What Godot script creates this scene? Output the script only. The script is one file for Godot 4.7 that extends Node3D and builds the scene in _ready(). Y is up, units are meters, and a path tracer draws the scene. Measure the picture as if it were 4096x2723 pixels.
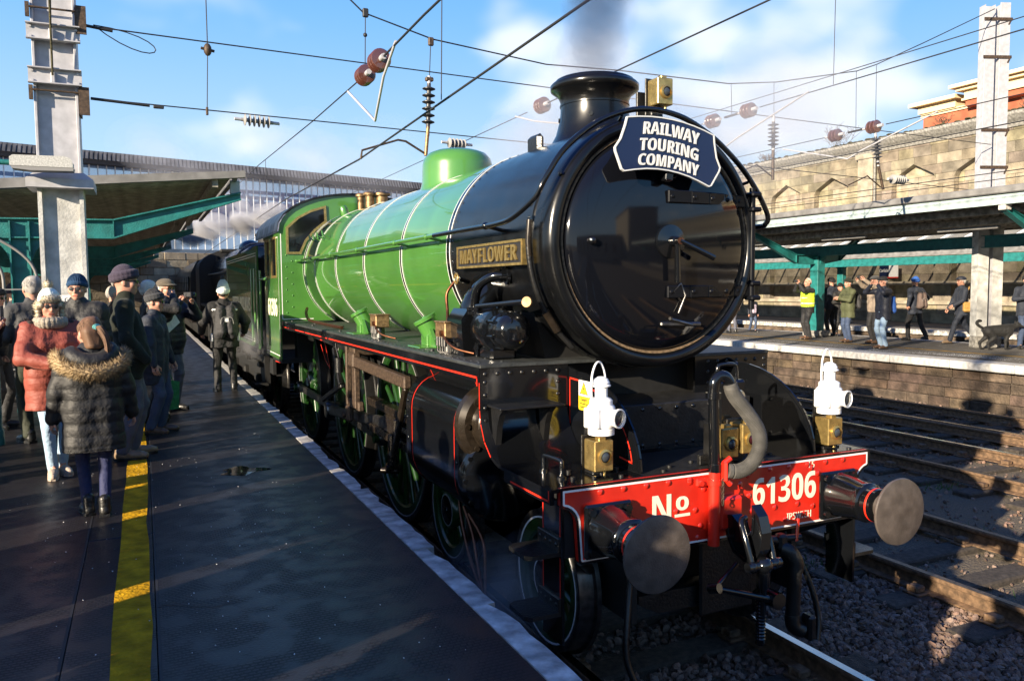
extends Node3D
# A green steam locomotive at a station platform: every thing is built from mesh code below.

class MB:
	# collects triangles (with normals and colours) and commits them as one named mesh
	var v := PackedVector3Array()
	var n := PackedVector3Array()
	var c := PackedColorArray()
	var col := Color.WHITE
	var xf := Transform3D.IDENTITY
	func tri(a: Vector3, b: Vector3, d: Vector3, na: Vector3, nb: Vector3, nd: Vector3) -> void:
		a = xf * a
		b = xf * b
		d = xf * d
		na = (xf.basis * na).normalized()
		nb = (xf.basis * nb).normalized()
		nd = (xf.basis * nd).normalized()
		var g := (b - a).cross(d - a)
		if g.length_squared() < 1e-16:
			return
		v.append(a)
		n.append(na)
		if g.dot(na + nb + nd) > 0.0:
			v.append(d)
			v.append(b)
			n.append(nd)
			n.append(nb)
		else:
			v.append(b)
			v.append(d)
			n.append(nb)
			n.append(nd)
		c.append(col)
		c.append(col)
		c.append(col)
	func quad(a: Vector3, b: Vector3, d: Vector3, e: Vector3, nn: Vector3) -> void:
		tri(a, b, d, nn, nn, nn)
		tri(a, d, e, nn, nn, nn)
	func quad4(a: Vector3, b: Vector3, d: Vector3, e: Vector3, na: Vector3, nb: Vector3, nd: Vector3, ne: Vector3) -> void:
		tri(a, b, d, na, nb, nd)
		tri(a, d, e, na, nd, ne)
	func box(at: Vector3, s: Vector3, bev := 0.0) -> void:
		var h := s * 0.5
		var b := minf(bev, minf(h.x, minf(h.y, h.z)) * 0.9)
		var i := h - Vector3(b, b, b)
		for k in 3:
			var u := Vector3.ZERO
			var w := Vector3.ZERO
			var f := Vector3.ZERO
			f[k] = 1.0
			u[(k + 1) % 3] = i[(k + 1) % 3]
			w[(k + 2) % 3] = i[(k + 2) % 3]
			for s1 in [-1.0, 1.0]:
				var o: Vector3 = at + f * h[k] * s1
				quad(o - u - w, o + u - w, o + u + w, o - u + w, f * s1)
		if b <= 0.0:
			return
		for k in 3:
			var k1 := (k + 1) % 3
			var k2 := (k + 2) % 3
			for s1 in [-1.0, 1.0]:
				for s2 in [-1.0, 1.0]:
					var p := Vector3.ZERO
					var q := Vector3.ZERO
					p[k1] = h[k1] * s1
					p[k2] = i[k2] * s2
					q[k1] = i[k1] * s1
					q[k2] = h[k2] * s2
					var e := Vector3.ZERO
					e[k] = i[k]
					var nn := Vector3.ZERO
					nn[k1] = s1
					nn[k2] = s2
					quad(at + p - e, at + p + e, at + q + e, at + q - e, nn.normalized())
		for sx in [-1.0, 1.0]:
			for sy in [-1.0, 1.0]:
				for sz in [-1.0, 1.0]:
					var nn := Vector3(sx, sy, sz).normalized()
					tri(at + Vector3(h.x * sx, i.y * sy, i.z * sz), at + Vector3(i.x * sx, h.y * sy, i.z * sz), at + Vector3(i.x * sx, i.y * sy, h.z * sz), nn, nn, nn)
	func bar(a: Vector3, b: Vector3, w: float, h: float, up := Vector3.UP, bev := 0.0) -> void:
		# a rectangular bar from a to b: w across, h along up
		var d := b - a
		var z := d.normalized()
		var x := up.cross(z)
		if x.length() < 0.01:
			x = Vector3.RIGHT.cross(z)
		x = x.normalized()
		var keep := xf
		xf = xf * Transform3D(Basis(x, z.cross(x), z), (a + b) * 0.5)
		box(Vector3.ZERO, Vector3(w, h, d.length()), bev)
		xf = keep
	func lathe(prof: Array, base: Vector3, axis: Vector3, seg := 24, a0 := 0.0, a1 := TAU, crease := 40.0) -> void:
		# prof: Vector2(radius, height along axis)
		var y := axis.normalized()
		var x := (Vector3.UP if absf(y.y) < 0.9 else Vector3.FORWARD).cross(y).normalized()
		var z := x.cross(y)
		var m := prof.size()
		var sn := []
		for i in m - 1:
			var d: Vector2 = prof[i + 1] - prof[i]
			sn.append(Vector2(d.y, -d.x).normalized())
		var cc := cos(deg_to_rad(crease))
		var cs := PackedVector3Array()
		for k in seg + 1:
			var a := lerpf(a0, a1, float(k) / seg)
			cs.append(x * cos(a) + z * sin(a))
		for i in m - 1:
			var p: Vector2 = prof[i]
			var q: Vector2 = prof[i + 1]
			if p.distance_to(q) < 1e-6:
				continue
			var np: Vector2 = sn[i]
			var nq: Vector2 = sn[i]
			if i > 0 and (sn[i - 1] as Vector2).dot(sn[i]) > cc:
				np = ((sn[i - 1] as Vector2) + np).normalized()
			if i < m - 2 and (sn[i + 1] as Vector2).dot(sn[i]) > cc:
				nq = ((sn[i + 1] as Vector2) + nq).normalized()
			for k in seg:
				var r0 := cs[k]
				var r1 := cs[k + 1]
				quad4(base + r0 * p.x + y * p.y, base + r1 * p.x + y * p.y, base + r1 * q.x + y * q.y, base + r0 * q.x + y * q.y, r0 * np.x + y * np.y, r1 * np.x + y * np.y, r1 * nq.x + y * nq.y, r0 * nq.x + y * nq.y)
	func rod(a: Vector3, b: Vector3, r: float, seg := 8, r2 := -1.0) -> void:
		var e := r if r2 < 0.0 else r2
		var l := a.distance_to(b)
		lathe([Vector2(0, 0), Vector2(r, 0), Vector2(e, l), Vector2(0, l)], a, b - a, seg)
	func tube(pts: Array, r: float, seg := 8, closed := false) -> void:
		var m := pts.size()
		var ring := []
		var nor := []
		var last := Vector3.ZERO
		for i in m:
			var t: Vector3
			if closed:
				t = (pts[(i + 1) % m] - pts[(i + m - 1) % m]).normalized()
			else:
				t = (pts[mini(i + 1, m - 1)] - pts[maxi(i - 1, 0)]).normalized()
			var x := last - t * last.dot(t)
			if x.length() < 0.01:
				x = (Vector3.UP if absf(t.y) < 0.9 else Vector3.RIGHT).cross(t)
			x = x.normalized()
			last = x
			var z := t.cross(x)
			var rr := PackedVector3Array()
			var nn := PackedVector3Array()
			for k in seg:
				var a := TAU * k / seg
				var d := x * cos(a) + z * sin(a)
				nn.append(d)
				rr.append(pts[i] + d * r)
			ring.append(rr)
			nor.append(nn)
		for i in (m if closed else m - 1):
			var j := (i + 1) % m
			for k in seg:
				var l := (k + 1) % seg
				quad4(ring[i][k], ring[i][l], ring[j][l], ring[j][k], nor[i][k], nor[i][l], nor[j][l], nor[j][k])
		if not closed:
			for e in [0, m - 1]:
				var nn: Vector3 = (pts[0] - pts[1] if e == 0 else pts[m - 1] - pts[m - 2]).normalized()
				for k in seg:
					tri(pts[e], ring[e][k], ring[e][(k + 1) % seg], nn, nn, nn)
	func prism(poly: PackedVector2Array, z0: float, z1: float, smooth := false) -> void:
		# polygon in local x, y drawn out along local z
		var idx := Geometry2D.triangulate_polygon(poly)
		for i in range(0, idx.size(), 3):
			for z in [z0, z1]:
				var nn := Vector3(0, 0, signf(z - (z0 + z1) * 0.5))
				var a := poly[idx[i]]
				var b := poly[idx[i + 1]]
				var d := poly[idx[i + 2]]
				tri(Vector3(a.x, a.y, z), Vector3(b.x, b.y, z), Vector3(d.x, d.y, z), nn, nn, nn)
		var cw := 1.0 if Geometry2D.is_polygon_clockwise(poly) else -1.0
		var m := poly.size()
		for i in m:
			var a := poly[i]
			var b := poly[(i + 1) % m]
			var e := (b - a).normalized()
			var nn := Vector3(-e.y, e.x, 0) * cw
			var na := nn
			var nb := nn
			if smooth:
				var e0 := (a - poly[(i + m - 1) % m]).normalized()
				var e2 := (poly[(i + 2) % m] - b).normalized()
				if e0.dot(e) > 0.75:
					na = (nn + Vector3(-e0.y, e0.x, 0) * cw).normalized()
				if e2.dot(e) > 0.75:
					nb = (nn + Vector3(-e2.y, e2.x, 0) * cw).normalized()
			quad4(Vector3(a.x, a.y, z0), Vector3(b.x, b.y, z0), Vector3(b.x, b.y, z1), Vector3(a.x, a.y, z1), na, nb, nb, na)
	func ball(at: Vector3, r: Vector3, seg := 12, rows := 8, t0 := 0.0, t1 := PI) -> void:
		for i in rows:
			var a := lerpf(t0, t1, float(i) / rows)
			var b := lerpf(t0, t1, float(i + 1) / rows)
			for k in seg:
				var e := TAU * k / seg
				var f := TAU * (k + 1) / seg
				var p := [Vector3(sin(a) * cos(e), cos(a), sin(a) * sin(e)), Vector3(sin(a) * cos(f), cos(a), sin(a) * sin(f)), Vector3(sin(b) * cos(f), cos(b), sin(b) * sin(f)), Vector3(sin(b) * cos(e), cos(b), sin(b) * sin(e))]
				quad4(at + p[0] * r, at + p[1] * r, at + p[2] * r, at + p[3] * r, p[0] / r, p[1] / r, p[2] / r, p[3] / r)
	func rivet(at: Vector3, dir: Vector3, r: float, flat := 0.6) -> void:
		lathe([Vector2(r, 0), Vector2(r * 0.75, r * flat * 0.7), Vector2(0, r * flat)], at, dir, 7, 0.0, TAU, 80.0)
	func bolt(at: Vector3, dir: Vector3, r: float) -> void:
		lathe([Vector2(r, 0), Vector2(r, r * 0.9), Vector2(0, r * 0.9)], at, dir, 6, 0.0, TAU, 10.0)
	func mesh() -> ArrayMesh:
		var a := []
		a.resize(Mesh.ARRAY_MAX)
		a[Mesh.ARRAY_VERTEX] = v
		a[Mesh.ARRAY_NORMAL] = n
		a[Mesh.ARRAY_COLOR] = c
		var m := ArrayMesh.new()
		m.add_surface_from_arrays(Mesh.PRIMITIVE_TRIANGLES, a)
		return m

var M := {}
var noises := {}
var rng := RandomNumberGenerator.new()
var used := {}

func lin(r: float, g: float, b: float, a := 1.0) -> Color:
	var k := Color(r, g, b).linear_to_srgb()
	k.a = a
	return k

func noise_tex(key: String, freq: float, oct: int, lo: float, hi: float, normal := 0.0, size := 512, kind := FastNoiseLite.TYPE_SIMPLEX_SMOOTH) -> NoiseTexture2D:
	if noises.has(key):
		return noises[key]
	var f := FastNoiseLite.new()
	f.seed = key.hash() % 9973
	f.noise_type = kind
	f.frequency = freq
	f.fractal_octaves = oct
	var t := NoiseTexture2D.new()
	t.width = size
	t.height = size
	t.seamless = true
	t.generate_mipmaps = false
	t.noise = f
	if normal > 0.0:
		t.as_normal_map = true
		t.bump_strength = normal
	else:
		var g := Gradient.new()
		g.set_color(0, Color(lo, lo, lo))
		g.set_color(1, Color(hi, hi, hi))
		t.color_ramp = g
	noises[key] = t
	return t

func mat(key: String, base: Color, rough := 0.6, metal := 0.0, opt := {}) -> StandardMaterial3D:
	var m := StandardMaterial3D.new()
	m.resource_name = key
	m.albedo_color = base
	m.roughness = rough
	m.metallic = metal
	m.uv1_triplanar = true
	var s: float = opt.get("scale", 1.0)
	m.uv1_scale = Vector3(s, s, s)
	if opt.get("world", false):
		m.uv1_world_triplanar = true
	if opt.has("tex"):
		m.albedo_texture = opt.tex
	if opt.has("rtex"):
		m.roughness_texture = opt.rtex
		m.roughness_texture_channel = BaseMaterial3D.TEXTURE_CHANNEL_RED
	if opt.has("norm"):
		m.normal_enabled = true
		m.normal_texture = opt.norm
		m.normal_scale = opt.get("nscale", 1.0)
	if opt.has("coat"):
		m.clearcoat_enabled = true
		m.clearcoat = opt.coat
		m.clearcoat_roughness = opt.get("coat_rough", 0.05)
	if opt.has("rim"):
		m.rim_enabled = true
		m.rim = opt.rim
		m.rim_tint = 0.5
	if opt.get("vc", true):
		m.vertex_color_use_as_albedo = true
	if opt.has("spec"):
		m.metallic_specular = opt.spec
	M[key] = m
	return m

func numbered(called: String) -> String:
	if not used.has(called):
		used[called] = 0
		return called
	used[called] += 1
	return "%s_%03d" % [called, used[called]]

func thing(called: String, label: String, category: String, at := Vector3.ZERO, turn := 0.0, group := "") -> Node3D:
	var o := Node3D.new()
	o.name = numbered(called)
	add_child(o)
	o.position = at
	o.rotation.y = turn
	tag(o, label, category, group)
	return o

func tag(o: Node3D, label: String, category: String, group := "") -> void:
	o.set_meta("label", label)
	o.set_meta("category", category)
	if group:
		o.set_meta("group", group)

func put(called: String, what: Variant, material: Material, parent: Node = null) -> MeshInstance3D:
	var o := MeshInstance3D.new()
	o.mesh = what.mesh() if what is MB else what
	o.material_override = material
	if parent == null:
		o.name = numbered(called)
		add_child(o)
	else:
		o.name = called
		parent.add_child(o, true)
	return o

func struct(called: String, what: Variant, material: Material, parent: Node = null) -> MeshInstance3D:
	var o := put(called, what, material, parent)
	o.set_meta("kind", "structure")
	return o

func stuff(o: Node3D) -> Node3D:
	o.set_meta("kind", "stuff")
	return o

func letters(text: String, height: float, depth: float, bold := true, squeeze := 1.0) -> ArrayMesh:
	# raised or painted lettering, centred, in the local x, y plane, front at z = depth
	var t := TextMesh.new()
	var f := SystemFont.new()
	f.font_names = PackedStringArray(["Droid Sans"])
	f.font_weight = 700 if bold else 400
	t.font = f
	t.text = text
	t.font_size = 64
	t.pixel_size = height / 46.0
	t.depth = maxf(depth, 0.001)
	t.curve_step = 2.0
	var a := t.surface_get_arrays(0) if t.get_surface_count() > 0 else t.get_mesh_arrays()
	var vs: PackedVector3Array = a[Mesh.ARRAY_VERTEX]
	for i in vs.size():
		vs[i].x *= squeeze
	a[Mesh.ARRAY_VERTEX] = vs
	var k := []
	k.resize(Mesh.ARRAY_MAX)
	k[Mesh.ARRAY_VERTEX] = vs
	k[Mesh.ARRAY_NORMAL] = a[Mesh.ARRAY_NORMAL]
	k[Mesh.ARRAY_INDEX] = a[Mesh.ARRAY_INDEX]
	var m := ArrayMesh.new()
	m.add_surface_from_arrays(Mesh.PRIMITIVE_TRIANGLES, k)
	return m

func arc(cx: float, cy: float, r: float, a0: float, a1: float, k: int) -> PackedVector2Array:
	var o := PackedVector2Array()
	for i in k + 1:
		var a := deg_to_rad(lerpf(a0, a1, float(i) / k))
		o.append(Vector2(cx + r * cos(a), cy + r * sin(a)))
	return o

func smooth_path(pts: Array, k := 6) -> Array:
	var o := []
	for i in pts.size() - 1:
		var p0: Vector3 = pts[maxi(i - 1, 0)]
		var p1: Vector3 = pts[i]
		var p2: Vector3 = pts[i + 1]
		var p3: Vector3 = pts[mini(i + 2, pts.size() - 1)]
		for j in k:
			o.append(p1.cubic_interpolate(p2, p0, p3, float(j) / k))
	o.append(pts[pts.size() - 1])
	return o

func sag(a: Vector3, b: Vector3, s: float, k := 10) -> Array:
	var o := []
	for i in k + 1:
		var t := float(i) / k
		o.append(a.lerp(b, t) - Vector3(0, s * 4.0 * t * (1.0 - t), 0))
	return o

func _ready() -> void:
	rng.seed = 61306
	# ---- camera
	var yaw := deg_to_rad(24.68)
	var pitch := deg_to_rad(3.84)
	var roll := deg_to_rad(-0.5)
	var f := Vector3(sin(yaw) * cos(pitch), -sin(pitch), -cos(yaw) * cos(pitch))
	var r := Vector3(cos(yaw), 0, sin(yaw))
	var u := r.cross(f)
	var cam := Camera3D.new()
	cam.name = "view_camera"
	cam.transform = Transform3D(Basis(r * cos(roll) + u * sin(roll), u * cos(roll) - r * sin(roll), -f), Vector3(-3.213, 2.43, 3.333))
	cam.fov = 45.94
	cam.near = 0.05
	cam.far = 600.0
	cam.current = true
	add_child(cam)
	# ---- sky and exposure
	var env := Environment.new()
	env.background_mode = Environment.BG_SKY
	env.sky = Sky.new()
	var pan := PanoramaSkyMaterial.new()
	pan.panorama = sky_picture()
	env.sky.sky_material = pan
	env.background_energy_multiplier = 0.37
	env.tonemap_mode = Environment.TONE_MAPPER_LINEAR
	env.tonemap_exposure = 2.6
	env.sdfgi_enabled = true
	env.ssao_enabled = true
	env.ssil_enabled = true
	env.volumetric_fog_enabled = true
	env.volumetric_fog_density = 0.0
	var we := WorldEnvironment.new()
	we.name = "world_environment"
	we.environment = env
	add_child(we)
	# ---- sun: low, from the platform side and a little in front of the engine
	var sun := DirectionalLight3D.new()
	sun.name = "sun"
	sun.light_color = Color(1.0, 0.93, 0.82)
	sun.light_energy = 1.6
	sun.light_angular_distance = 0.5
	sun.shadow_enabled = true
	add_child(sun)
	sun.look_at_from_position(Vector3(-10, 3.25, 4.45), Vector3.ZERO)
	make_materials()
	build_setting()
	build_canopies()
	build_screen()
	build_wires()
	build_engine()
	build_tender()
	build_train_behind()
	build_lamps()
	build_people()
	build_steam()

func sky_picture() -> ImageTexture:
	var w := 1024
	var h := 512
	var im := Image.create(w, h, false, Image.FORMAT_RGBF)
	var nz := FastNoiseLite.new()
	nz.seed = 37
	nz.frequency = 1.0
	nz.fractal_octaves = 5
	nz.fractal_gain = 0.5
	var zen := Color(0.026, 0.14, 0.60)
	var mid := Color(0.22, 0.58, 1.12)
	var hor := Color(0.74, 0.98, 1.16)
	for y in h:
		var el := (0.5 - (y + 0.5) / h) * PI
		var base: Color
		if el > 0.0:
			var t := el / (PI / 2.0)
			base = hor.lerp(mid, smoothstep(0.0, 0.24, t)).lerp(zen, smoothstep(0.17, 0.52, t))
		else:
			base = Color(0.16, 0.15, 0.14)
		for x in w:
			var c := base
			if el > 0.0:
				var az := wrapf((x + 0.5) / w * TAU, -PI, PI)
				var d := Vector3(sin(az) * cos(el), sin(el), -cos(az) * cos(el))
				var k := 1.6 / (d.y + 0.28)
				var q := nz.get_noise_3d(d.x * k, d.z * k, 3.7)
				var wide := nz.get_noise_3d(d.x * 0.7 + 7.0, d.y * 0.7, d.z * 0.7)
				var cov := smoothstep(0.08, 0.55, q + wide * 0.3 - 0.17 + 0.28 * cos(az - 0.9)) * smoothstep(0.0, 0.07, el) * (1.0 - smoothstep(0.35, 0.7, el))
				c = c.lerp(Color(1.15, 1.2, 1.27), cov * 0.8)
				var toward := d.dot(Vector3(-0.874, 0.284, 0.389))
				c = c.lerp(Color(1.5, 1.45, 1.3), 0.45 * exp(-acos(clampf(toward, -1.0, 1.0)) / 0.38))
			im.set_pixel(x, y, c)
	return ImageTexture.create_from_image(im)

func make_materials() -> void:
	var cloud := noise_tex("cloud", 0.006, 5, 0.75, 1.0)
	var cloud2 := noise_tex("cloud2", 0.008, 5, 0.62, 1.0)
	var fine := noise_tex("fine", 0.06, 4, 0.6, 1.0)
	var speck := noise_tex("speck", 0.15, 3, 0.45, 1.0)
	var streak := noise_tex("streak", 0.012, 6, 0.5, 1.0)
	var bump := noise_tex("bump", 0.05, 5, 0, 1, 6.0)
	var wrinkle := noise_tex("wrinkle", 0.012, 4, 0, 1, 9.0)
	var weave := noise_tex("weave", 0.3, 2, 0, 1, 3.0)
	var gloss := noise_tex("gloss", 0.006, 4, 0.55, 1.0)
	# engine
	mat("black_gloss", lin(0.004, 0.0045, 0.0055), 0.17, 0.0, {"rtex": gloss, "scale": 1.1, "coat": 0.25, "coat_rough": 0.04, "spec": 0.55})
	mat("door_black", lin(0.0035, 0.004, 0.006), 0.09, 0.0, {"rtex": gloss, "scale": 0.8})
	mat("smokebox_black", lin(0.006, 0.0065, 0.0075), 0.30, 0.0, {"tex": cloud2, "rtex": noise_tex("sootr", 0.008, 6, 0.45, 1.0), "scale": 0.9})
	mat("hinge_black", lin(0.005, 0.0055, 0.0075), 0.4, 0.0, {"rtex": gloss, "spec": 0.3})
	mat("shaded_line", lin(0.25, 0.25, 0.24), 0.5)  # white wheel lining with the shade under the running plate painted in
	mat("black_worn", lin(0.012, 0.012, 0.012), 0.5, 0.0, {"tex": cloud2, "rtex": gloss, "scale": 1.5, "norm": bump, "nscale": 0.3})
	mat("deck_black", lin(0.018, 0.018, 0.0185), 0.5, 0.0, {"tex": streak, "scale": 1.4, "norm": bump, "nscale": 0.15})
	mat("plate_top", lin(0.05, 0.055, 0.055), 0.5, 0.0, {"tex": cloud2, "scale": 1.2, "norm": bump, "nscale": 0.3})
	mat("soot", lin(0.008, 0.008, 0.008), 0.7, 0.0, {"tex": cloud2, "scale": 2.0})
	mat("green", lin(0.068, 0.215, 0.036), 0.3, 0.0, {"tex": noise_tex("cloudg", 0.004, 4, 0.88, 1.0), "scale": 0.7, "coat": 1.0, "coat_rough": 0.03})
	mat("green_wheel_shaded", lin(0.013, 0.06, 0.009), 0.35, 0.0, {"tex": cloud2, "scale": 2.0, "coat": 0.5})  # engine green, darkened in colour for the shade around the wheels
	mat("red", lin(0.66, 0.022, 0.009), 0.35, 0.0, {"tex": noise_tex("cloudr", 0.008, 4, 0.85, 1.0), "scale": 1.0, "coat": 0.7, "coat_rough": 0.08})
	mat("red_line", lin(0.62, 0.025, 0.01), 0.4)
	mat("white_line", lin(0.78, 0.78, 0.76), 0.4)
	mat("cream_paint", lin(0.75, 0.70, 0.55), 0.45)
	mat("lamp_white", lin(0.85, 0.85, 0.84), 0.35, 0.0, {"coat": 0.4})
	mat("brass", lin(0.66, 0.47, 0.17), 0.38, 0.8, {"tex": cloud, "rtex": cloud2, "scale": 4.0})
	mat("brass_dull", lin(0.40, 0.26, 0.13), 0.5, 0.7, {"tex": cloud2, "scale": 5.0})
	mat("copper", lin(0.36, 0.15, 0.08), 0.45, 1.0, {"tex": cloud2, "scale": 5.0})
	mat("steel", lin(0.30, 0.29, 0.28), 0.42, 1.0, {"tex": cloud2, "rtex": cloud, "scale": 3.0})
	mat("steel_bright", lin(0.55, 0.55, 0.56), 0.22, 1.0, {"rtex": cloud2, "scale": 3.0})
	mat("buffer_steel", lin(0.15, 0.125, 0.11), 0.45, 0.35, {"tex": noise_tex("bufm", 0.006, 6, 0.72, 1.0), "rtex": cloud2, "scale": 2.6, "norm": bump, "nscale": 0.25})
	mat("rust_steel", lin(0.13, 0.085, 0.055), 0.6, 0.35, {"tex": streak, "scale": 3.0, "norm": bump, "nscale": 0.5})
	mat("oily", lin(0.035, 0.026, 0.018), 0.35, 0.3, {"tex": cloud2, "scale": 3.0, "rtex": gloss})
	mat("hose", lin(0.115, 0.11, 0.10), 0.7, 0.0, {"tex": cloud2, "scale": 4.0})
	mat("rim_rust", lin(0.30, 0.20, 0.11), 0.8, 0.0, {"tex": streak, "scale": 5.0, "norm": bump})
	mat("navy", lin(0.006, 0.012, 0.045), 0.3, 0.0, {"coat": 0.2})
	mat("alu", lin(0.62, 0.63, 0.62), 0.4, 0.2)
	mat("dark_glass", lin(0.012, 0.012, 0.014), 0.08, 0.0, {"tex": noise_tex("dust", 0.3, 3, 0.4, 1.0), "scale": 2.0})
	mat("lens", lin(0.035, 0.042, 0.05), 0.04)
	mat("lens_red", lin(0.04, 0.008, 0.01), 0.05, 0.2, {"coat": 1.0})
	mat("yellow_sign", lin(0.75, 0.55, 0.02), 0.5)
	mat("ink", lin(0.012, 0.012, 0.014), 0.6)
	# station
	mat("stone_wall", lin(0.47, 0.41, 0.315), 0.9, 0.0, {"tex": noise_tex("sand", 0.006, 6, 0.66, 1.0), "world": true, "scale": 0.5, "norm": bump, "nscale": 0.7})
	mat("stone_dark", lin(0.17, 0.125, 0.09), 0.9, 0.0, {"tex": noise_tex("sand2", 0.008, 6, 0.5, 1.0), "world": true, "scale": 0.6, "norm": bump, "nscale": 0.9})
	mat("mortar", lin(0.09, 0.075, 0.06), 0.95)
	mat("moss", lin(0.11, 0.10, 0.045), 0.95, 0.0, {"tex": streak, "scale": 1.5, "norm": bump, "nscale": 1.4})
	mat("twig", lin(0.10, 0.07, 0.045), 0.9)
	mat("orange_render", lin(0.50, 0.14, 0.07), 0.85, 0.0, {"tex": cloud, "scale": 0.3})
	mat("cream_stone", lin(0.66, 0.54, 0.33), 0.8)
	mat("coping_white", lin(0.68, 0.66, 0.62), 0.75, 0.0, {"tex": noise_tex("chip", 0.012, 6, 0.72, 1.0), "world": true, "scale": 1.1, "norm": bump, "nscale": 0.5})
	mat("coping_worn", lin(0.72, 0.70, 0.66), 0.62, 0.0, {"tex": noise_tex("chip2", 0.01, 6, 0.55, 1.0), "world": true, "scale": 1.2, "norm": bump, "nscale": 0.25})
	mat("yellow_paint", lin(0.76, 0.41, 0.010), 0.85, 0.0, {"spec": 0.25, "tex": noise_tex("yell", 0.01, 6, 0.6, 1.0), "world": true, "scale": 1.0, "norm": bump, "nscale": 0.5})
	mat("asphalt_far", lin(0.15, 0.135, 0.115), 0.85, 0.0, {"tex": noise_tex("asf", 0.012, 6, 0.75, 1.0), "world": true, "scale": 0.35, "norm": bump, "nscale": 0.4})
	mat("grit", lin(0.75, 0.75, 0.75), 0.8)
	mat("bed", lin(0.21, 0.168, 0.115), 0.95, 0.0, {"tex": speck, "world": true, "scale": 0.9, "norm": bump, "nscale": 1.5})
	mat("ballast", lin(0.30, 0.225, 0.185), 0.9, 0.0, {"tex": cloud2, "scale": 9.0})
	mat("rail_rust", lin(0.24, 0.145, 0.08), 0.75, 0.1, {"tex": streak, "scale": 2.0, "norm": bump, "nscale": 0.4})
	mat("rail_head", lin(0.42, 0.42, 0.43), 0.18, 1.0, {"rtex": gloss, "scale": 1.0})
	mat("rail_dull", lin(0.20, 0.15, 0.11), 0.45, 0.6, {"tex": streak, "scale": 2.0})
	mat("sleeper", lin(0.085, 0.068, 0.052), 0.9, 0.0, {"tex": streak, "scale": 2.0, "norm": bump, "nscale": 1.0})
	mat("grass", lin(0.05, 0.10, 0.02), 0.9)
	mat("teal", lin(0.016, 0.185, 0.18), 0.5, 0.0, {"tex": noise_tex("tealn", 0.008, 6, 0.75, 1.0), "scale": 1.2, "norm": bump, "nscale": 0.25})
	mat("teal_white", lin(0.45, 0.55, 0.55), 0.5, 0.0, {"tex": cloud, "scale": 1.0})
	mat("sheet", lin(0.52, 0.48, 0.40), 0.6, 0.0, {"tex": streak, "scale": 0.8})
	mat("gutter", lin(0.26, 0.255, 0.25), 0.6, 0.2, {"tex": cloud, "scale": 1.0})
	mat("galv", lin(0.46, 0.46, 0.49), 0.55, 0.1, {"tex": noise_tex("galvn", 0.008, 5, 0.88, 1.0), "scale": 1.5})
	mat("peel", lin(0.60, 0.60, 0.58), 0.75, 0.0, {"tex": noise_tex("peeln", 0.008, 6, 0.72, 1.0), "scale": 0.8, "norm": bump, "nscale": 0.2})
	mat("concrete", lin(0.42, 0.405, 0.37), 0.9, 0.0, {"tex": streak, "scale": 1.2, "norm": bump, "nscale": 0.8})
	mat("fibre", lin(0.60, 0.60, 0.57), 0.7, 0.0, {"tex": noise_tex("lich", 0.04, 5, 0.75, 1.0), "scale": 2.0})
	mat("wire", lin(0.03, 0.03, 0.032), 0.6, 0.4)
	mat("porcelain", lin(0.085, 0.03, 0.022), 0.15, 0.0, {"coat": 1.0})
	mat("poly", lin(0.035, 0.036, 0.04), 0.4)
	mat("poly_grey", lin(0.24, 0.235, 0.23), 0.5)
	mat("mullion", lin(0.70, 0.72, 0.74), 0.5)
	mat("truss", lin(0.13, 0.18, 0.24), 0.6)
	mat("roof_sheet", lin(0.20, 0.20, 0.205), 0.7, 0.1, {"tex": cloud2, "scale": 0.5})
	mat("roof_dark", lin(0.035, 0.033, 0.035), 0.8)
	var rg := mat("roof_glass", lin(0.22, 0.25, 0.28, 0.45), 0.2)
	rg.transparency = BaseMaterial3D.TRANSPARENCY_ALPHA
	rg.vertex_color_use_as_albedo = false
	var g := mat("screen_glass", lin(0.17, 0.27, 0.50, 0.6), 0.12)
	g.transparency = BaseMaterial3D.TRANSPARENCY_ALPHA
	g.vertex_color_use_as_albedo = false
	var pl := mat("puddle_water", lin(0.006, 0.007, 0.008), 0.02)
	pl.metallic_specular = 0.6
	paving_material()
	# clothing and skin
	var cl := {"norm": wrinkle, "nscale": 1.2, "scale": 1.7, "rim": 0.3}
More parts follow.
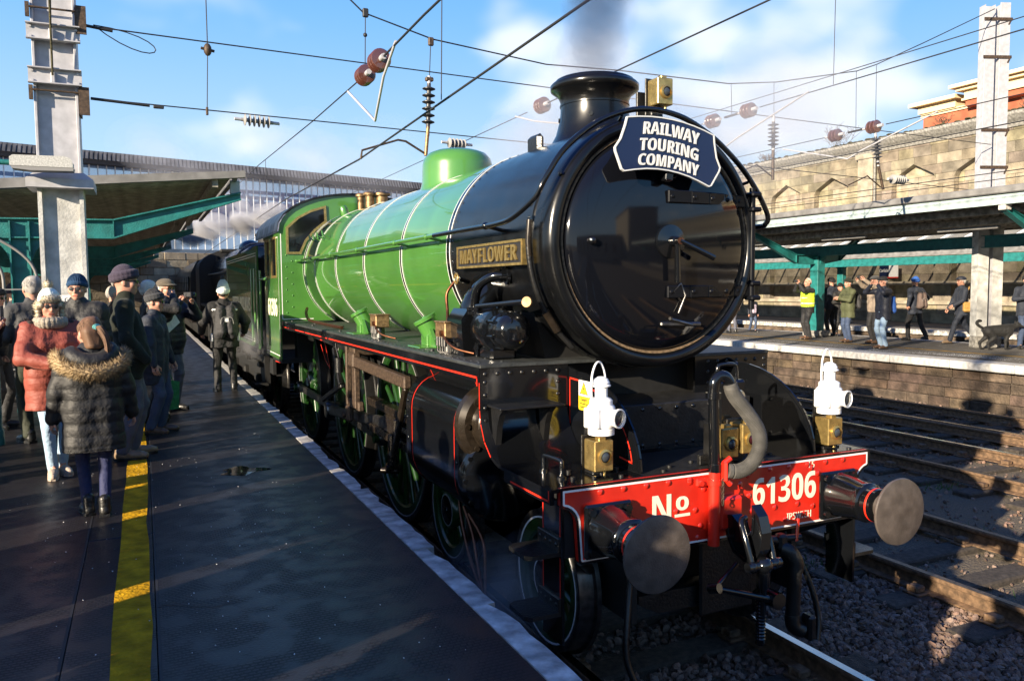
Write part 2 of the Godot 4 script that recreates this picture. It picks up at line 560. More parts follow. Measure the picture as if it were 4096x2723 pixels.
	for k in [["skin", 0.45, 0.23, 0.16], ["wool_blue", 0.012, 0.06, 0.15], ["wool_purple", 0.06, 0.045, 0.075], ["rust_quilt", 0.24, 0.05, 0.032], ["black_quilt", 0.0085, 0.0085, 0.0095], ["olive_fleece", 0.012, 0.016, 0.008], ["grey_coat", 0.045, 0.045, 0.046], ["navy_quilt", 0.008, 0.011, 0.022], ["navy_coat", 0.013, 0.018, 0.032], ["black_cloth", 0.0075, 0.0075, 0.0085], ["jeans", 0.034, 0.055, 0.11], ["pale_jeans", 0.30, 0.42, 0.55], ["navy_leggings", 0.012, 0.018, 0.075], ["grey_trousers", 0.075, 0.08, 0.11], ["dark_trousers", 0.014, 0.014, 0.016], ["cord_green", 0.016, 0.02, 0.008], ["brown_trousers", 0.07, 0.05, 0.036], ["green_coat", 0.058, 0.066, 0.028], ["dark_green_coat", 0.009, 0.034, 0.024], ["taupe_coat", 0.24, 0.19, 0.145], ["tweed", 0.14, 0.115, 0.085], ["tweed_grey", 0.06, 0.062, 0.068], ["cream_fur", 0.62, 0.54, 0.40], ["tan_fur", 0.52, 0.38, 0.21], ["brown_fur", 0.035, 0.022, 0.014], ["scarf_wool", 0.30, 0.26, 0.21], ["hair_grey", 0.30, 0.28, 0.26], ["hair_white", 0.52, 0.50, 0.47], ["hair_brown", 0.13, 0.065, 0.032], ["hair_dark", 0.02, 0.014, 0.01], ["shoe_black", 0.008, 0.008, 0.008], ["shoe_brown", 0.10, 0.055, 0.03], ["shoe_tan", 0.20, 0.135, 0.08], ["boot_cream", 0.42, 0.34, 0.27], ["hi_vis", 0.55, 0.80, 0.03], ["silver_tape", 0.6, 0.6, 0.6], ["bag_black", 0.022, 0.022, 0.025], ["bag_brown", 0.10, 0.07, 0.06], ["bag_tan", 0.40, 0.23, 0.06], ["bag_blue", 0.02, 0.09, 0.36], ["bag_green", 0.01, 0.16, 0.05], ["paper", 0.7, 0.7, 0.7], ["scrunchie", 0.16, 0.50, 0.46], ["white_knit", 0.60, 0.66, 0.62], ["print_shirt", 0.42, 0.35, 0.45], ["dog_black", 0.008, 0.008, 0.008], ["dog_white", 0.55, 0.52, 0.47]]:
		var o := cl.duplicate()
		var key: String = k[0]
		var rough := 0.75
		if key == "skin":
			o = {"rim": 0.1}
			rough = 0.5
		elif key.ends_with("quilt"):
			o.nscale = 1.0
			rough = 0.62
		elif key.begins_with("wool") or key.ends_with("fleece") or key.begins_with("tweed"):
			o = {"norm": weave, "nscale": 0.9, "scale": 2.2, "rim": 0.5, "tex": noise_tex("wooln", 0.05, 4, 0.65, 1.0)}
			rough = 0.95
		elif key.begins_with("hair") or key.ends_with("fur"):
			o = {"norm": weave, "nscale": 1.0, "scale": 2.0, "rim": 0.2}
			rough = 0.6
		elif key.begins_with("shoe"):
			rough = 0.4
		mat(key, lin(k[1], k[2], k[3]), rough, 0.0, o)

func paving_material() -> void:
	# worn platform tiles: rows of small raised studs, damp in patches
	var w := 1280
	var tile := 2.2
	var big := FastNoiseLite.new()
	big.seed = 5
	big.frequency = 0.006
	big.fractal_octaves = 5
	var bi := big.get_seamless_image(w, w)
	var fi := FastNoiseLite.new()
	fi.seed = 9
	fi.frequency = 0.09
	fi.fractal_octaves = 3
	var fim := fi.get_seamless_image(w, w)
	var bd := bi.get_data()
	var fd := fim.get_data()
	var al := PackedByteArray()
	var ro := PackedByteArray()
	var he := PackedByteArray()
	al.resize(w * w)
	ro.resize(w * w)
	he.resize(w * w)
	for y in w:
		var row := y % 16
		var half := ((y / 16) % 2) * 10
		for x in w:
			var i := y * w + x
			var b := bd[i] / 255.0
			var g := fd[i] / 255.0
			var stud := 1.0 if row > 3 and row < 13 and (x + half) % 20 > 4 else 0.0
			var wear := clampf((b - 0.40) * 4.5, 0.0, 1.0)
			var hgt := stud * wear
			he[i] = int(clampf(70.0 + hgt * 95.0 + g * 60.0, 0, 255))
			al[i] = int(clampf(175.0 + g * 70.0 - (1.0 - stud) * wear * 85.0 - (1.0 - b) * 20.0, 0, 255))
			ro[i] = int(clampf(255.0 * (0.46 + 0.22 * b + 0.25 * g + 0.1 * (1.0 - hgt) * wear), 40, 255))
	var ai := Image.create_from_data(w, w, false, Image.FORMAT_L8, al)
	var ri := Image.create_from_data(w, w, false, Image.FORMAT_L8, ro)
	var hi := Image.create_from_data(w, w, false, Image.FORMAT_L8, he)
	hi.convert(Image.FORMAT_RGBA8)
	hi.bump_map_to_normal_map(2.0)
	ai.convert(Image.FORMAT_RGBA8)
	ri.convert(Image.FORMAT_RGBA8)
	var o := {"tex": ImageTexture.create_from_image(ai), "rtex": ImageTexture.create_from_image(ri), "norm": ImageTexture.create_from_image(hi), "nscale": 0.8, "spec": 0.42, "world": true, "scale": 1.0 / tile}
	mat("paving", lin(0.028, 0.024, 0.026), 0.60, 0.0, o)
	mat("paving_band", lin(0.027, 0.024, 0.027), 0.56, 0.0, o)

func slab(st: MB, x0: float, x1: float, y0: float, y1: float, z0: float, z1: float, bev := 0.0) -> void:
	st.box(Vector3((x0 + x1) / 2, (y0 + y1) / 2, (z0 + z1) / 2), Vector3(absf(x1 - x0), absf(y1 - y0), absf(z1 - z0)), bev)

func sheet(st: MB, x0: float, x1: float, y: float, z0: float, z1: float, nx := 1, nz := 1) -> void:
	for i in nx:
		for j in nz:
			var a := lerpf(x0, x1, float(i) / nx)
			var b := lerpf(x0, x1, float(i + 1) / nx)
			var d := lerpf(z0, z1, float(j) / nz)
			var e := lerpf(z0, z1, float(j + 1) / nz)
			st.quad(Vector3(a, y, d), Vector3(b, y, d), Vector3(b, y, e), Vector3(a, y, e), Vector3.UP)

func build_setting() -> void:
	var st := MB.new()
	sheet(st, -300, 300, -0.42, -300, 300)
	struct("ground", st, M.bed)
	st = MB.new()
	sheet(st, -1.6, 12.4, -0.215, 60, -120, 1, 6)
	slab(st, -1.6, 12.4, -0.41, -0.22, -120, 60)
	struct("ballast_bed", st, M.bed)
	near_platform()
	far_platforms()
	tracks()
	ballast()
	retaining_wall()
	behind_camera()

func near_platform() -> void:
	var st := MB.new()
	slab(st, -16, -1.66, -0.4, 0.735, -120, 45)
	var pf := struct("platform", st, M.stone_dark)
	st = MB.new()
	sheet(st, -16, -3.62, 0.74, 45, -120, 1, 8)
	slab(st, -3.19, -1.695, 0.736, 0.742, -120, 45)
	put("paving", st, M.paving, pf)
	st = MB.new()
	for k in 40:
		var z := 6.0 - k * 2.9
		slab(st, -3.605, -3.205, 0.70, 0.741, z, z - 2.888, 0.006)
	put("band_slab", st, M.paving_band, pf)
	st = MB.new()
	# painted line, hand laid: slightly wavering edges
	var last := [-3.405, -3.235]
	for k in 90:
		var z := 6.0 - k * 0.5
		var nx := [-3.405 + rng.randf_range(-0.008, 0.008), -3.235 + rng.randf_range(-0.012, 0.012)]
		st.quad(Vector3(last[0], 0.7455, z), Vector3(last[1], 0.7455, z), Vector3(nx[1], 0.7455, z - 0.5), Vector3(nx[0], 0.7455, z - 0.5), Vector3.UP)
		last = nx
	sheet(st, -3.405, -3.235, 0.7455, -39, -110)
	put("yellow_line", st, M.yellow_paint, pf)
	# worn white edge stones, each its own
	var z := 5.0
	var k := 0
	while z > -75.0:
		var l := rng.randf_range(0.78, 1.02)
		var e := MB.new()
		e.col = Color(1, 1, 1) * rng.randf_range(0.82, 1.08)
		var out := -1.556 + rng.randf_range(-0.012, 0.012)
		var poly := PackedVector2Array()
		poly.append(Vector2(-1.692, -z))
		var m := 7
		for i in m + 1:
			poly.append(Vector2(out + rng.randf_range(-0.013, 0.008) - (0.035 if rng.randf() < 0.09 else 0.0), -z + (l - 0.008) * i / m))
		poly.append(Vector2(-1.692, -z + l - 0.008))
		e.xf = Transform3D(Basis(Vector3(1, 0, 0), Vector3(0, 0, -1), Vector3(0, 1, 0)), Vector3(0, 0.61 + rng.randf_range(0, 0.005), 0))
		e.prism(poly, 0.0, 0.135)
		put("edge_stone", e, M.coping_worn, pf)
		z -= l
		k += 1
	# cracks between slabs
	st = MB.new()
	for q in [[-1.6, -4.45, 0.9], [-1.65, -2.1, 0.5], [-3.2, -1.25, -0.4], [-3.2, -3.0, -0.35]]:
		var p := Vector3(q[0], 0.7462, q[1])
		for i in 9:
			var d := Vector3(-q[2] / 9.0, 0, rng.randf_range(-0.035, 0.06))
			st.quad(p, p + Vector3(0, 0, 0.007), p + d + Vector3(0, 0, 0.007), p + d, Vector3.UP)
			p += d
	put("crack", st, M.ink, pf)
	st = MB.new()
	slab(st, -3.2045, -3.1905, 0.7405, 0.7432, -110, 6)
	slab(st, -3.6195, -3.6055, 0.7395, 0.7412, -110, 6)
	put("joint", st, M.ink, pf)
	# a shallow puddle
	st = MB.new()
	var pts := []
	for i in 26:
		var a := TAU * i / 26
		pts.append(Vector3(-2.43 + cos(a) * (0.2 + 0.07 * sin(a * 3.0 + 1.0) + rng.randf_range(-0.02, 0.02)), 0.7445, -4.42 + sin(a) * (0.17 + 0.05 * cos(a * 4.0))))
	for i in 26:
		st.tri(Vector3(-2.43, 0.7445, -4.42), pts[i], pts[(i + 1) % 26], Vector3.UP, Vector3.UP, Vector3.UP)
	struct("water", st, M.puddle_water)
	# scattered white road salt
	st = MB.new()
	for i in 260:
		var a := rng.randf_range(-3.8, -1.9) if rng.randf() < 0.8 else rng.randf_range(-5.5, -3.6)
		var b := rng.randf_range(-6.5, 1.2)
		var s := rng.randf_range(0.0012, 0.003)
		st.xf = Transform3D(Basis(Vector3(0.3, 1, 0.2).normalized(), rng.randf() * TAU), Vector3(a, 0.7455 + s * 0.4, b))
		st.box(Vector3.ZERO, Vector3(s * 2, s * 1.2, s * 1.7))
	stuff(put("salt_grit", st, M.grit))
	tag(get_node("salt_grit"), "white salt grains scattered over the dark near platform", "grit")

func far_platforms() -> void:
	var st := MB.new()
	slab(st, 12.42, 17.2, -0.4, 0.795, -110, 60)
	var pf := struct("island_platform", st, M.mortar)
	st = MB.new()
	sheet(st, 12.75, 17.0, 0.80, 60, -110, 1, 6)
	put("surface", st, M.asphalt_far, pf)
	st = MB.new()
	sheet(st, 14.14, 14.24, 0.804, 60, -110)
	put("yellow_line", st, M.yellow_paint, pf)
	var z := 6.0
	while z > -60.0:
		var l := rng.randf_range(1.1, 1.5)
		var e := MB.new()
		e.col = Color(1, 1, 1) * rng.randf_range(0.9, 1.08)
		slab(e, 12.2 + rng.randf_range(-0.008, 0.008), 12.75, 0.635, 0.803, z - 0.008, z - l, 0.012)
		put("coping_stone", e, M.coping_white, pf)
		z -= l
	st = MB.new()
	slab(st, 17.0, 17.32, 0.66, 0.80, -110, 60)
	put("rear_coping", st, M.coping_worn, pf)
	# coursed stone face, stone by stone
	for row in 4:
		var y := -0.22 + row * 0.212
		z = -2.6 + rng.randf_range(0, 0.5)
		while z > -24.0:
			var l := rng.randf_range(0.42, 0.85)
			var e := MB.new()
			var t := rng.randf_range(0.6, 1.35)
			e.col = Color(t, t * rng.randf_range(0.88, 1.0), t * rng.randf_range(0.8, 1.0))
			slab(e, 12.36 + rng.randf_range(0, 0.02), 12.6, y, y + 0.2, z - 0.006, z - l + 0.006, 0.012)
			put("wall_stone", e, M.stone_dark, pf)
			z -= l
	# salted patches along the edge
	st = MB.new()
	for i in 5200:
		var q := rng.randf()
		var zz := -8.2 - q * q * 12.0 + rng.randfn() * 0.4
		var xx := 12.95 + absf(rng.randfn()) * 0.28 + 0.25 * sin(zz * 1.3)
		if i % 5 == 0:
			zz = rng.randf_range(-24, -6)
			xx = rng.randf_range(12.8, 17.0)
		var s := rng.randf_range(0.006, 0.02)
		st.quad(Vector3(xx, 0.808, zz), Vector3(xx + s, 0.808, zz + s * 0.4), Vector3(xx + s * 0.7, 0.808, zz + s * 1.4), Vector3(xx - s * 0.3, 0.808, zz + s), Vector3.UP)
	var sg := put("salt_patch", st, M.grit)
	stuff(sg)
	tag(sg, "white salt spread along the edge of the island platform", "grit")
	# iron step on the wall
	st = MB.new()
	slab(st, 12.26, 12.4, 0.40, 0.43, -10.3, -10.75, 0.004)
	put("iron_step", st, M.rust_steel, pf)
	# the third platform and its track pit
	st = MB.new()
	slab(st, 21.62, 26.0, -0.4, 0.79, -110, 60)
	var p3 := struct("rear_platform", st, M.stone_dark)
	st = MB.new()
	slab(st, 21.5, 22.0, 0.64, 0.80, -110, 60)
	put("coping", st, M.coping_worn, p3)
	st = MB.new()
	sheet(st, 22.0, 26.0, 0.797, 60, -110, 1, 6)
	put("surface", st, M.asphalt_far, p3)

func tracks() -> void:
	var centres := [0.0, 3.45, 7.19, 10.23, 19.5]
	var says := ["track under the green engine, its right rail polished bright", "rusty track nearest the green engine, beyond its right buffer", "track with a worn rail between the rusty one and the platform wall", "track along the foot of the island platform's stone wall", "track between the island platform and the rear platform"]
	var rail := PackedVector2Array([Vector2(-0.07, 0), Vector2(-0.07, 0.012), Vector2(-0.012, 0.028), Vector2(-0.009, 0.112), Vector2(-0.034, 0.125), Vector2(-0.036, 0.148), Vector2(-0.028, 0.158), Vector2(0.028, 0.158), Vector2(0.036, 0.148), Vector2(0.034, 0.125), Vector2(0.009, 0.112), Vector2(0.012, 0.028), Vector2(0.07, 0.012), Vector2(0.07, 0)])
	for t in 5:
		var o := thing("railway_track", says[t], "railway track", Vector3(centres[t], -0.158, 0), 0.0, "parallel railway tracks")
		for s in [-0.752, 0.752]:
			var st := MB.new()
			st.xf.origin = Vector3(s, 0, 0)
			st.prism(rail, -110.0, 8.0)
			var rl := put("rail", st, M.rail_rust, o)
			st = MB.new()
			slab(st, s - 0.03, s + 0.03, 0.157, 0.1605, -110, 8)
			put("running_surface", st, M.rail_head if t in [0, 3] or (t == 2 and s > 0) else M.rail_dull, rl)
		var fast := MB.new()
		for k in 60:
			var z := 1.5 - k * 0.68
			if z < (-26.0 if t < 4 else -10.0):
				break
			var st := MB.new()
			var w := rng.randf_range(0.85, 1.25)
			st.col = Color(w, w, w)
			st.xf = Transform3D(Basis(Vector3.UP, rng.randf_range(-0.012, 0.012)), Vector3(0, -0.07, z))
			st.box(Vector3.ZERO, Vector3(2.55, 0.14, 0.25), 0.015)
			put("sleeper", st, M.sleeper, o)
			for s in [-0.752, 0.752]:
				slab(fast, s - 0.19, s + 0.19, 0.0, 0.022, z - 0.08, z + 0.08, 0.006)
				for e in [-0.12, 0.12]:
					slab(fast, s + e - 0.05, s + e + 0.05, 0.02, 0.075, z - 0.055, z + 0.055, 0.012)
					fast.rod(Vector3(s + e * 1.35, 0.02, z - 0.04), Vector3(s + e * 1.35, 0.075, z - 0.04), 0.016, 6)
		stuff(put("rail_chair", fast, M.rail_rust, o))
		var rest := MB.new()
		for k in 90:
			slab(rest, -1.275, 1.275, -0.14, 0.0, -27 - k * 0.7, -26.75 - k * 0.7)
		stuff(put("far_sleeper", rest, M.sleeper, o))
	# a check rail beside the third track
	var cr := MB.new()
	cr.xf.origin = Vector3(9.33, -0.158, 0)
	cr.prism(rail, -110.0, 8.0)
	tag(put("guard_rail", cr, M.rail_rust), "dull rusty guard rail close beside the platform track's nearer rail", "rail")

func stone_mesh(s: int, fl: float) -> ArrayMesh:
	var r2 := RandomNumberGenerator.new()
	r2.seed = s
	var st := MB.new()
	var ring := []
	for j in 4:
		var rr := []
		for k in 6:
			var a := TAU * k / 6.0 + j * 0.4
			var rad: float = [0.45, 1.0, 0.95, 0.4][j] * r2.randf_range(0.72, 1.15)
			rr.append(Vector3(cos(a) * rad, (j / 3.0 - 0.5) * 1.5 * fl * r2.randf_range(0.8, 1.2), sin(a) * rad * 0.8))
		ring.append(rr)
	for j in 3:
		for k in 6:
			var a: Vector3 = ring[j][k]
			var b: Vector3 = ring[j][(k + 1) % 6]
			var d: Vector3 = ring[j + 1][(k + 1) % 6]
			var e: Vector3 = ring[j + 1][k]
			var n1 := (b - a).cross(d - a).normalized()
			if n1.dot(a + b + d) < 0:
				n1 = -n1
			st.tri(a, b, d, n1, n1, n1)
			var n2 := (d - a).cross(e - a).normalized()
			if n2.dot(a + d + e) < 0:
				n2 = -n2
			st.tri(a, d, e, n2, n2, n2)
	for k in range(1, 5):
		st.tri(ring[3][0], ring[3][k], ring[3][k + 1], Vector3.UP, Vector3.UP, Vector3.UP)
	return st.mesh()

func scatter(called: String, label: String, cat: String, m: Mesh, material: Material, places: Array, cols: Array) -> void:
	var mm := MultiMesh.new()
	mm.transform_format = MultiMesh.TRANSFORM_3D
	mm.use_colors = true
	mm.mesh = m
	mm.instance_count = places.size()
	for i in places.size():
		mm.set_instance_transform(i, places[i])
		mm.set_instance_color(i, cols[i])
	var o := MultiMeshInstance3D.new()
	o.multimesh = mm
	o.material_override = material
	o.name = numbered(called)
	add_child(o)
	tag(o, label, cat)
	stuff(o)

func ballast() -> void:
	for v in 3:
		var pl := []
		var cs := []
		for i in 9000:
			var x: float
			var z: float
			var s: float
			var q := rng.randf()
			if q < 0.55:
				x = rng.randf_range(0.85, 2.75)
				z = 1.2 - pow(rng.randf(), 1.3) * 9.0
				s = rng.randf_range(0.022, 0.042)
			elif q < 0.68:
				x = rng.randf_range(-1.5, 0.8)
				z = rng.randf_range(-2.0, 2.0)
				s = rng.randf_range(0.02, 0.04)
			else:
				x = rng.randf_range(2.7, 12.3)
				z = 0.5 - pow(rng.randf(), 1.2) * 18.0
				s = rng.randf_range(0.012, 0.03)
				if x > 8.0 or (x > 7.9 and x < 9.5):
					s *= 1.3
			pl.append(Transform3D(Basis(Vector3(rng.randf_range(-1, 1), rng.randf_range(-1, 1), rng.randf_range(-1, 1)).normalized(), rng.randf() * TAU).scaled(Vector3(s, s, s)), Vector3(x, -0.205 + rng.randf_range(-0.3, 0.6) * s, z)))
			var t := rng.randf_range(0.45, 1.25)
			var pink := rng.randf()
			cs.append(Color(t, t * lerpf(0.82, 1.02, pink), t * lerpf(0.74, 1.05, pink)))
		scatter("ballast_stones", ["broken reddish ballast stones between the tracks", "angular grey brown ballast stones between the tracks", "flat chips of ballast between the tracks"][v], "ballast", stone_mesh(40 + v, [0.6, 0.8, 0.4][v]), M.ballast, pl, cs)
	# weeds at the sleeper ends
	var st := MB.new()
	for c in [[2.35, -2.1], [2.9, -1.6], [3.5, -0.6], [1.75, -2.7], [4.6, -2.2], [1.5, -3.0], [6.0, -3.6]]:
		for i in 60:
			var p := Vector3(c[0] + rng.randfn() * 0.12, -0.2, c[1] + rng.randfn() * 0.12)
			var d := Vector3(rng.randfn() * 0.03, rng.randf_range(0.03, 0.09), rng.randfn() * 0.03)
			var w := Vector3(rng.randf_range(-1, 1), 0, rng.randf_range(-1, 1)).normalized() * 0.006
			var nn := d.cross(w).normalized()
			st.tri(p - w, p + w, p + d, nn, nn, nn)
	var wd := put("weeds", st, M.grass)
	stuff(wd)
	tag(wd, "small tufts of green weeds in the gravel by the rusty track", "weeds")

func niche(zc: float, x_half := 1.05) -> PackedVector2Array:
	# outline of a blind arch, in (along, up): a flat pointed head
	return PackedVector2Array([Vector2(zc - x_half, 1.6), Vector2(zc - x_half, 6.62), Vector2(zc - x_half + 0.12, 6.85), Vector2(zc, 7.33), Vector2(zc + x_half - 0.12, 6.85), Vector2(zc + x_half, 6.62), Vector2(zc + x_half, 1.6)])

func retaining_wall() -> void:
	var o := thing("stone_retaining_wall", "long sunlit sandstone wall with blind pointed arches behind the rear platform", "wall", Vector3(26.0, 0, 0))
	var st := MB.new()
	slab(st, 0.34, 2.0, -0.4, 8.2, -70, 60)
	put("wall_core", st, M.mortar, o)
	st = MB.new()
	# moulded cornice and mossy parapet
	var prof := PackedVector2Array([Vector2(0.3, 8.1), Vector2(-0.06, 8.1), Vector2(-0.1, 8.2), Vector2(-0.1, 8.27), Vector2(-0.22, 8.36), Vector2(-0.34, 8.5), Vector2(-0.34, 8.62), Vector2(0.0, 8.72), Vector2(0.3, 8.74)])
	st.prism(prof, -70, 60)
	put("cornice", st, M.concrete, o)
	st = MB.new()
	for i in 1500:
		var z := rng.randf_range(-45, 0)
		st.xf = Transform3D(Basis(Vector3.UP, rng.randf() * TAU), Vector3(rng.randf_range(-0.28, 0.5), 8.66 + rng.randf_range(-0.04, 0.03), z))
		var s := rng.randf_range(0.05, 0.16)
		st.ball(Vector3.ZERO, Vector3(s, s * 0.5, s), 6, 3, 0, PI * 0.5)
	st.xf = Transform3D.IDENTITY
	stuff(put("moss", st, M.moss, o))
	var centres := [-30.4, -27.5, -24.6, -20.25, -17.35, -14.45, -10.1]
	var niches := []
	for c in centres:
		niches.append(niche(c))
	var face := MB.new()
	var count := 0
	var row_h := 0.40
	for row in 19:
		var y := 0.8 + row * row_h
		var z := -36.0 - (0.4 if row % 2 else 0.0)
		while z < -6.0:
			var l := rng.randf_range(0.7, 1.15)
			var rect := PackedVector2Array([Vector2(z + 0.006, y + 0.006), Vector2(z + l - 0.006, y + 0.006), Vector2(z + l - 0.006, minf(y + row_h - 0.006, 8.1)), Vector2(z + 0.006, minf(y + row_h - 0.006, 8.1))])
			var front := [rect]
			var back := []
			for nc in niches:
				var nf := []
				for p in front:
					for q in Geometry2D.clip_polygons(p, nc):
						if not Geometry2D.is_polygon_clockwise(q):
							nf.append(q)
				front = nf
				for q in Geometry2D.intersect_polygons(rect, nc):
					back.append(q)
			for p in front + back:
				var deep: bool = p in back
				if p.size() < 3:
					continue
				var vis := count < 290 and z > -31.0 and z < -12.0 and (y > 5.0 or y < 3.6)
				var e: MB = MB.new() if vis else face
				var t := rng.randf_range(0.66, 1.12) * (1.0 if deep else 0.80)
				if y > 6.4 and not deep:
					t *= rng.randf_range(0.72, 1.0)
				elif rng.randf() < 0.1:
					t *= 1.18
				e.col = Color(t, t * rng.randf_range(0.93, 1.02), t * rng.randf_range(0.82, 1.0))
				# local x, y, z of the prism -> along z, up, out of the wall
				e.xf = Transform3D(Basis(Vector3(0, 0, 1), Vector3(0, 1, 0), Vector3(-1, 0, 0)), Vector3(0.36, 0, 0))
				e.prism(p, 0.0, 0.06 if deep else 0.36 + rng.randf_range(0, 0.008))
				if vis:
					put("stone", e, M.stone_wall, o)
					count += 1
				e.xf = Transform3D.IDENTITY
			z += l
	for s in [[-70.0, -36.0], [-6.0, 60.0]]:
		slab(face, 0.0, 0.35, 0.8, 8.1, s[0], s[1])
	stuff(put("stone_courses", face, M.stone_wall, o))
	# string course under the glazed roof, a pilaster with a drain pipe
	st = MB.new()
	slab(st, -0.06, 0.1, 2.35, 2.5, -60, 50, 0.02)
	slab(st, -0.12, 0.1, 1.55, 1.7, -60, 50, 0.02)
	put("string_course", st, M.stone_wall, o)
	st = MB.new()
	slab(st, -0.14, 0.2, 5.0, 7.9, -23.0, -22.2, 0.02)
	slab(st, -0.2, 0.2, 7.88, 8.1, -23.1, -22.1, 0.02)
	put("pilaster", st, M.stone_wall, o)
	st = MB.new()
	st.tube([Vector3(-0.1, 7.95, -22.1), Vector3(-0.14, 7.8, -22.08), Vector3(-0.14, 5.2, -22.05)], 0.05, 8)
	put("drain_pipe", st, M.concrete, o)
	# bare bushes rooted on the parapet
	for b in [[-33.2, 0.5, 0], [-29.0, 0.5, 1], [-24.3, 1.0, 2], [-15.6, 0.45, 3], [-13.6, 0.4, 4], [-19.0, 0.45, 5]]:
		var bush := thing("bare_bush", ["tiny leafless twigs at the wall's far left top", "low leafless twigs on the wall top left of the tall bush", "tallest leafless bush on the stone wall top, above the drain pipe", "small dry bush on the wall top just left of the grey mast", "dry twigs on the wall top right of the grey mast", "low twigs on the wall top beneath the orange building"][b[2]], "bush", Vector3(26.1, 8.65, b[0]), 0.0, "bare bushes on the wall top")
		st = MB.new()
		for i in 26:
			var p := Vector3(rng.randfn() * 0.12, 0, rng.randfn() * 0.25 * b[1])
			var d = Vector3(rng.randfn() * 0.25, rng.randf_range(0.5, 1.0), rng.randfn() * 0.5) * b[1]
			st.tube([p, p + d * 0.5 + Vector3(0, 0, rng.randfn() * 0.05), p + d], 0.008, 4)
			for j in 3:
				var q = p + d * rng.randf_range(0.4, 0.95)
				st.rod(q, q + Vector3(rng.randfn() * 0.12, rng.randf_range(0.05, 0.2), rng.randfn() * 0.14) * b[1] * 1.4, 0.006, 4)
		put("twigs", st, M.twig, bush)
	# glazed lean-to over the rear platform
	var g := thing("glazed_lean_to", "sloping glass roof on the stone wall over the rear platform", "glass roof", Vector3(26.0, 0, 0))
	for k in 34:
		var z := -38.0 + k * 0.95
		st = MB.new()
		var a := Vector3(-0.05, 4.95, z)
		var b := Vector3(-3.6, 3.55, z)
		st.bar(a, b, 0.05, 0.08)
		put("glazing_bar", st, M.mullion, g)
		st = MB.new()
		var t := rng.randf_range(0.75, 1.15)
		st.col = Color(t, t, t)
		st.bar(a + Vector3(0, -0.02, 0.475), b + Vector3(0, -0.02, 0.475), 0.88, 0.012)
		put("pane", st, M.roof_glass, g)
	st = MB.new()
	slab(st, -3.75, -3.55, 3.40, 3.56, -39, -5)
	put("gutter", st, M.gutter, g)
	st = MB.new()
	slab(st, -3.7, -3.58, 3.1, 3.38, -39, -5)
	put("edge_beam", st, M.teal, g)
	for z in [-29.5, -21.4]:
		var p := MB.new()
		slab(p, -0.13 + 0.6, 0.13 + 0.6, 0.9, 3.2, z - 0.12, z + 0.12, 0.02)
		p = MB.new()
		slab(p, -0.11, 0.11, 0.0, 2.35, -0.15, 0.15, 0.015)
		slab(p, -0.14, 0.14, 2.3, 2.6, -0.2, 0.2, 0.02)
		var post := thing("canopy_post", "teal iron post on the rear platform, %s" % ("left of the man in the yellow vest" if z < -25 else "beside the blue station sign"), "post", Vector3(23.3, 0.8, z), 0.0, "teal canopy posts")
		put("shaft", p, M.teal, post)
		p = MB.new()
		p.box(Vector3(0, 0.06, 0), Vector3(0.7, 0.12, 0.7), 0.03)
		put("footing", p, M.concrete, post)
		p = MB.new()
		p.bar(Vector3(0, 2.3, 0), Vector3(2.5, 3.5, 0), 0.12, 0.2)
		p.bar(Vector3(0, 2.3, 0), Vector3(-0.9, 2.62, 0), 0.12, 0.2)
		put("bracket", p, M.teal, post)
	# station name sign
	var sg := thing("station_sign", "small dark blue station name sign on the stone wall, white half beside it", "sign", Vector3(25.85, 2.95, -21.2), -PI / 2)
	st = MB.new()
	slab(st, -0.48, 0.0, -0.25, 0.25, 0, 0.03)
	put("blue_panel", st, M.navy, sg)
	st = MB.new()
	slab(st, 0.004, 0.46, -0.25, 0.25, 0, 0.03)
	put("white_panel", st, M.white_line, sg)
	st = MB.new()
	slab(st, -0.48, 0.46, -0.30, -0.254, 0, 0.03)
	put("red_strip", st, M.red_line, sg)
	var tx := put("lettering", letters("Carlisle", 0.13, 0.004, false, 0.8), M.white_line, sg)
	tx.position = Vector3(-0.24, 0.02, 0.034)

func behind_camera() -> void:
	# parts of the place that the photograph shows only as reflections in the paintwork
	var o := thing("orange_building", "orange rendered building with cream cornices above the stone wall", "building", Vector3(47, 1.0, -36.5))
	var st := MB.new()
	slab(st, 0, 14, -0.4, 13.2, 0, 60)
	put("wall", st, M.orange_render, o)
	st = MB.new()
	slab(st, -0.12, 14, 12.95, 13.2, -0.12, 60)
	slab(st, -0.25, 14, 13.2, 13.7, -0.25, 2.6)
	slab(st, -0.7, 14, 13.7, 13.95, -0.7, 2.9)
	put("low_cornice", st, M.cream_stone, o)
	st = MB.new()
	slab(st, -0.6, 13, 12.96, 13.35, 3.6, 60.1)
	put("upper_wall", st, M.orange_render, o)
	st = MB.new()
	slab(st, -0.75, 13, 13.36, 13.5, 3.4, 60.2)
	slab(st, -0.62, 13, 13.5, 14.0, 3.5, 60.2)
	slab(st, -0.95, 13, 14.0, 14.2, 3.1, 60.3)
	slab(st, -1.25, 13, 14.2, 14.42, 2.8, 60.4)
	put("upper_cornice", st, M.cream_stone, o)
	# sandstone station building at the head of the platforms
	var b := thing("station_building", "sandstone station building across the end of the platforms", "building", Vector3(4, 0, 46))
	st = MB.new()
	slab(st, -22, 12, -0.4, 6.6, 0, 8)
	slab(st, 12.01, 22, -0.4, 12.5, -6, 8)
	put("wall", st, M.stone_wall, b)
	st = MB.new()
	slab(st, -22.2, 11.9, 6.61, 7.0, -0.2, 8.2)
	slab(st, 11.8, 22.2, 12.51, 13.0, -6.2, 8.2)
	put("cornice", st, M.stone_dark, b)
	for k in 9:
		for j in 1:
			st = MB.new()
			slab(st, -20.6 + k * 3.6, -19.2 + k * 3.6, 2.2 + j * 4.4, 4.8 + j * 4.4, -0.05, 0.1)
			put("window", st, M.dark_glass, b)

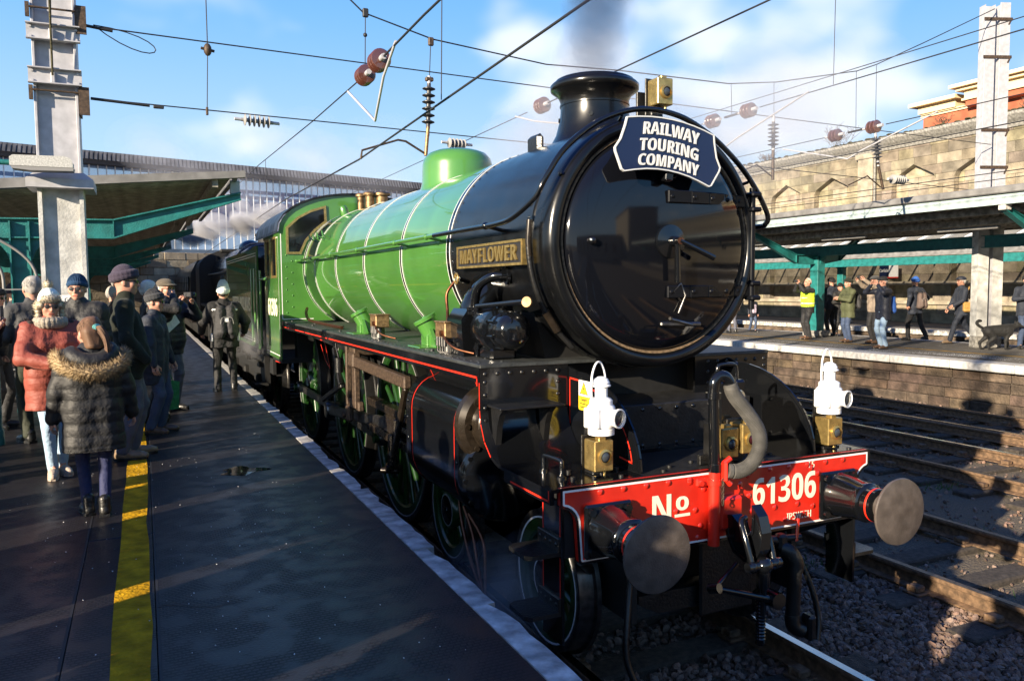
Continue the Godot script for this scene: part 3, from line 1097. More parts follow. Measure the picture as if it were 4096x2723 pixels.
func corrugated(st: MB, xa: float, ya: float, xb: float, yb: float, z0: float, z1: float, pitch: float, depth: float) -> void:
	# profiled roof sheet: ridges run from a to b, waves follow each other along z
	var k := int(absf(z1 - z0) / pitch)
	var dn := Vector3(-(yb - ya), xb - xa, 0).normalized()
	if dn.y < 0:
		dn = -dn
	for i in k:
		var z := z0 + (z1 - z0) * float(i) / k
		var p := (z1 - z0) / k
		var q := [[0.0, 0.0], [0.35, 0.0], [0.5, depth], [0.85, depth], [1.0, 0.0]]
		for j in 4:
			var a = Vector3(xa, ya, z + p * q[j][0]) + dn * q[j][1]
			var b = Vector3(xa, ya, z + p * q[j + 1][0]) + dn * q[j + 1][1]
			var d = Vector3(xb, yb, z + p * q[j + 1][0]) + dn * q[j + 1][1]
			var e = Vector3(xb, yb, z + p * q[j][0]) + dn * q[j][1]
			var n1 = (b - a).cross(d - a).normalized()
			if n1.y < 0:
				n1 = -n1
			st.quad(a, b, d, e, n1)

func rib(st: MB, x0: float, y0: float, xm: float, ym: float, x1: float, y1: float, z: float, d0: float, d1: float) -> void:
	# a tapering I beam that bends at xm
	var web := PackedVector2Array([Vector2(x0, y0), Vector2(xm, ym), Vector2(x1, y1), Vector2(x1, y1 - d1), Vector2(xm, ym - d0), Vector2(x0, y0 - d0)])
	st.prism(web, z - 0.008, z + 0.008)
	for q in [[0, 1], [1, 2], [3, 4], [4, 5]]:
		var a := web[q[0]]
		var b := web[q[1]]
		st.bar(Vector3(a.x, a.y, z), Vector3(b.x, b.y, z), 0.14, 0.02)
	st.box(Vector3(xm, ym - d0 * 0.5, z), Vector3(0.012, d0 * 0.92, 0.12))

func build_canopies() -> void:
	# ---- canopy over the near platform
	var o := thing("platform_canopy", "butterfly canopy on teal ribs over the near platform, behind the grey mast", "canopy", Vector3(0, 0, 0))
	var st := MB.new()
	var bend := func(z: float) -> float: return -0.03 * (-9.5 - z)
	for k in 6:
		var z0 := -9.5 - k * 8.0
		var b: float = bend.call(z0 - 4.0)
		corrugated(st, -5.6 + b, 3.72, -1.82 + b, 4.09, z0, z0 - 8.0, 0.19, 0.045)
		corrugated(st, -5.6 + b, 3.72, -9.4 + b, 4.09, z0, z0 - 8.0, 0.19, 0.045)
	put("roof_sheet", st, M.sheet, o)
	st = MB.new()
	st.prism(PackedVector2Array([Vector2(-5.6, 3.74), Vector2(-1.74, 4.10), Vector2(-1.74, 4.20), Vector2(-5.6, 3.88)]), -9.52, -9.4)
	st.prism(PackedVector2Array([Vector2(-5.6, 3.74), Vector2(-9.5, 4.10), Vector2(-9.5, 4.20), Vector2(-5.6, 3.88)]), -9.52, -9.4)
	put("end_fascia", st, M.gutter, o)
	for k in 6:
		var z0 := -9.5 - k * 8.0
		var b: float = bend.call(z0 - 4.0)
		for s in [-1.0, 1.0]:
			st = MB.new()
			var x: float = -5.6 + b + 3.84 * s
			slab(st, x - 0.03, x + 0.03, 4.06, 4.17, z0, z0 - 8.0)
			put("side_gutter", st, M.gutter, o)
		for j in 1:
			st = MB.new()
			var t := 0.94
			slab(st, lerpf(-5.6, -1.82, t) + b - 0.04, lerpf(-5.6, -1.82, t) + b + 0.04, lerpf(3.72, 4.09, t) - 0.12, lerpf(3.72, 4.09, t) - 0.01, z0, z0 - 8.0)
			put("purlin", st, M.sheet, o)
	for k in 6:
		var z := -9.72 - k * 8.1
		var b: float = bend.call(z)
		st = MB.new()
		rib(st, -5.6 + b, 3.42, -3.55 + b, 3.44, -1.78 + b, 3.90, z, 0.26, 0.10)
		put("rib", st, M.teal, o)
		st = MB.new()
		rib(st, -5.6 + b, 3.42, -7.65 + b, 3.44, -9.42 + b, 3.90, z, 0.26, 0.10)
		put("rib", st, M.teal, o)
		st = MB.new()
		st.box(Vector3(-1.86 + b, 3.98, z), Vector3(0.14, 0.2, 0.09), 0.005)
		put("hanger", st, M.teal_white, o)
		var post := thing("canopy_post", ["first teal post under the near canopy, beside the grey mast", "second teal post under the near canopy", "third teal post under the near canopy", "fourth teal post under the near canopy", "fifth teal post under the near canopy", "sixth teal post under the near canopy"][k], "post", Vector3(-4.72 + b, 0.74, z), 0.0, "teal canopy posts")
		st = MB.new()
		slab(st, -0.11, 0.11, 0, 2.65, -0.012, 0.012)
		slab(st, -0.125, -0.105, 0, 2.65, -0.09, 0.09)
		slab(st, 0.105, 0.125, 0, 2.65, -0.09, 0.09)
		put("shaft", st, M.teal, post)
		st = MB.new()
		var pl := PackedVector2Array([Vector2(-0.12, 2.65), Vector2(-0.12, 2.0)])
		pl.append_array(arc(-0.62, 2.0, 0.5, 0, 80, 6))
		pl.append(Vector2(-0.62, 2.65))
		st.prism(pl, -0.01, 0.01)
		pl = PackedVector2Array([Vector2(0.12, 2.65), Vector2(0.12, 2.0)])
		pl.append_array(arc(0.62, 2.0, 0.5, 180, 100, 6))
		pl.append(Vector2(0.62, 2.65))
		st.prism(pl, -0.01, 0.01)
		put("knee", st, M.teal, post)
		if k == 0:
			st = MB.new()
			for dx in [-0.2, 0.2]:
				st.tube(smooth_path([Vector3(dx - 1.1, 2.6, 0.16), Vector3(dx - 0.5, 2.42, 0.16), Vector3(dx - 0.06, 2.05, 0.16), Vector3(dx, 1.5, 0.16), Vector3(dx, 0.3, 0.16)], 6), 0.022, 6)
			for y in [0.6, 1.2, 1.7]:
				slab(st, -0.28, 0.3, y, y + 0.02, 0.13, 0.185)
			put("conduit", st, M.gutter, post)
	# ---- canopy over the island platform
	o = thing("island_canopy", "long canopy with a white edge over the island platform", "canopy", Vector3(15.75, 0, 0))
	st = MB.new()
	corrugated(st, 0, 3.72, -2.75, 4.18, 30, -46, 0.24, 0.05)
	corrugated(st, 0, 3.72, 1.8, 4.02, 30, -46, 0.24, 0.05)
	put("roof_sheet", st, M.sheet, o)
	st = MB.new()
	for s in [-1.0, 1.0]:
		slab(st, (2.83 if s < 0 else 1.8) * s - 0.09, (2.83 if s < 0 else 1.8) * s + 0.09, 4.25 if s < 0 else 3.98, 4.40 if s < 0 else 4.1, 30, -46, 0.02)
	put("gutter", st, M.gutter, o)
	st = MB.new()
	for s in [-1.0, 1.0]:
		if s < 0:
			slab(st, 2.8 * s - 0.03, 2.8 * s + 0.03, 4.03, 4.245, 30, -46)
	put("fascia", st, M.teal_white, o)
	for x in [-2.1, -1.2, 1.2]:
		st = MB.new()
		var y := 3.72 + absf(x) * 0.165
		slab(st, x - 0.05, x + 0.05, y - 0.16, y - 0.01, 30, -46)
		put("purlin", st, M.sheet, o)
	st = MB.new()
	slab(st, -0.012, 0.012, 3.3, 3.56, 30, -46)
	slab(st, -0.1, 0.1, 3.56, 3.58, 30, -46)
	slab(st, -0.1, 0.1, 3.28, 3.30, 30, -46)
	put("long_beam", st, M.teal, o)
	for k in 8:
		var z := 15.5 - k * 7.7
		for s in [-1.0, 1.0]:
			st = MB.new()
			rib(st, 0.12 * s, 3.30, 0.9 * s, 3.32 if s < 0 else 3.42, (2.75 if s < 0 else 1.72) * s, 4.03 if s < 0 else 3.9, z, 0.26, 0.10)
			put("arm", st, M.teal, o)
		st = MB.new()
		st.box(Vector3(-2.70, 4.0, z), Vector3(0.2, 0.16, 0.16), 0.01)
		put("shoe", st, M.coping_white, o)
		if z > -3.0 or z < -33:
			continue
		var says := "teal post on the island platform, right of the man in the yellow vest"
		if z > -14:
			says = "teal island canopy post towards the right, past the grey mast"
		elif z < -16:
			says = "teal island canopy post hidden behind the engine" if z > -25 else "farthest teal post of the island canopy"
		var post := thing("canopy_post", says, "post", Vector3(15.75, 0.8, z), 0.0, "teal canopy posts")
		st = MB.new()
		slab(st, -0.15, 0.15, 0, 2.5, -0.16, 0.16, 0.012)
		put("shaft", st, M.teal, post)
		st = MB.new()
		for s in [-1.0, 1.0]:
			var pl := PackedVector2Array([Vector2(0.15, 2.5), Vector2(0.15, 2.1)])
			pl.append_array(arc(0.5, 2.15, 0.35, 180, 95, 6))
			pl.append(Vector2(0.5, 2.5))
			st.xf = Transform3D(Basis(Vector3.UP, PI / 2 * s), Vector3.ZERO)
			st.prism(pl, -0.06, 0.06)
		put("knee", st, M.teal, post)
		st = MB.new()
		st.box(Vector3(0, 0.10, 0), Vector3(0.62, 0.2, 0.62), 0.05)
		put("footing", st, M.concrete, post)
	for k in 9:
		st = MB.new()
		st.box(Vector3(-1.6, 3.66, -2.0 - k * 3.6), Vector3(0.14, 0.07, 1.5), 0.015)
		put("light_tube", st, M.gutter, o)
	# ---- masts of the overhead line
	var m := thing("overhead_line_mast", "tall grey steel mast on the near platform, white peeling paint below its collar", "mast", Vector3(-4.03, 0.74, -7.55))
	st = MB.new()
	slab(st, -0.2, 0.2, 0, 9.5, 0.085, 0.107)
	slab(st, -0.225, -0.195, 0, 9.5, -0.17, 0.17, 0.004)
	slab(st, 0.195, 0.225, 0, 9.5, -0.17, 0.17, 0.004)
	put("column", st, M.galv, m)
	st = MB.new()
	slab(st, -0.232, 0.232, 0.02, 2.9, -0.19, -0.172)
	slab(st, -0.195, 0.195, 0.02, 2.9, 0.109, 0.118)
	slab(st, -0.234, -0.19, 0.02, 2.9, -0.171, 0.182)
	slab(st, 0.19, 0.234, 0.02, 2.9, -0.171, 0.182)
	put("painted_casing", st, M.peel, m)
	st = MB.new()
	var c0 := [Vector3(-0.33, 2.86, -0.36), Vector3(0.35, 2.86, -0.36), Vector3(0.35, 2.86, 0.34), Vector3(-0.33, 2.86, 0.34)]
	var c1 := [Vector3(-0.25, 3.05, -0.22), Vector3(0.25, 3.05, -0.22), Vector3(0.25, 3.05, 0.2), Vector3(-0.25, 3.05, 0.2)]
	for i in 4:
		var a: Vector3 = c0[i]
		var b: Vector3 = c0[(i + 1) % 4]
		var up := Vector3(0, 0.1, 0)
		var nn := (b - a).cross(Vector3.UP).normalized()
		if nn.dot(a) < 0:
			nn = -nn
		st.quad(a, b, b + up, a + up, nn)
		st.quad(a + up, b + up, c1[(i + 1) % 4], c1[i], (nn + Vector3.UP * 0.9).normalized())
	st.quad(c0[0], c0[1], c0[2], c0[3], Vector3.DOWN)
	put("collar", st, M.galv, m)
	for y in [4.62, 4.13]:
		st = MB.new()
		slab(st, -0.27, 0.27, y - 0.09, y + 0.09, 0.175, 0.187)
		slab(st, -0.27, 0.27, y + 0.078, y + 0.09, 0.187, 0.25)
		slab(st, -0.27, 0.27, y - 0.09, y - 0.078, 0.187, 0.25)
		for sx in [-0.23, 0.23]:
			for sy in [-0.055, 0.055]:
				st.bolt(Vector3(sx, y + sy, 0.188), Vector3.BACK, 0.016)
		st.box(Vector3(-0.02, y - 0.02, 0.21), Vector3(0.05, 0.12, 0.06), 0.01)
		put("clamp_channel", st, M.galv, m)
	for y in [4.8, 3.88]:
		st = MB.new()
		slab(st, 0.23, 0.25, y - 0.16, y + 0.16, -0.05, 0.2)
		slab(st, 0.25, 0.34, y - 0.16, y + 0.16, 0.185, 0.2)
		slab(st, -0.27, -0.23, y - 0.02, y + 0.14, 0.16, 0.2)
		st.rod(Vector3(-0.27, y + 0.09, 0.19), Vector3(0.24, y + 0.09, 0.19), 0.012, 6)
		put("bracket_plate", st, M.rust_steel, m)
	st = MB.new()
	st.rod(Vector3(-0.02, 4.62, 0.26), Vector3(0.1, 9.0, 0.5), 0.012, 6)
	st.rod(Vector3(-0.02, 4.13, 0.26), Vector3(0.02, 9.0, 0.6), 0.012, 6)
	put("stay_rod", st, M.moss, m)
	var np := thing("number_plate", "white enamel plate reading G 481 12 strapped to the near mast", "sign", Vector3(-4.02, 2.245, -7.365))
	st = MB.new()
	slab(st, -0.09, 0.09, -0.13, 0.13, 0, 0.008, 0.003)
	put("plate", st, M.lamp_white, np)
	for q in [["G", 0.075], ["481", -0.005], ["12", -0.085]]:
		var t := put("lettering", letters(q[0], 0.046, 0.003, false), M.ink, np)
		t.position = Vector3(0, q[1], 0.0095)
	st = MB.new()
	for y in [-0.065, 0.07]:
		slab(st, -0.225, 0.225, y - 0.006, y + 0.006, -0.004, -0.001)
	put("strap", st, M.galv, np)
	# platform lantern on its arm
	var lm := thing("platform_lantern", "weathered white lantern on a teal arm in front of the near mast", "lamp", Vector3(-4.18, 3.84, -7.1))
	st = MB.new()
	var pr := PackedVector2Array([Vector2(-0.30, -0.04), Vector2(-0.30, 0.05), Vector2(-0.27, 0.075), Vector2(0.22, 0.085), Vector2(0.29, 0.065), Vector2(0.31, 0.02), Vector2(0.31, -0.04)])
	st.prism(pr, -0.1, 0.1)
	put("hood", st, M.fibre, lm)
	st = MB.new()
	st.prism(PackedVector2Array([Vector2(-0.29, -0.042), Vector2(0.32, -0.042), Vector2(0.31, -0.075), Vector2(-0.1, -0.085), Vector2(-0.28, -0.07)]), -0.095, 0.095)
	put("cover", st, M.poly_grey, lm)
	st = MB.new()
	st.rod(Vector3(-0.29, 0.0, 0), Vector3(-1.6, 0.02, 0), 0.03, 8)
	put("arm", st, M.teal, lm)
	# teal bollard post at the left edge
	var tp := thing("teal_pole", "thick round teal pole at the picture's left edge", "pole", Vector3(-4.74, 0.74, -7.0))
	st = MB.new()
	st.lathe([Vector2(0.09, 0), Vector2(0.09, 0.16), Vector2(0.085, 0.17), Vector2(0.075, 0.19), Vector2(0.075, 1.25), Vector2(0.07, 1.3), Vector2(0, 1.31)], Vector3.ZERO, Vector3.UP, 16)
	put("shaft", st, M.teal, tp)
	# mast on the island
	m = thing("overhead_line_mast", "pale grey double channel mast rising through the island canopy", "mast", Vector3(15.95, 0.8, -9.95), deg_to_rad(-20))
	st = MB.new()
	for s in [-1.0, 1.0]:
		slab(st, 0.19 * s - 0.13, 0.19 * s + 0.13, 0.3, 8.35 + 0.05 * s, 0.1, 0.118, 0.003)
		slab(st, 0.19 * s - 0.13, 0.19 * s - 0.115, 0.3, 8.35, -0.12, 0.099)
		slab(st, 0.19 * s + 0.115, 0.19 * s + 0.13, 0.3, 8.35, -0.12, 0.099)
	put("column", st, M.galv, m)
	st = MB.new()
	slab(st, -0.325, -0.055, 0.3, 3.0, 0.1185, 0.126)
	slab(st, 0.055, 0.325, 0.3, 3.0, 0.1185, 0.126)
	slab(st, -0.335, -0.326, 0.3, 3.0, -0.12, 0.126)
	put("painted_casing", st, M.peel, m)
	st = MB.new()
	slab(st, -0.34, 0.34, -0.0, 0.3, -0.14, 0.14, 0.02)
	put("base", st, M.concrete, m)
	for y in [8.0, 7.1, 5.35, 4.45, 3.5]:
		st = MB.new()
		slab(st, -0.36, 0.36, y - 0.035, y + 0.035, 0.127, 0.145)
		st.bar(Vector3(0.34, y, 0.13), Vector3(0.15, y - 0.18, 0.3), 0.03, 0.03)
		put("bracket", st, M.rust_steel if y > 4 else M.galv, m)

func build_screen() -> void:
	# glazed gable of the train shed, set askew across the far end
	var a := Vector3(-14.0, 0, -43.4)
	var b := Vector3(18.0, 0, -53.4)
	var d := (b - a).normalized()
	var o := thing("glazed_gable_screen", "tall glazed screen with white bars closing the train shed at the far end", "glass screen", a)
	o.rotation.y = atan2(-d.z, d.x)
	var l := a.distance_to(b)
	var top := func(x: float) -> float: return 9.35 - 0.012 * maxf(0, x - 8.0) * (x - 8.0) * 0.10
	var st := MB.new()
	st.quad(Vector3(0, 4.75, 0), Vector3(l, 4.75, 0), Vector3(l, 9.3, 0), Vector3(0, 9.3, 0), Vector3.BACK)
	put("glazing", st, M.screen_glass, o)
	var bars := MB.new()
	for k in 76:
		var x := 0.44 * k
		st = MB.new()
		var w := 0.075 if k % 5 == 0 else 0.045
		slab(st, x - w / 2, x + w / 2, 4.75, 9.3, 0.01, 0.1)
		put("glazing_bar", st, M.mullion, o)
	st = MB.new()
	slab(st, 0, l, 4.55, 4.76, -0.15, 0.2)
	put("sill_girder", st, M.truss, o)
	# roof edge: ribbed sheets and a dark soffit
	st = MB.new()
	for k in 150:
		var x := l * k / 150.0
		var w := l / 150.0
		for q in [[0.0, 0.62], [0.62, 1.0]]:
			var z := 0.62 if q[0] == 0.0 else 0.5
			st.quad(Vector3(x + w * q[0], 9.42, z), Vector3(x + w * q[1], 9.42, z), Vector3(x + w * q[1] + 0.14, 9.92, z - 0.42), Vector3(x + w * q[0] + 0.14, 9.92, z - 0.42), Vector3(0, 0.5, 0.8).normalized())
	put("ribbed_edge", st, M.roof_sheet, o)
	st = MB.new()
	slab(st, 0, l, 9.2, 9.44, -0.4, 0.48)
	slab(st, 0, l, 9.44, 9.95, -3.0, 0.05)
	put("soffit", st, M.roof_dark, o)
	# lattice girders behind the glass
	for j in 3:
		st = MB.new()
		var z := -1.0 - j * 3.0
		slab(st, 0, l, 8.4, 8.6, z - 0.1, z + 0.1)
		slab(st, 0, l, 6.6, 6.8, z - 0.1, z + 0.1)
		for k in 14:
			var x := k * 2.4
			st.bar(Vector3(x, 6.7, z), Vector3(x + 1.2, 8.5, z), 0.1, 0.12)
			st.bar(Vector3(x + 1.2, 8.5, z), Vector3(x + 2.4, 6.7, z), 0.1, 0.12)
		put("lattice_girder", st, M.truss, o)
	st = MB.new()
	slab(st, 0, l, 7.9, 9.2, -14.0, -13.8)
	slab(st, 0, l, 4.0, 5.4, -14.0, -13.8)
	put("far_roof", st, M.roof_dark, o)
	# stone wall and bridge below it
	var w := thing("stone_bridge_wall", "low weathered sandstone wall beneath the glazed screen", "wall", a)
	w.rotation = o.rotation
	for row in 9:
		var y := 0.6 + row * 0.44
		var x := 8.0 - (0.5 if row % 2 else 0.0)
		while x < 20.0:
			var s := rng.randf_range(0.7, 1.2)
			st = MB.new()
			var t := rng.randf_range(0.5, 1.1)
			st.col = Color(t, t * 0.93, t * 0.84)
			slab(st, x, x + s - 0.02, y, y + 0.42, 0.2, 0.55 + rng.randf_range(0, 0.05), 0.02)
			put("stone", st, M.stone_wall, w)
			x += s
	st = MB.new()
	slab(st, -4, l, -0.5, 4.5, -0.2, 0.42)
	put("core", st, M.stone_dark, w)

func insulator(o: Node3D, at: Vector3, dir: Vector3, r: float, sheds: int, pitch: float, m: Material, cap: Material) -> void:
	var st := MB.new()
	var prof := [Vector2(0, 0), Vector2(r * 0.3, 0), Vector2(r * 0.3, pitch * 0.4)]
	for i in sheds:
		var h := pitch * (0.5 + i)
		prof.append_array([Vector2(r * 0.34, h), Vector2(r, h + pitch * 0.28), Vector2(r, h + pitch * 0.36), Vector2(r * 0.34, h + pitch * 0.62)])
	prof.append_array([Vector2(r * 0.3, pitch * (sheds + 0.8)), Vector2(0, pitch * (sheds + 0.8))])
	st.lathe(prof, at, dir, 16, 0, TAU, 30)
	var ins := put("insulator", st, m, o)
	st = MB.new()
	var d := dir.normalized()
	st.rod(at - d * r * 1.1, at + d * 0.01, r * 0.28, 8)
	put("end_fitting", st, cap, ins)
	st = MB.new()
	st.rod(at + d * pitch * (sheds + 0.7), at + d * (pitch * (sheds + 0.8) + r * 1.1), r * 0.28, 8)
	put("end_fitting", st, cap, ins)

func disc_insulator(o: Node3D, at: Vector3, dir: Vector3, r: float, k: int) -> void:
	var st := MB.new()
	var prof := [Vector2(0, 0)]
	var h := 0.0
	for i in k:
		prof.append_array([Vector2(r * 0.45, h), Vector2(r * 0.85, h + r * 0.22), Vector2(r, h + r * 0.5), Vector2(r * 0.9, h + r * 0.62), Vector2(r * 0.5, h + r * 0.66)])
		h += r * 0.66
	prof.append(Vector2(0, h))
	st.lathe(prof, at, dir, 20, 0, TAU, 35)
	var ins := put("insulator", st, M.porcelain, o)
	st = MB.new()
	var d := dir.normalized()
	st.rod(at + d * h, at + d * (h + r * 0.9), r * 0.28, 8)
	put("end_fitting", st, M.galv, ins)
	st = MB.new()
	st.rod(at, at - d * r * 0.9, r * 0.2, 8)
	put("end_fitting", st, M.galv, ins)

func build_wires() -> void:
	var st: MB
	# the cross spans hang in one plane between the two masts
	var zs := func(x: float) -> float: return lerpf(-7.4, -9.8, (x + 3.8) / 19.6)
	var P := func(x: float, y: float) -> Vector3: return Vector3(x, y, zs.call(x))
	var hs := thing("head_span_cable", "topmost cross cable sagging between the two masts", "cable")
	st = MB.new()
	var cat := []
	for q in [[-3.8, 8.9], [-0.3, 6.22], [0.75, 6.02], [2.72, 5.93], [4.18, 6.03], [6.77, 6.13], [8.06, 6.32], [10.5, 6.85], [11.15, 7.07], [12.85, 7.78], [15.7, 9.0]]:
		cat.append(P.call(q[0], q[1]))
	st.tube(cat, 0.011, 5)
	put("wire", st, M.wire, hs)
	var up := thing("upper_cross_span", "upper cross wire running from the near mast behind the chimney", "cable")
	st = MB.new()
	st.tube(sag(P.call(-3.68, 5.5), P.call(15.7, 5.78), 0.02, 16), 0.009, 5)
	put("wire", st, M.wire, up)
	st = MB.new()
	var lp := []
	for i in 14:
		var t := float(i) / 13.0
		lp.append(P.call(-3.62 + 0.62 * sin(PI * t) * (1.0 - 0.3 * t) * 1.25, 5.5) + Vector3(0, -0.26 * sin(TAU * t * 0.5) * t * 1.6 + 0.02, 0.0))
	st.tube(lp, 0.007, 5)
	put("loose_tail", st, M.wire, up)
	st = MB.new()
	st.rod(P.call(-3.70, 5.5), P.call(-3.42, 5.48), 0.018, 6)
	put("clamp", st, M.wire, up)
	var lo := thing("lower_cross_span", "lower cross wire with grey insulators, from the near mast past the chimney", "cable")
	st = MB.new()
	st.tube(sag(P.call(-3.62, 4.67), P.call(15.7, 4.63), -0.03, 16), 0.008, 5)
	put("wire", st, M.wire, lo)
	st = MB.new()
	st.rod(P.call(-3.68, 4.67), P.call(-3.05, 4.655), 0.018, 6)
	st.box(P.call(-2.95, 4.65), Vector3(0.12, 0.04, 0.04), 0.008)
	put("turnbuckle", st, M.wire, lo)
	insulator(lo, P.call(-1.98, 4.6), Vector3(1, -0.02, -0.12), 0.075, 6, 0.06, M.poly_grey, M.galv)
	insulator(lo, P.call(0.95, 4.56), Vector3(1, -0.01, -0.12), 0.075, 5, 0.06, M.poly_grey, M.galv)
	insulator(lo, P.call(11.75, 4.70), Vector3(1, 0.01, -0.12), 0.1, 6, 0.075, M.poly_grey, M.galv)
	# droppers and pole of the near track
	var dr := thing("registration_pole", "rusty hanging pole with a black ribbed insulator above the dome", "pole")
	st = MB.new()
	st.rod(P.call(0.72, 6.02), P.call(0.69, 5.5), 0.007, 5)
	put("dropper", st, M.wire, dr)
	st = MB.new()
	st.box(P.call(0.72, 5.98), Vector3(0.08, 0.12, 0.05), 0.012)
	put("clamp", st, M.rust_steel, dr)
	st = MB.new()
	st.box(P.call(0.685, 5.44), Vector3(0.12, 0.06, 0.06), 0.012)
	put("clamp", st, M.rust_steel, dr)
	insulator(dr, P.call(0.68, 5.38), Vector3(-0.04, -1, 0), 0.095, 6, 0.095, M.poly, M.galv)
	st = MB.new()
	st.rod(P.call(0.66, 4.80), P.call(0.61, 4.34), 0.028, 8)
	put("tube", st, M.brass_dull, dr)
	st = MB.new()
	st.tube([P.call(0.60, 4.37), P.call(0.3, 4.52), P.call(0.18, 4.53), P.call(-0.36, 4.34), P.call(-0.38, 4.22)], 0.016, 6)
	put("steady_arm", st, M.rust_steel, dr)
	var d2 := thing("span_dropper", "thin hanging wire with fittings above the twin brown insulators", "cable")
	st = MB.new()
	st.rod(P.call(-0.27, 6.25), P.call(-0.29, 5.5), 0.007, 5)
	put("wire", st, M.wire, d2)
	st = MB.new()
	st.box(P.call(-0.27, 6.22), Vector3(0.08, 0.12, 0.05), 0.012)
	put("clamp", st, M.wire, d2)
	st = MB.new()
	st.ball(P.call(-0.28, 5.92), Vector3(0.03, 0.03, 0.03), 8, 6)
	put("clamp", st, M.wire, d2)
	var d3 := thing("span_dropper", "hanging wire with a spiky clamp on the upper cross wire, left of the engine", "cable")
	st = MB.new()
	st.rod(P.call(-2.36, 7.8), P.call(-2.36, 5.45), 0.007, 5)
	st.rod(P.call(-2.36, 5.42), P.call(-2.39, 4.64), 0.006, 5)
	put("wire", st, M.wire, d3)
	st = MB.new()
	st.ball(P.call(-2.36, 5.42), Vector3(0.05, 0.08, 0.05), 8, 6)
	st.rod(P.call(-2.44, 5.43), P.call(-2.28, 5.41), 0.018, 6)
	put("clamp", st, M.rust_steel, d3)
	st = MB.new()
	st.box(P.call(-2.39, 4.66), Vector3(0.03, 0.1, 0.03), 0.006)
	put("clamp", st, M.rust_steel, d3)
	# along the near track
	var says := ["contact wire above the green engine, passing behind the chimney", "thin wire with twin brown insulators left of the chimney"]
	var c1 := thing("contact_wire", says[0], "cable")
	st = MB.new()
	st.tube([Vector3(0, 4.55, 12), Vector3(-0.05, 4.60, -2), Vector3(-0.36, 4.24, -8.0), Vector3(-0.1, 4.5, -16), Vector3(0.3, 4.5, -60)], 0.012, 6)
	put("wire", st, M.wire, c1)
	st = MB.new()
	st.rod(Vector3(0.0, 7.2, -5.4), Vector3(-0.2, 4.45, -5.0), 0.006, 5)
	put("dropper", st, M.wire, c1)
	var c2 := thing("sectioned_wire", says[1], "cable")
	st = MB.new()
	st.tube([Vector3(-1, 4.60, 12), Vector3(-1, 4.69, -3.2), Vector3(-1, 4.67, -4.45)], 0.011, 5)
	st.tube([Vector3(-1, 4.67, -5.5), Vector3(-1, 4.72, -8.0), Vector3(-1, 4.9, -13.5), Vector3(-1.2, 5.2, -45)], 0.008, 5)
	st.rod(Vector3(-1, 4.87, -12.6), Vector3(-1, 4.25, -12.6), 0.005, 5)
	put("wire", st, M.wire, c2)
	disc_insulator(c2, Vector3(-1, 4.67, -4.7), Vector3(0, 0, 1), 0.105, 3)
	disc_insulator(c2, Vector3(-1, 4.66, -5.25), Vector3(0, 0, 1), 0.1, 3)
	st = MB.new()
	st.tube([Vector3(-1, 4.70, -4.0), Vector3(-0.98, 4.5, -4.5), Vector3(-0.95, 4.16, -4.95), Vector3(-0.98, 4.45, -5.5), Vector3(-1, 4.66, -5.9)], 0.014, 6)
	put("arcing_horn", st, M.galv, c2)
	# the tracks in the middle distance
	var k := 0
	for q in [[6.85, 5.56, 7.98], [10.5, 5.62, 11.15]]:
		var x: float = q[0]
		var y: float = q[1]
		var zc: float = zs.call(x)
		var w := thing("catenary_wire", ["hazy catenary wire with twin brown insulators, right of the headboard", "catenary wire with twin brown insulators in front of the stone wall"][k], "cable")
		st = MB.new()
		st.tube([Vector3(x, y, 10), Vector3(x, y, zc + 0.75)], 0.010, 5)
		st.tube([Vector3(x, y, zc - 0.8), Vector3(x, y, -60)], 0.009, 5)
		st.rod(Vector3(x, y, zc - 0.2), Vector3(x, y, zc + 0.2), 0.022, 6)
		if k == 0:
			st.tube([Vector3(x + 0.9, y + 0.42, 10), Vector3(x + 0.6, y + 0.36, -8), Vector3(x - 0.5, y + 0.2, -50)], 0.008, 5)
		put("wire", st, M.wire, w)
		disc_insulator(w, Vector3(x, y, zc + 0.3), Vector3(0, 0, 1), 0.13, 3)
		disc_insulator(w, Vector3(x, y, zc - 0.7), Vector3(0, 0, 1), 0.13, 3)
		st = MB.new()
		st.tube([Vector3(x, y + 0.02, zc + 1.9), Vector3(x + 0.05, y - 0.42, zc + 0.1), Vector3(x, y - 0.55, zc - 0.2), Vector3(x, y - 0.05, zc - 2.1)], 0.016, 6)
		put("arcing_horn", st, M.galv, w)
		st = MB.new()
		st.rod(Vector3(x, y, zc), Vector3(x - 0.02, 6.12 if k == 0 else 6.84, zc), 0.006, 5)
		put("dropper", st, M.wire, w)
		var cw := thing("contact_wire", ["contact wire over the middle track, crossing low in front of the wall", "pair of contact wires over the platform track, above the island canopy"][k], "cable")
		st = MB.new()
		st.tube([Vector3(x + 0.3, 4.5 - 0.1 * k, 10), Vector3(x + 0.3, 4.48 - 0.1 * k, -60)], 0.009, 5)
		if k == 1:
			st.tube([Vector3(x + 0.5, 4.3, 10), Vector3(x + 0.45, 4.28, -60)], 0.008, 5)
		put("wire", st, M.wire, cw)
		x = q[2]
		var pz: float = zs.call(x)
		var pd := thing("registration_pole", ["hazy hanging pole with ribbed insulator right of the headboard", "rusty hanging pole with ribbed insulator in front of the stone wall"][k], "pole")
		st = MB.new()
		st.rod(Vector3(x, 7.05 if k else 6.3, pz), Vector3(x + 0.01, 5.6, pz), 0.006, 5)
		put("dropper", st, M.wire, pd)
		insulator(pd, Vector3(x + 0.02 * k, 5.56, pz), Vector3(0.16 * k, -1, 0), 0.105, 6, 0.075, M.poly, M.galv)
		st = MB.new()
		st.rod(Vector3(x + 0.1 * k, 5.02, pz), Vector3(x + 0.28 * k, 4.45, pz), 0.03, 8)
		put("tube", st, M.rust_steel, pd)
		st = MB.new()
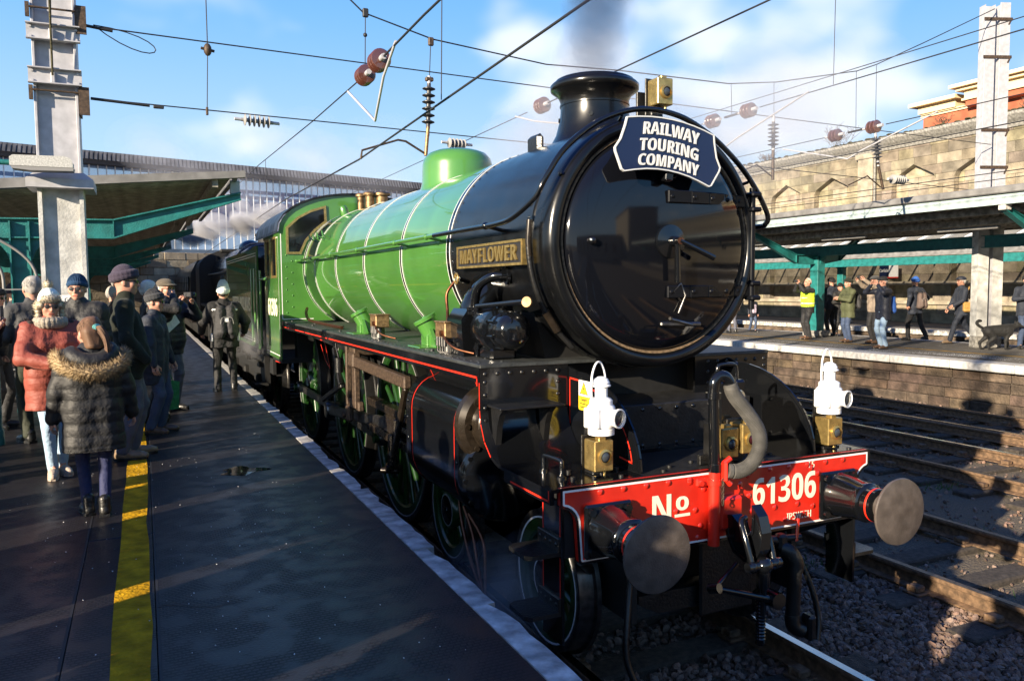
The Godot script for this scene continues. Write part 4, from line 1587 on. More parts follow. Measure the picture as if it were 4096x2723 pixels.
		st.tube([Vector3(x + 0.2 * k, 4.5, pz), Vector3(x + 0.2 * k - 0.4, 4.72, pz), Vector3(x + 0.2 * k - 0.95, 4.5, pz)], 0.014, 6)
		put("steady_arm", st, M.rust_steel, pd)
		k += 1
	var e2 := thing("far_contact_wire", "thin wire rising behind the dome to the brown insulator by the chimney", "cable")
	st = MB.new()
	st.tube([Vector3(1.9, 4.95, 12), Vector3(1.9, 4.92, -6.7)], 0.009, 5)
	st.tube([Vector3(1.9, 4.92, -7.2), Vector3(1.9, 4.92, -50)], 0.007, 5)
	put("wire", st, M.wire, e2)
	disc_insulator(e2, Vector3(1.9, 4.92, -6.85), Vector3(0, 0, 1), 0.105, 3)
	st = MB.new()
	st.tube([Vector3(1.9, 4.94, -7.6), Vector3(1.92, 4.76, -7.0), Vector3(1.97, 4.60, -6.3)], 0.012, 6)
	put("arcing_horn", st, M.galv, e2)
	st = MB.new()
	st.rod(Vector3(6.9, 9.5, -6.3), Vector3(6.86, 5.58, -6.3), 0.006, 5)
	put("far_dropper", st, M.wire, e2)

func inset(poly: PackedVector2Array, d: float) -> PackedVector2Array:
	var o := PackedVector2Array()
	var m := poly.size()
	var s := 1.0 if Geometry2D.is_polygon_clockwise(poly) else -1.0
	for i in m:
		var e0 := (poly[i] - poly[(i + m - 1) % m]).normalized()
		var e1 := (poly[(i + 1) % m] - poly[i]).normalized()
		var n0 := Vector2(e0.y, -e0.x) * s
		var n1 := Vector2(e1.y, -e1.x) * s
		var b := (n0 + n1).normalized()
		o.append(poly[i] + b * d / maxf(0.35, b.dot(n0)))
	return o

func outline(st: MB, poly: PackedVector2Array, d0: float, d1: float, z: float, thick := 0.0015) -> void:
	# a flat line that follows the polygon between two insets, raised a little from z
	var a := inset(poly, d0)
	var b := inset(poly, d1)
	var m := poly.size()
	for i in m:
		var j := (i + 1) % m
		st.quad(Vector3(a[i].x, a[i].y, z), Vector3(a[j].x, a[j].y, z), Vector3(b[j].x, b[j].y, z), Vector3(b[i].x, b[i].y, z), Vector3.BACK)
		if thick > 0.004:
			var e := (a[j] - a[i]).normalized()
			for q in [[a, 1.0], [b, -1.0]]:
				var w: PackedVector2Array = q[0]
				var nn = Vector3(e.y, -e.x, 0) * q[1]
				st.quad(Vector3(w[i].x, w[i].y, z), Vector3(w[j].x, w[j].y, z), Vector3(w[j].x, w[j].y, z - thick), Vector3(w[i].x, w[i].y, z - thick), nn)

func left_face(x: float) -> Transform3D:
	# local x -> world z, local y -> up, local z -> out to the platform side
	return Transform3D(Basis(Vector3(0, 0, 1), Vector3(0, 1, 0), Vector3(-1, 0, 0)), Vector3(x, 0, 0))

func strip(st: MB, pts: Array, w: float) -> void:
	# flat lining on a local x, y face
	for i in pts.size() - 1:
		var a: Vector2 = pts[i]
		var b: Vector2 = pts[i + 1]
		var e := (b - a).normalized()
		var nn := Vector2(-e.y, e.x) * w * 0.5
		a -= e * w * 0.4
		b += e * w * 0.4
		st.quad(Vector3(a.x + nn.x, a.y + nn.y, 0), Vector3(b.x + nn.x, b.y + nn.y, 0), Vector3(b.x - nn.x, b.y - nn.y, 0), Vector3(a.x - nn.x, a.y - nn.y, 0), Vector3.BACK)

const BY := 2.72
const AX := Vector3(0, 0, -1)

func build_engine() -> void:
	var o := thing("steam_locomotive", "apple green steam locomotive with black smokebox and red buffer beam", "locomotive")
	var st := MB.new()
	var base := Vector3(0, BY, 0)
	# ---- smokebox
	st.lathe([Vector2(0.752, 1.27), Vector2(0.765, 1.235), Vector2(0.79, 1.222), Vector2(0.82, 1.228), Vector2(0.848, 1.255), Vector2(0.860, 1.30), Vector2(0.862, 1.36), Vector2(0.862, 1.46), Vector2(0.872, 1.465), Vector2(0.872, 1.56), Vector2(0.862, 1.565), Vector2(0.862, 3.02)], base, AX, 96, 0, TAU, 50)
	var sb := put("smokebox", st, M.smokebox_black, o)
	st = MB.new()
	for k in 64:
		var a := TAU * k / 64
		var d := Vector3(cos(a), sin(a), 0)
		st.rivet(base + d * 0.871 + AX * 1.512, d, 0.013)
		st.rivet(base + d * 0.861 + AX * 2.95, d, 0.012)
	stuff(put("rivets", st, M.black_gloss, sb))
	st = MB.new()
	st.lathe([Vector2(0.738, 1.262), Vector2(0.742, 1.246), Vector2(0.756, 1.246), Vector2(0.758, 1.262)], base, AX, 96)
	put("door_seal", st, M.rim_rust, sb)
	st = MB.new()
	st.lathe([Vector2(0, 1.118), Vector2(0.15, 1.12), Vector2(0.3, 1.129), Vector2(0.45, 1.147), Vector2(0.57, 1.17), Vector2(0.65, 1.192), Vector2(0.695, 1.213), Vector2(0.722, 1.236), Vector2(0.736, 1.262)], base, AX, 96, 0, TAU, 60)
	var door := put("smokebox_door", st, M.door_black, o)
	st = MB.new()
	for y in [0.30, -0.335]:
		var xs := [-0.02, 0.17, 0.34, 0.50, 0.64]
		var last := Vector3.ZERO
		for i in 5:
			var rr: float = sqrt(xs[i] * xs[i] + y * y)
			var p := Vector3(xs[i], BY + y, -1.10 - 0.15 * pow(rr / 0.74, 2.4))
			if i > 0:
				st.bar(last, p, 0.085, 0.022, Vector3(0, 0, 1), 0.006)
			st.rivet(p + Vector3(0.03, 0, 0.008), Vector3.BACK, 0.017)
			last = p
		st.bar(last, Vector3(0.80, BY + y, -1.25), 0.085, 0.03, Vector3(0, 0, 1), 0.006)
		for e in [-0.07, 0.07]:
			st.box(Vector3(0.81, BY + y + e * 0.75, -1.235), Vector3(0.09, 0.035, 0.09), 0.01)
	st.rod(Vector3(0.80, BY - 0.47, -1.235), Vector3(0.80, BY + 0.40, -1.235), 0.022, 10)
	put("hinge", st, M.hinge_black, door)
	st = MB.new()
	st.lathe([Vector2(0.115, 0), Vector2(0.112, 0.018), Vector2(0.06, 0.03), Vector2(0.035, 0.035), Vector2(0.033, 0.075), Vector2(0.026, 0.08), Vector2(0.026, 0.12), Vector2(0, 0.122)], base + Vector3(0, 0, -1.122), Vector3.BACK, 24)
	st.rod(base + Vector3(0, 0, -1.04), base + Vector3(0.02, -0.27, -1.06), 0.018, 8, 0.02)
	st.rod(base + Vector3(0, 0, -1.01), base + Vector3(0.27, -0.11, -1.0), 0.016, 8, 0.02)
	put("dart_handle", st, M.black_gloss, door)
	st = MB.new()
	st.rod(base + Vector3(0, 0, -1.055), base + Vector3(0, 0, -1.0), 0.024, 12)
	put("dart_nut", st, M.copper, door)
	st = MB.new()
	st.ball(base + Vector3(-0.58, 0.0, -1.15), Vector3(0.026, 0.026, 0.026), 12, 8)
	st.rod(base + Vector3(-0.58, 0.0, -1.18), base + Vector3(-0.58, 0.0, -1.15), 0.014, 8)
	put("knob", st, M.black_gloss, door)
	st = MB.new()
	st.bar(base + Vector3(-0.05, -0.55, -1.16), base + Vector3(0.28, -0.56, -1.15), 0.03, 0.03, Vector3.UP, 0.008)
	st.rod(base + Vector3(0.04, -0.52, -1.15), base + Vector3(0.18, -0.56, -1.11), 0.012, 6)
	st.tube([base + Vector3(0.10, -0.40, -1.13), base + Vector3(0.03, -0.33, -1.12), base + Vector3(0.09, -0.28, -1.12), base + Vector3(0.13, -0.36, -1.12), base + Vector3(0.08, -0.48, -1.13)], 0.008, 6)
	put("lamp_iron", st, M.steel, door)
	st = MB.new()
	st.box(base + Vector3(0.0, 0.47, -1.12), Vector3(0.075, 0.11, 0.05), 0.008)
	st.box(base + Vector3(0.0, 0.50, -1.085), Vector3(0.05, 0.03, 0.06), 0.006)
	put("board_bracket", st, M.black_gloss, door)
	# saddle and the strake under the smokebox
	st = MB.new()
	st.prism(PackedVector2Array([Vector2(-0.62, 1.3), Vector2(-0.60, 1.8), Vector2(-0.72, 2.25), Vector2(0.72, 2.25), Vector2(0.60, 1.8), Vector2(0.62, 1.3)]), -2.9, -1.72)
	put("saddle", st, M.soot, o)
	# ---- boiler
	st = MB.new()
	st.lathe([Vector2(0.862, 3.02), Vector2(0.866, 4.4), Vector2(0.872, 5.9), Vector2(0.885, 7.3), Vector2(0.90, 8.6), Vector2(0.905, 9.60)], base + Vector3(0, 0.0, 0), AX, 96, 0, TAU, 60)
	var bo := put("boiler", st, M.green, o)
	var bands := [[3.05, 0.864, 0.07], [4.40, 0.868, 0.052], [5.85, 0.873, 0.055], [7.28, 0.886, 0.055], [8.62, 0.902, 0.04], [9.45, 0.908, 0.12]]
	for b in bands:
		st = MB.new()
		var h: float = b[2] * 0.5
		st.lathe([Vector2(b[1], b[0] - h), Vector2(b[1] + 0.003, b[0] - h), Vector2(b[1] + 0.003, b[0] + h), Vector2(b[1], b[0] + h)], base, AX, 96)
		var bd := put("band", st, M.black_gloss, bo)
		st = MB.new()
		for s in [-1.0, 1.0]:
			var c: float = b[0] + s * (h + 0.0035)
			st.lathe([Vector2(b[1], c - 0.0045), Vector2(b[1] + 0.0035, c - 0.004), Vector2(b[1] + 0.0035, c + 0.004), Vector2(b[1], c + 0.0045)], base, AX, 96)
		put("white_line", st, M.white_line, bd)
	st = MB.new()
	st.lathe([Vector2(0.47, -0.10), Vector2(0.42, -0.03), Vector2(0.395, 0.06), Vector2(0.39, 0.18), Vector2(0.388, 0.26), Vector2(0.37, 0.33), Vector2(0.32, 0.388), Vector2(0.24, 0.42), Vector2(0.12, 0.437), Vector2(0, 0.44)], Vector3(0, 3.50, -5.06), Vector3.UP, 48, 0, TAU, 60)
	put("dome", st, M.green, o)
	st = MB.new()
	st.lathe([Vector2(0.50, -0.22), Vector2(0.42, -0.12), Vector2(0.345, -0.06), Vector2(0.30, 0.02), Vector2(0.272, 0.12), Vector2(0.262, 0.2), Vector2(0.262, 0.235), Vector2(0.268, 0.238), Vector2(0.268, 0.25), Vector2(0.262, 0.253), Vector2(0.265, 0.28), Vector2(0.28, 0.315), Vector2(0.318, 0.345), Vector2(0.338, 0.36), Vector2(0.340, 0.395), Vector2(0.325, 0.41), Vector2(0.305, 0.412), Vector2(0.30, 0.432), Vector2(0.285, 0.44), Vector2(0.24, 0.44), Vector2(0.23, 0.2), Vector2(0, 0.1)], Vector3(0, 3.56, -2.1), Vector3.UP, 48, 0, TAU, 50)
	for a in [2.2, 3.6, 5.2]:
		st.bolt(Vector3(cos(a) * 0.262, 3.70, -2.1 + sin(a) * 0.262), Vector3(cos(a), 0, sin(a)), 0.018)
	put("chimney", st, M.smokebox_black, o)
	st = MB.new()
	st.box(Vector3(-0.30, 3.56, -2.52), Vector3(0.06, 0.16, 0.22), 0.03)
	put("lifting_lug", st, M.black_worn, o)
	# top marker lamp on its iron
	st = MB.new()
	st.box(Vector3(0.10, 3.66, -1.60), Vector3(0.10, 0.30, 0.02), 0.004)
	st.box(Vector3(0.14, 3.66, -1.55), Vector3(0.06, 0.06, 0.10), 0.006)
	put("lamp_bracket", st, M.black_worn, o)
	marker(o, Vector3(0.165, 3.785, -1.47), false)
	# safety valves and whistle
	for q in [[-0.02, -8.75, 0.075], [0.16, -8.72, 0.1], [-0.10, -8.98, 0.06]]:
		st = MB.new()
		var r: float = q[2]
		st.lathe([Vector2(r * 1.25, 0), Vector2(r * 1.2, 0.03), Vector2(r * 0.85, 0.04), Vector2(r * 0.9, 0.24), Vector2(r * 1.35, 0.25), Vector2(r * 1.35, 0.28), Vector2(r * 1.0, 0.30), Vector2(0, 0.31)], Vector3(q[0], 3.58, q[1]), Vector3.UP, 20)
		put("safety_valve", st, M.brass_dull, o)
	st = MB.new()
	st.lathe([Vector2(0.07, 0), Vector2(0.065, 0.06), Vector2(0.06, 0.14), Vector2(0.04, 0.17), Vector2(0, 0.175)], Vector3(-0.38, 3.50, -8.8), Vector3(-0.3, 1, 0), 14)
	put("manifold_cover", st, M.green, o)
	st = MB.new()
	for q in [-8.0, -8.35, -8.65, -8.95]:
		var p := Vector3(-0.80, 3.13, q)
		st.rod(p, p + Vector3(-0.1, 0.05, 0), 0.012, 6)
		st.rod(p + Vector3(-0.1, 0.0, 0.04), p + Vector3(-0.1, 0.1, -0.04), 0.01, 6)
	put("washout_plugs", st, M.green, o)
	# ---- handrails
	var rail := []
	for z in [-9.7, -8.0, -6.0, -4.0, -2.2, -1.75]:
		rail.append(Vector3(-0.985, 2.86, z))
	rail.append(Vector3(-0.985, 2.885, -1.48))
	for q in [[163, 0.955, -1.30], [155, 0.95, -1.25], [140, 0.935, -1.24], [120, 0.91, -1.24], [100, 0.895, -1.24], [80, 0.875, -1.24], [62, 0.86, -1.24], [48, 0.865, -1.24], [36, 0.89, -1.24], [26, 0.92, -1.24], [18, 0.95, -1.24], [12, 0.975, -1.245], [9, 0.985, -1.29]]:
		var a := deg_to_rad(q[0])
		rail.append(Vector3(cos(a) * q[1], BY + sin(a) * q[1], q[2]))
	for z in [-1.42, -2.2, -4.0, -6.0, -9.7]:
		rail.append(Vector3(0.99, 2.86, z))
	st = MB.new()
	var green_part := rail.slice(0, 4)
	green_part.append(Vector3(-0.985, 2.86, -3.06))
	st.tube(green_part, 0.019, 10)
	put("handrail", st, M.green, o)
	st = MB.new()
	var black_part := [Vector3(-0.985, 2.86, -3.06)] + rail.slice(4)
	st.tube(smooth_path(black_part, 5), 0.019, 10)
	put("handrail", st, M.black_gloss, o)
	var knobs := MB.new()
	var knobs2 := MB.new()
	for q in [[-9.6, true], [-8.4, true], [-7.1, true], [-5.7, true], [-4.2, true], [-3.25, true], [-1.95, false]]:
		var b: MB = knobs if q[1] else knobs2
		b.rod(Vector3(-0.85, 2.83, q[0]), Vector3(-0.985, 2.86, q[0]), 0.014, 8)
		b.ball(Vector3(-0.985, 2.86, q[0]), Vector3(0.028, 0.028, 0.028), 10, 6)
	for a in [150.0, 110.0, 70.0, 30.0]:
		var d := Vector3(cos(deg_to_rad(a)), sin(deg_to_rad(a)), 0)
		knobs2.rod(base + d * 0.85 + AX * 1.30, base + d * 0.88 + AX * 1.24, 0.012, 6)
	put("rail_knobs", knobs, M.green, o)
	put("rail_knobs", knobs2, M.black_gloss, o)
	# pipe down the edge of the smokebox
	st = MB.new()
	var pp := []
	for a in [171, 180, 190, 200, 210, 220, 230]:
		pp.append(base + Vector3(cos(deg_to_rad(a)), sin(deg_to_rad(a)), 0) * 0.915 + AX * 1.40)
	st.tube(smooth_path(pp, 4), 0.02, 8)
	put("ejector_pipe", st, M.black_worn, o)
	st = MB.new()
	st.tube([pp[0], pp[1], pp[1].lerp(pp[2], 0.6)], 0.022, 8)
	put("pipe_union", st, M.oily, o)
	st = MB.new()
	st.rod(pp[4], pp[5], 0.03, 8)
	put("pipe_union", st, M.oily, o)
	# name plate
	st = MB.new()
	st.xf = left_face(-0.905)
	var np := PackedVector2Array([Vector2(-2.70, 2.575), Vector2(-1.49, 2.575), Vector2(-1.49, 2.745), Vector2(-2.70, 2.745)])
	st.prism(np, -0.09, 0.008)
	var plate := put("nameplate", st, M.ink, o)
	st = MB.new()
	st.xf = left_face(-0.905)
	outline(st, np, -0.001, 0.016, 0.016, 0.02)
	st.prism(PackedVector2Array([Vector2(-1.489, 2.574), Vector2(-1.486, 2.574), Vector2(-1.486, 2.746), Vector2(-1.489, 2.746)]), -0.085, 0.014)
	put("brass_rim", st, M.brass, plate)
	var tx := put("lettering", letters("MAYFLOWER", 0.105, 0.012, true, 1.2), M.brass, plate)
	tx.position = Vector3(-0.922, 2.66, -2.095)
	tx.rotation.y = -PI / 2
	engine_plates(o)
	engine_front(o)
	engine_motion(o)
	engine_cab(o)
	engine_fittings(o)

func marker(o: Node3D, at: Vector3, red: bool) -> void:
	var st := MB.new()
	st.box(at, Vector3(0.13, 0.185, 0.125), 0.006)
	st.box(at + Vector3(0, 0.1, 0.02), Vector3(0.05, 0.025, 0.05), 0.005)
	st.lathe([Vector2(0.046, 0), Vector2(0.046, 0.012), Vector2(0.034, 0.016)], at + Vector3(0.005, -0.005, 0.062), Vector3.BACK, 20)
	st.rod(at + Vector3(0.02, -0.115, 0.03), at + Vector3(0.02, -0.09, 0.03), 0.012, 6)
	var l := put("marker_lamp", st, M.brass, o)
	st = MB.new()
	st.ball(at + Vector3(0.005, -0.005, 0.058), Vector3(0.035, 0.035, 0.028), 16, 8)
	put("lens", st, M.lens_red if red else M.lens, l)
	st = MB.new()
	st.box(at + Vector3(-0.005, -0.02, -0.072), Vector3(0.15, 0.26, 0.012), 0.003)
	put("back_plate", st, M.black_worn, l)

func engine_plates(o: Node3D) -> void:
	# running plate, its valance and the curved drop to the front deck
	var st := MB.new()
	slab(st, -1.22, 1.22, 1.895, 1.92, -9.6, -1.51, 0.004)
	var rp := put("running_plate", st, M.plate_top, o)
	st = MB.new()
	for s in [-1.0, 1.0]:
		slab(st, 1.2 * s, 1.222 * s, 1.80, 1.894, -9.6, -1.53)
	put("valance", st, M.black_gloss, rp)
	st = MB.new()
	st.xf = left_face(-1.2235)
	strip(st, [Vector2(-9.58, 1.832), Vector2(-6.3, 1.832)], 0.014)
	strip(st, [Vector2(-6.2, 1.832), Vector2(-1.56, 1.832), Vector2(-1.56, 1.78)], 0.014)
	put("red_lining", st, M.red_line, rp)
	st = MB.new()
	for k in 60:
		var z := -1.65 - k * 0.13
		st.rivet(Vector3(-1.17, 1.92, z), Vector3.UP, 0.012)
		if k % 2 == 0:
			st.rivet(Vector3(-1.0 + 0.05 * sin(k * 1.7), 1.92, z), Vector3.UP, 0.012)
	for k in 14:
		st.bolt(Vector3(-1.12 + 0.14 * (k % 3), 1.92, -2.75 - 0.55 * k), Vector3.UP, 0.018)
	stuff(put("rivets", st, M.plate_top, rp))
	for s in [-1.0, 1.0]:
		var path := [Vector2(-1.52, 1.895), Vector2(-1.52, 1.60)]
		for i in 9:
			var a := deg_to_rad(180.0 + 90.0 * i / 8.0)
			path.append(Vector2(-1.19 + 0.33 * cos(a), 1.60 + 0.29 * sin(a)))
		path.append(Vector2(-0.53, 1.31))
		var poly := PackedVector2Array()
		for p in path:
			poly.append(p)
		for i in range(path.size() - 1, -1, -1):
			var a: Vector2 = path[maxi(i - 1, 0)]
			var b: Vector2 = path[mini(i + 1, path.size() - 1)]
			var e := (b - a).normalized()
			poly.append(path[i] + Vector2(e.y, -e.x) * 0.02)
		st = MB.new()
		st.xf = Transform3D(Basis(Vector3(0, 0, 1), Vector3(0, 1, 0), Vector3(-1, 0, 0)), Vector3.ZERO)
		st.prism(poly, -0.52 if s > 0 else 0.56, -1.215 if s > 0 else 1.215, true)
		var dp := put("drop_plate", st, M.black_gloss, o)
		st = MB.new()
		for k in 7:
			st.rivet(Vector3(s * (0.64 + k * 0.09), 1.855, -1.519), Vector3.BACK, 0.016)
		for k in 5:
			st.rivet(Vector3(s * 1.18, 1.80 - k * 0.085, -1.519), Vector3.BACK, 0.016)
			st.rivet(Vector3(s * 0.64, 1.78 - k * 0.085, -1.519), Vector3.BACK, 0.014)
		stuff(put("rivets", st, M.black_worn, dp))
		if s < 0:
			st = MB.new()
			st.xf = left_face(-1.2165)
			strip(st, [Vector2(-1.537, 1.80), Vector2(-1.537, 1.62), Vector2(-1.52, 1.53), Vector2(-1.46, 1.42), Vector2(-1.36, 1.34)], 0.012)
			put("red_lining", st, M.red_line, dp)
			st = MB.new()
			slab(st, -1.17, -0.70, 1.64, 1.655, -1.52, -1.30, 0.004)
			for x in [-1.13, -0.78]:
				var g := PackedVector2Array([Vector2(-1.5, 1.64), Vector2(-1.31, 1.64), Vector2(-1.36, 1.60), Vector2(-1.40, 1.52), Vector2(-1.43, 1.38), Vector2(-1.46, 1.36)])
				st.xf = left_face(x)
				st.prism(g, -0.02, 0.02)
			st.xf = Transform3D.IDENTITY
			put("step_bracket", st, M.black_worn, dp)
	# front deck
	st = MB.new()
	slab(st, -0.56, 0.52, 1.29, 1.31, -1.60, -0.53)
	var dk := put("front_deck", st, M.deck_black, o)
	st = MB.new()
	for s in [-1.0, 1.0]:
		slab(st, 1.19 * s, 1.215 * s, 1.225, 1.289, -1.15, -0.53)
	put("deck_valance", st, M.black_gloss, dk)
	st = MB.new()
	st.xf = left_face(-1.2165)
	strip(st, [Vector2(-1.05, 1.245), Vector2(-0.548, 1.245), Vector2(-0.548, 1.30)], 0.012)
	put("red_lining", st, M.red_line, dk)
	st = MB.new()
	for q in [[-1.05, -0.72], [-0.98, -0.70], [-0.92, -0.86], [-0.86, -0.66], [-0.70, -0.62], [-0.62, -0.8], [-0.4, -0.62], [-0.3, -0.7], [-0.1, -0.75], [0.2, -0.66], [0.35, -0.6], [0.5, -0.7], [0.9, -0.62], [1.05, -0.78], [1.1, -0.6], [0.95, -0.85], [1.08, -0.95], [-0.72, -1.0]]:
		st.bolt(Vector3(q[0], 1.31, q[1]), Vector3.UP, 0.016)
	put("deck_bolts", st, M.deck_black, dk)
	st = MB.new()
	for q in [[Vector3(-1.03, 1.31, -0.97), Vector3(-1.02, 1.31, -0.76)], [Vector3(1.08, 1.31, -0.93), Vector3(1.1, 1.31, -0.72)]]:
		st = MB.new()
		st.tube(smooth_path([q[0], q[0] + Vector3(0, 0.085, 0), q[0] + Vector3(0, 0.1, 0.03), q[1] + Vector3(0, 0.1, -0.03), q[1] + Vector3(0, 0.085, 0), q[1]], 3), 0.014, 8)
		st.rod(q[0], q[0] + Vector3(0, 0.012, 0), 0.028, 8)
		st.rod(q[1], q[1] + Vector3(0, 0.012, 0), 0.028, 8)
		put("grab_handle", st, M.black_gloss, dk)
	# box between the frames under the smokebox
	st = MB.new()
	slab(st, -0.53, 0.77, 1.30, 1.625, -1.75, -1.20, 0.006)
	slab(st, -0.53, 0.77, 1.62, 1.95, -1.95, -1.75)
	var bx := put("frame_box", st, M.deck_black, o)
	st = MB.new()
	for k in 9:
		st.rivet(Vector3(-0.44 + k * 0.14, 1.59, -1.199), Vector3.BACK, 0.014)
		st.rivet(Vector3(-0.44 + k * 0.14, 1.345, -1.199), Vector3.BACK, 0.014)
	slab(st, -0.53, 0.77, 1.312, 1.335, -1.199, -1.13)
	stuff(put("rivets", st, M.black_gloss, bx))
	for x in [-0.545, 0.83]:
		st = MB.new()
		var g := PackedVector2Array([Vector2(-1.6, 1.31), Vector2(-1.6, 1.90), Vector2(-1.42, 1.85)])
		for i in 11:
			var a := deg_to_rad(90.0 - 90.0 * i / 10.0)
			g.append(Vector2(-1.40 + 0.74 * cos(a), 1.31 + 0.52 * sin(a)))
		st.xf = left_face(x)
		st.prism(g, -0.01, 0.01)
		for i in range(3, g.size() - 1):
			st.bar(Vector3(g[i].x, g[i].y, 0), Vector3(g[i + 1].x, g[i + 1].y, 0), 0.05, 0.012, Vector3(0, 0, 1))
		var gp := put("frame_gusset", st, M.black_gloss, o)
		if x < 0:
			st = MB.new()
			st.xf = left_face(x - 0.0115)
			var l := [Vector2(-1.5, 1.36), Vector2(-1.5, 1.80), Vector2(-1.38, 1.795)]
			for i in 9:
				var a := deg_to_rad(82.0 - 76.0 * i / 8.0)
				l.append(Vector2(-1.40 + 0.68 * cos(a), 1.31 + 0.465 * sin(a)))
			l.append(Vector2(-0.86, 1.37))
			strip(st, l, 0.011)
			put("red_lining", st, M.red_line, gp)
	var wn := MeshInstance3D.new()
	st = MB.new()
	st.xf = left_face(-0.557)
	st.prism(PackedVector2Array([Vector2(-1.37, 1.695), Vector2(-1.225, 1.695), Vector2(-1.225, 1.80), Vector2(-1.37, 1.80)]), 0.0, 0.002)
	wn = put("warning_label", st, M.lamp_white, o)
	wn.set_meta("label", "white and yellow danger label on the frame plate")
	st = MB.new()
	st.xf = left_face(-0.5575)
	st.prism(PackedVector2Array([Vector2(-1.37, 1.60), Vector2(-1.225, 1.60), Vector2(-1.225, 1.694), Vector2(-1.37, 1.694)]), 0.0, 0.0025)
	st.prism(PackedVector2Array([Vector2(-1.345, 1.712), Vector2(-1.25, 1.712), Vector2(-1.2975, 1.788)]), 0.003, 0.004)
	put("yellow_field", st, M.yellow_sign, wn)
	st = MB.new()
	st.xf = left_face(-0.5625)
	var tri := PackedVector2Array([Vector2(-1.348, 1.710), Vector2(-1.247, 1.710), Vector2(-1.2975, 1.791)])
	outline(st, tri, -0.002, 0.004, 0)
	st.prism(PackedVector2Array([Vector2(-1.293, 1.77), Vector2(-1.305, 1.742), Vector2(-1.297, 1.742), Vector2(-1.303, 1.717), Vector2(-1.286, 1.749), Vector2(-1.294, 1.749)]), 0, 0.001)
	put("lightning_mark", st, M.ink, wn)
	var t := put("lettering", letters("Danger", 0.022, 0.002, false, 0.85), M.ink, wn)
	t.position = Vector3(-0.561, 1.672, -1.2975)
	t.rotation.y = -PI / 2
	for y in [1.645, 1.622]:
		t = put("lettering", letters("Overhead live wires", 0.010, 0.002, false, 0.9), M.ink, wn)
		t.position = Vector3(-0.561, y, -1.2975)
		t.rotation.y = -PI / 2

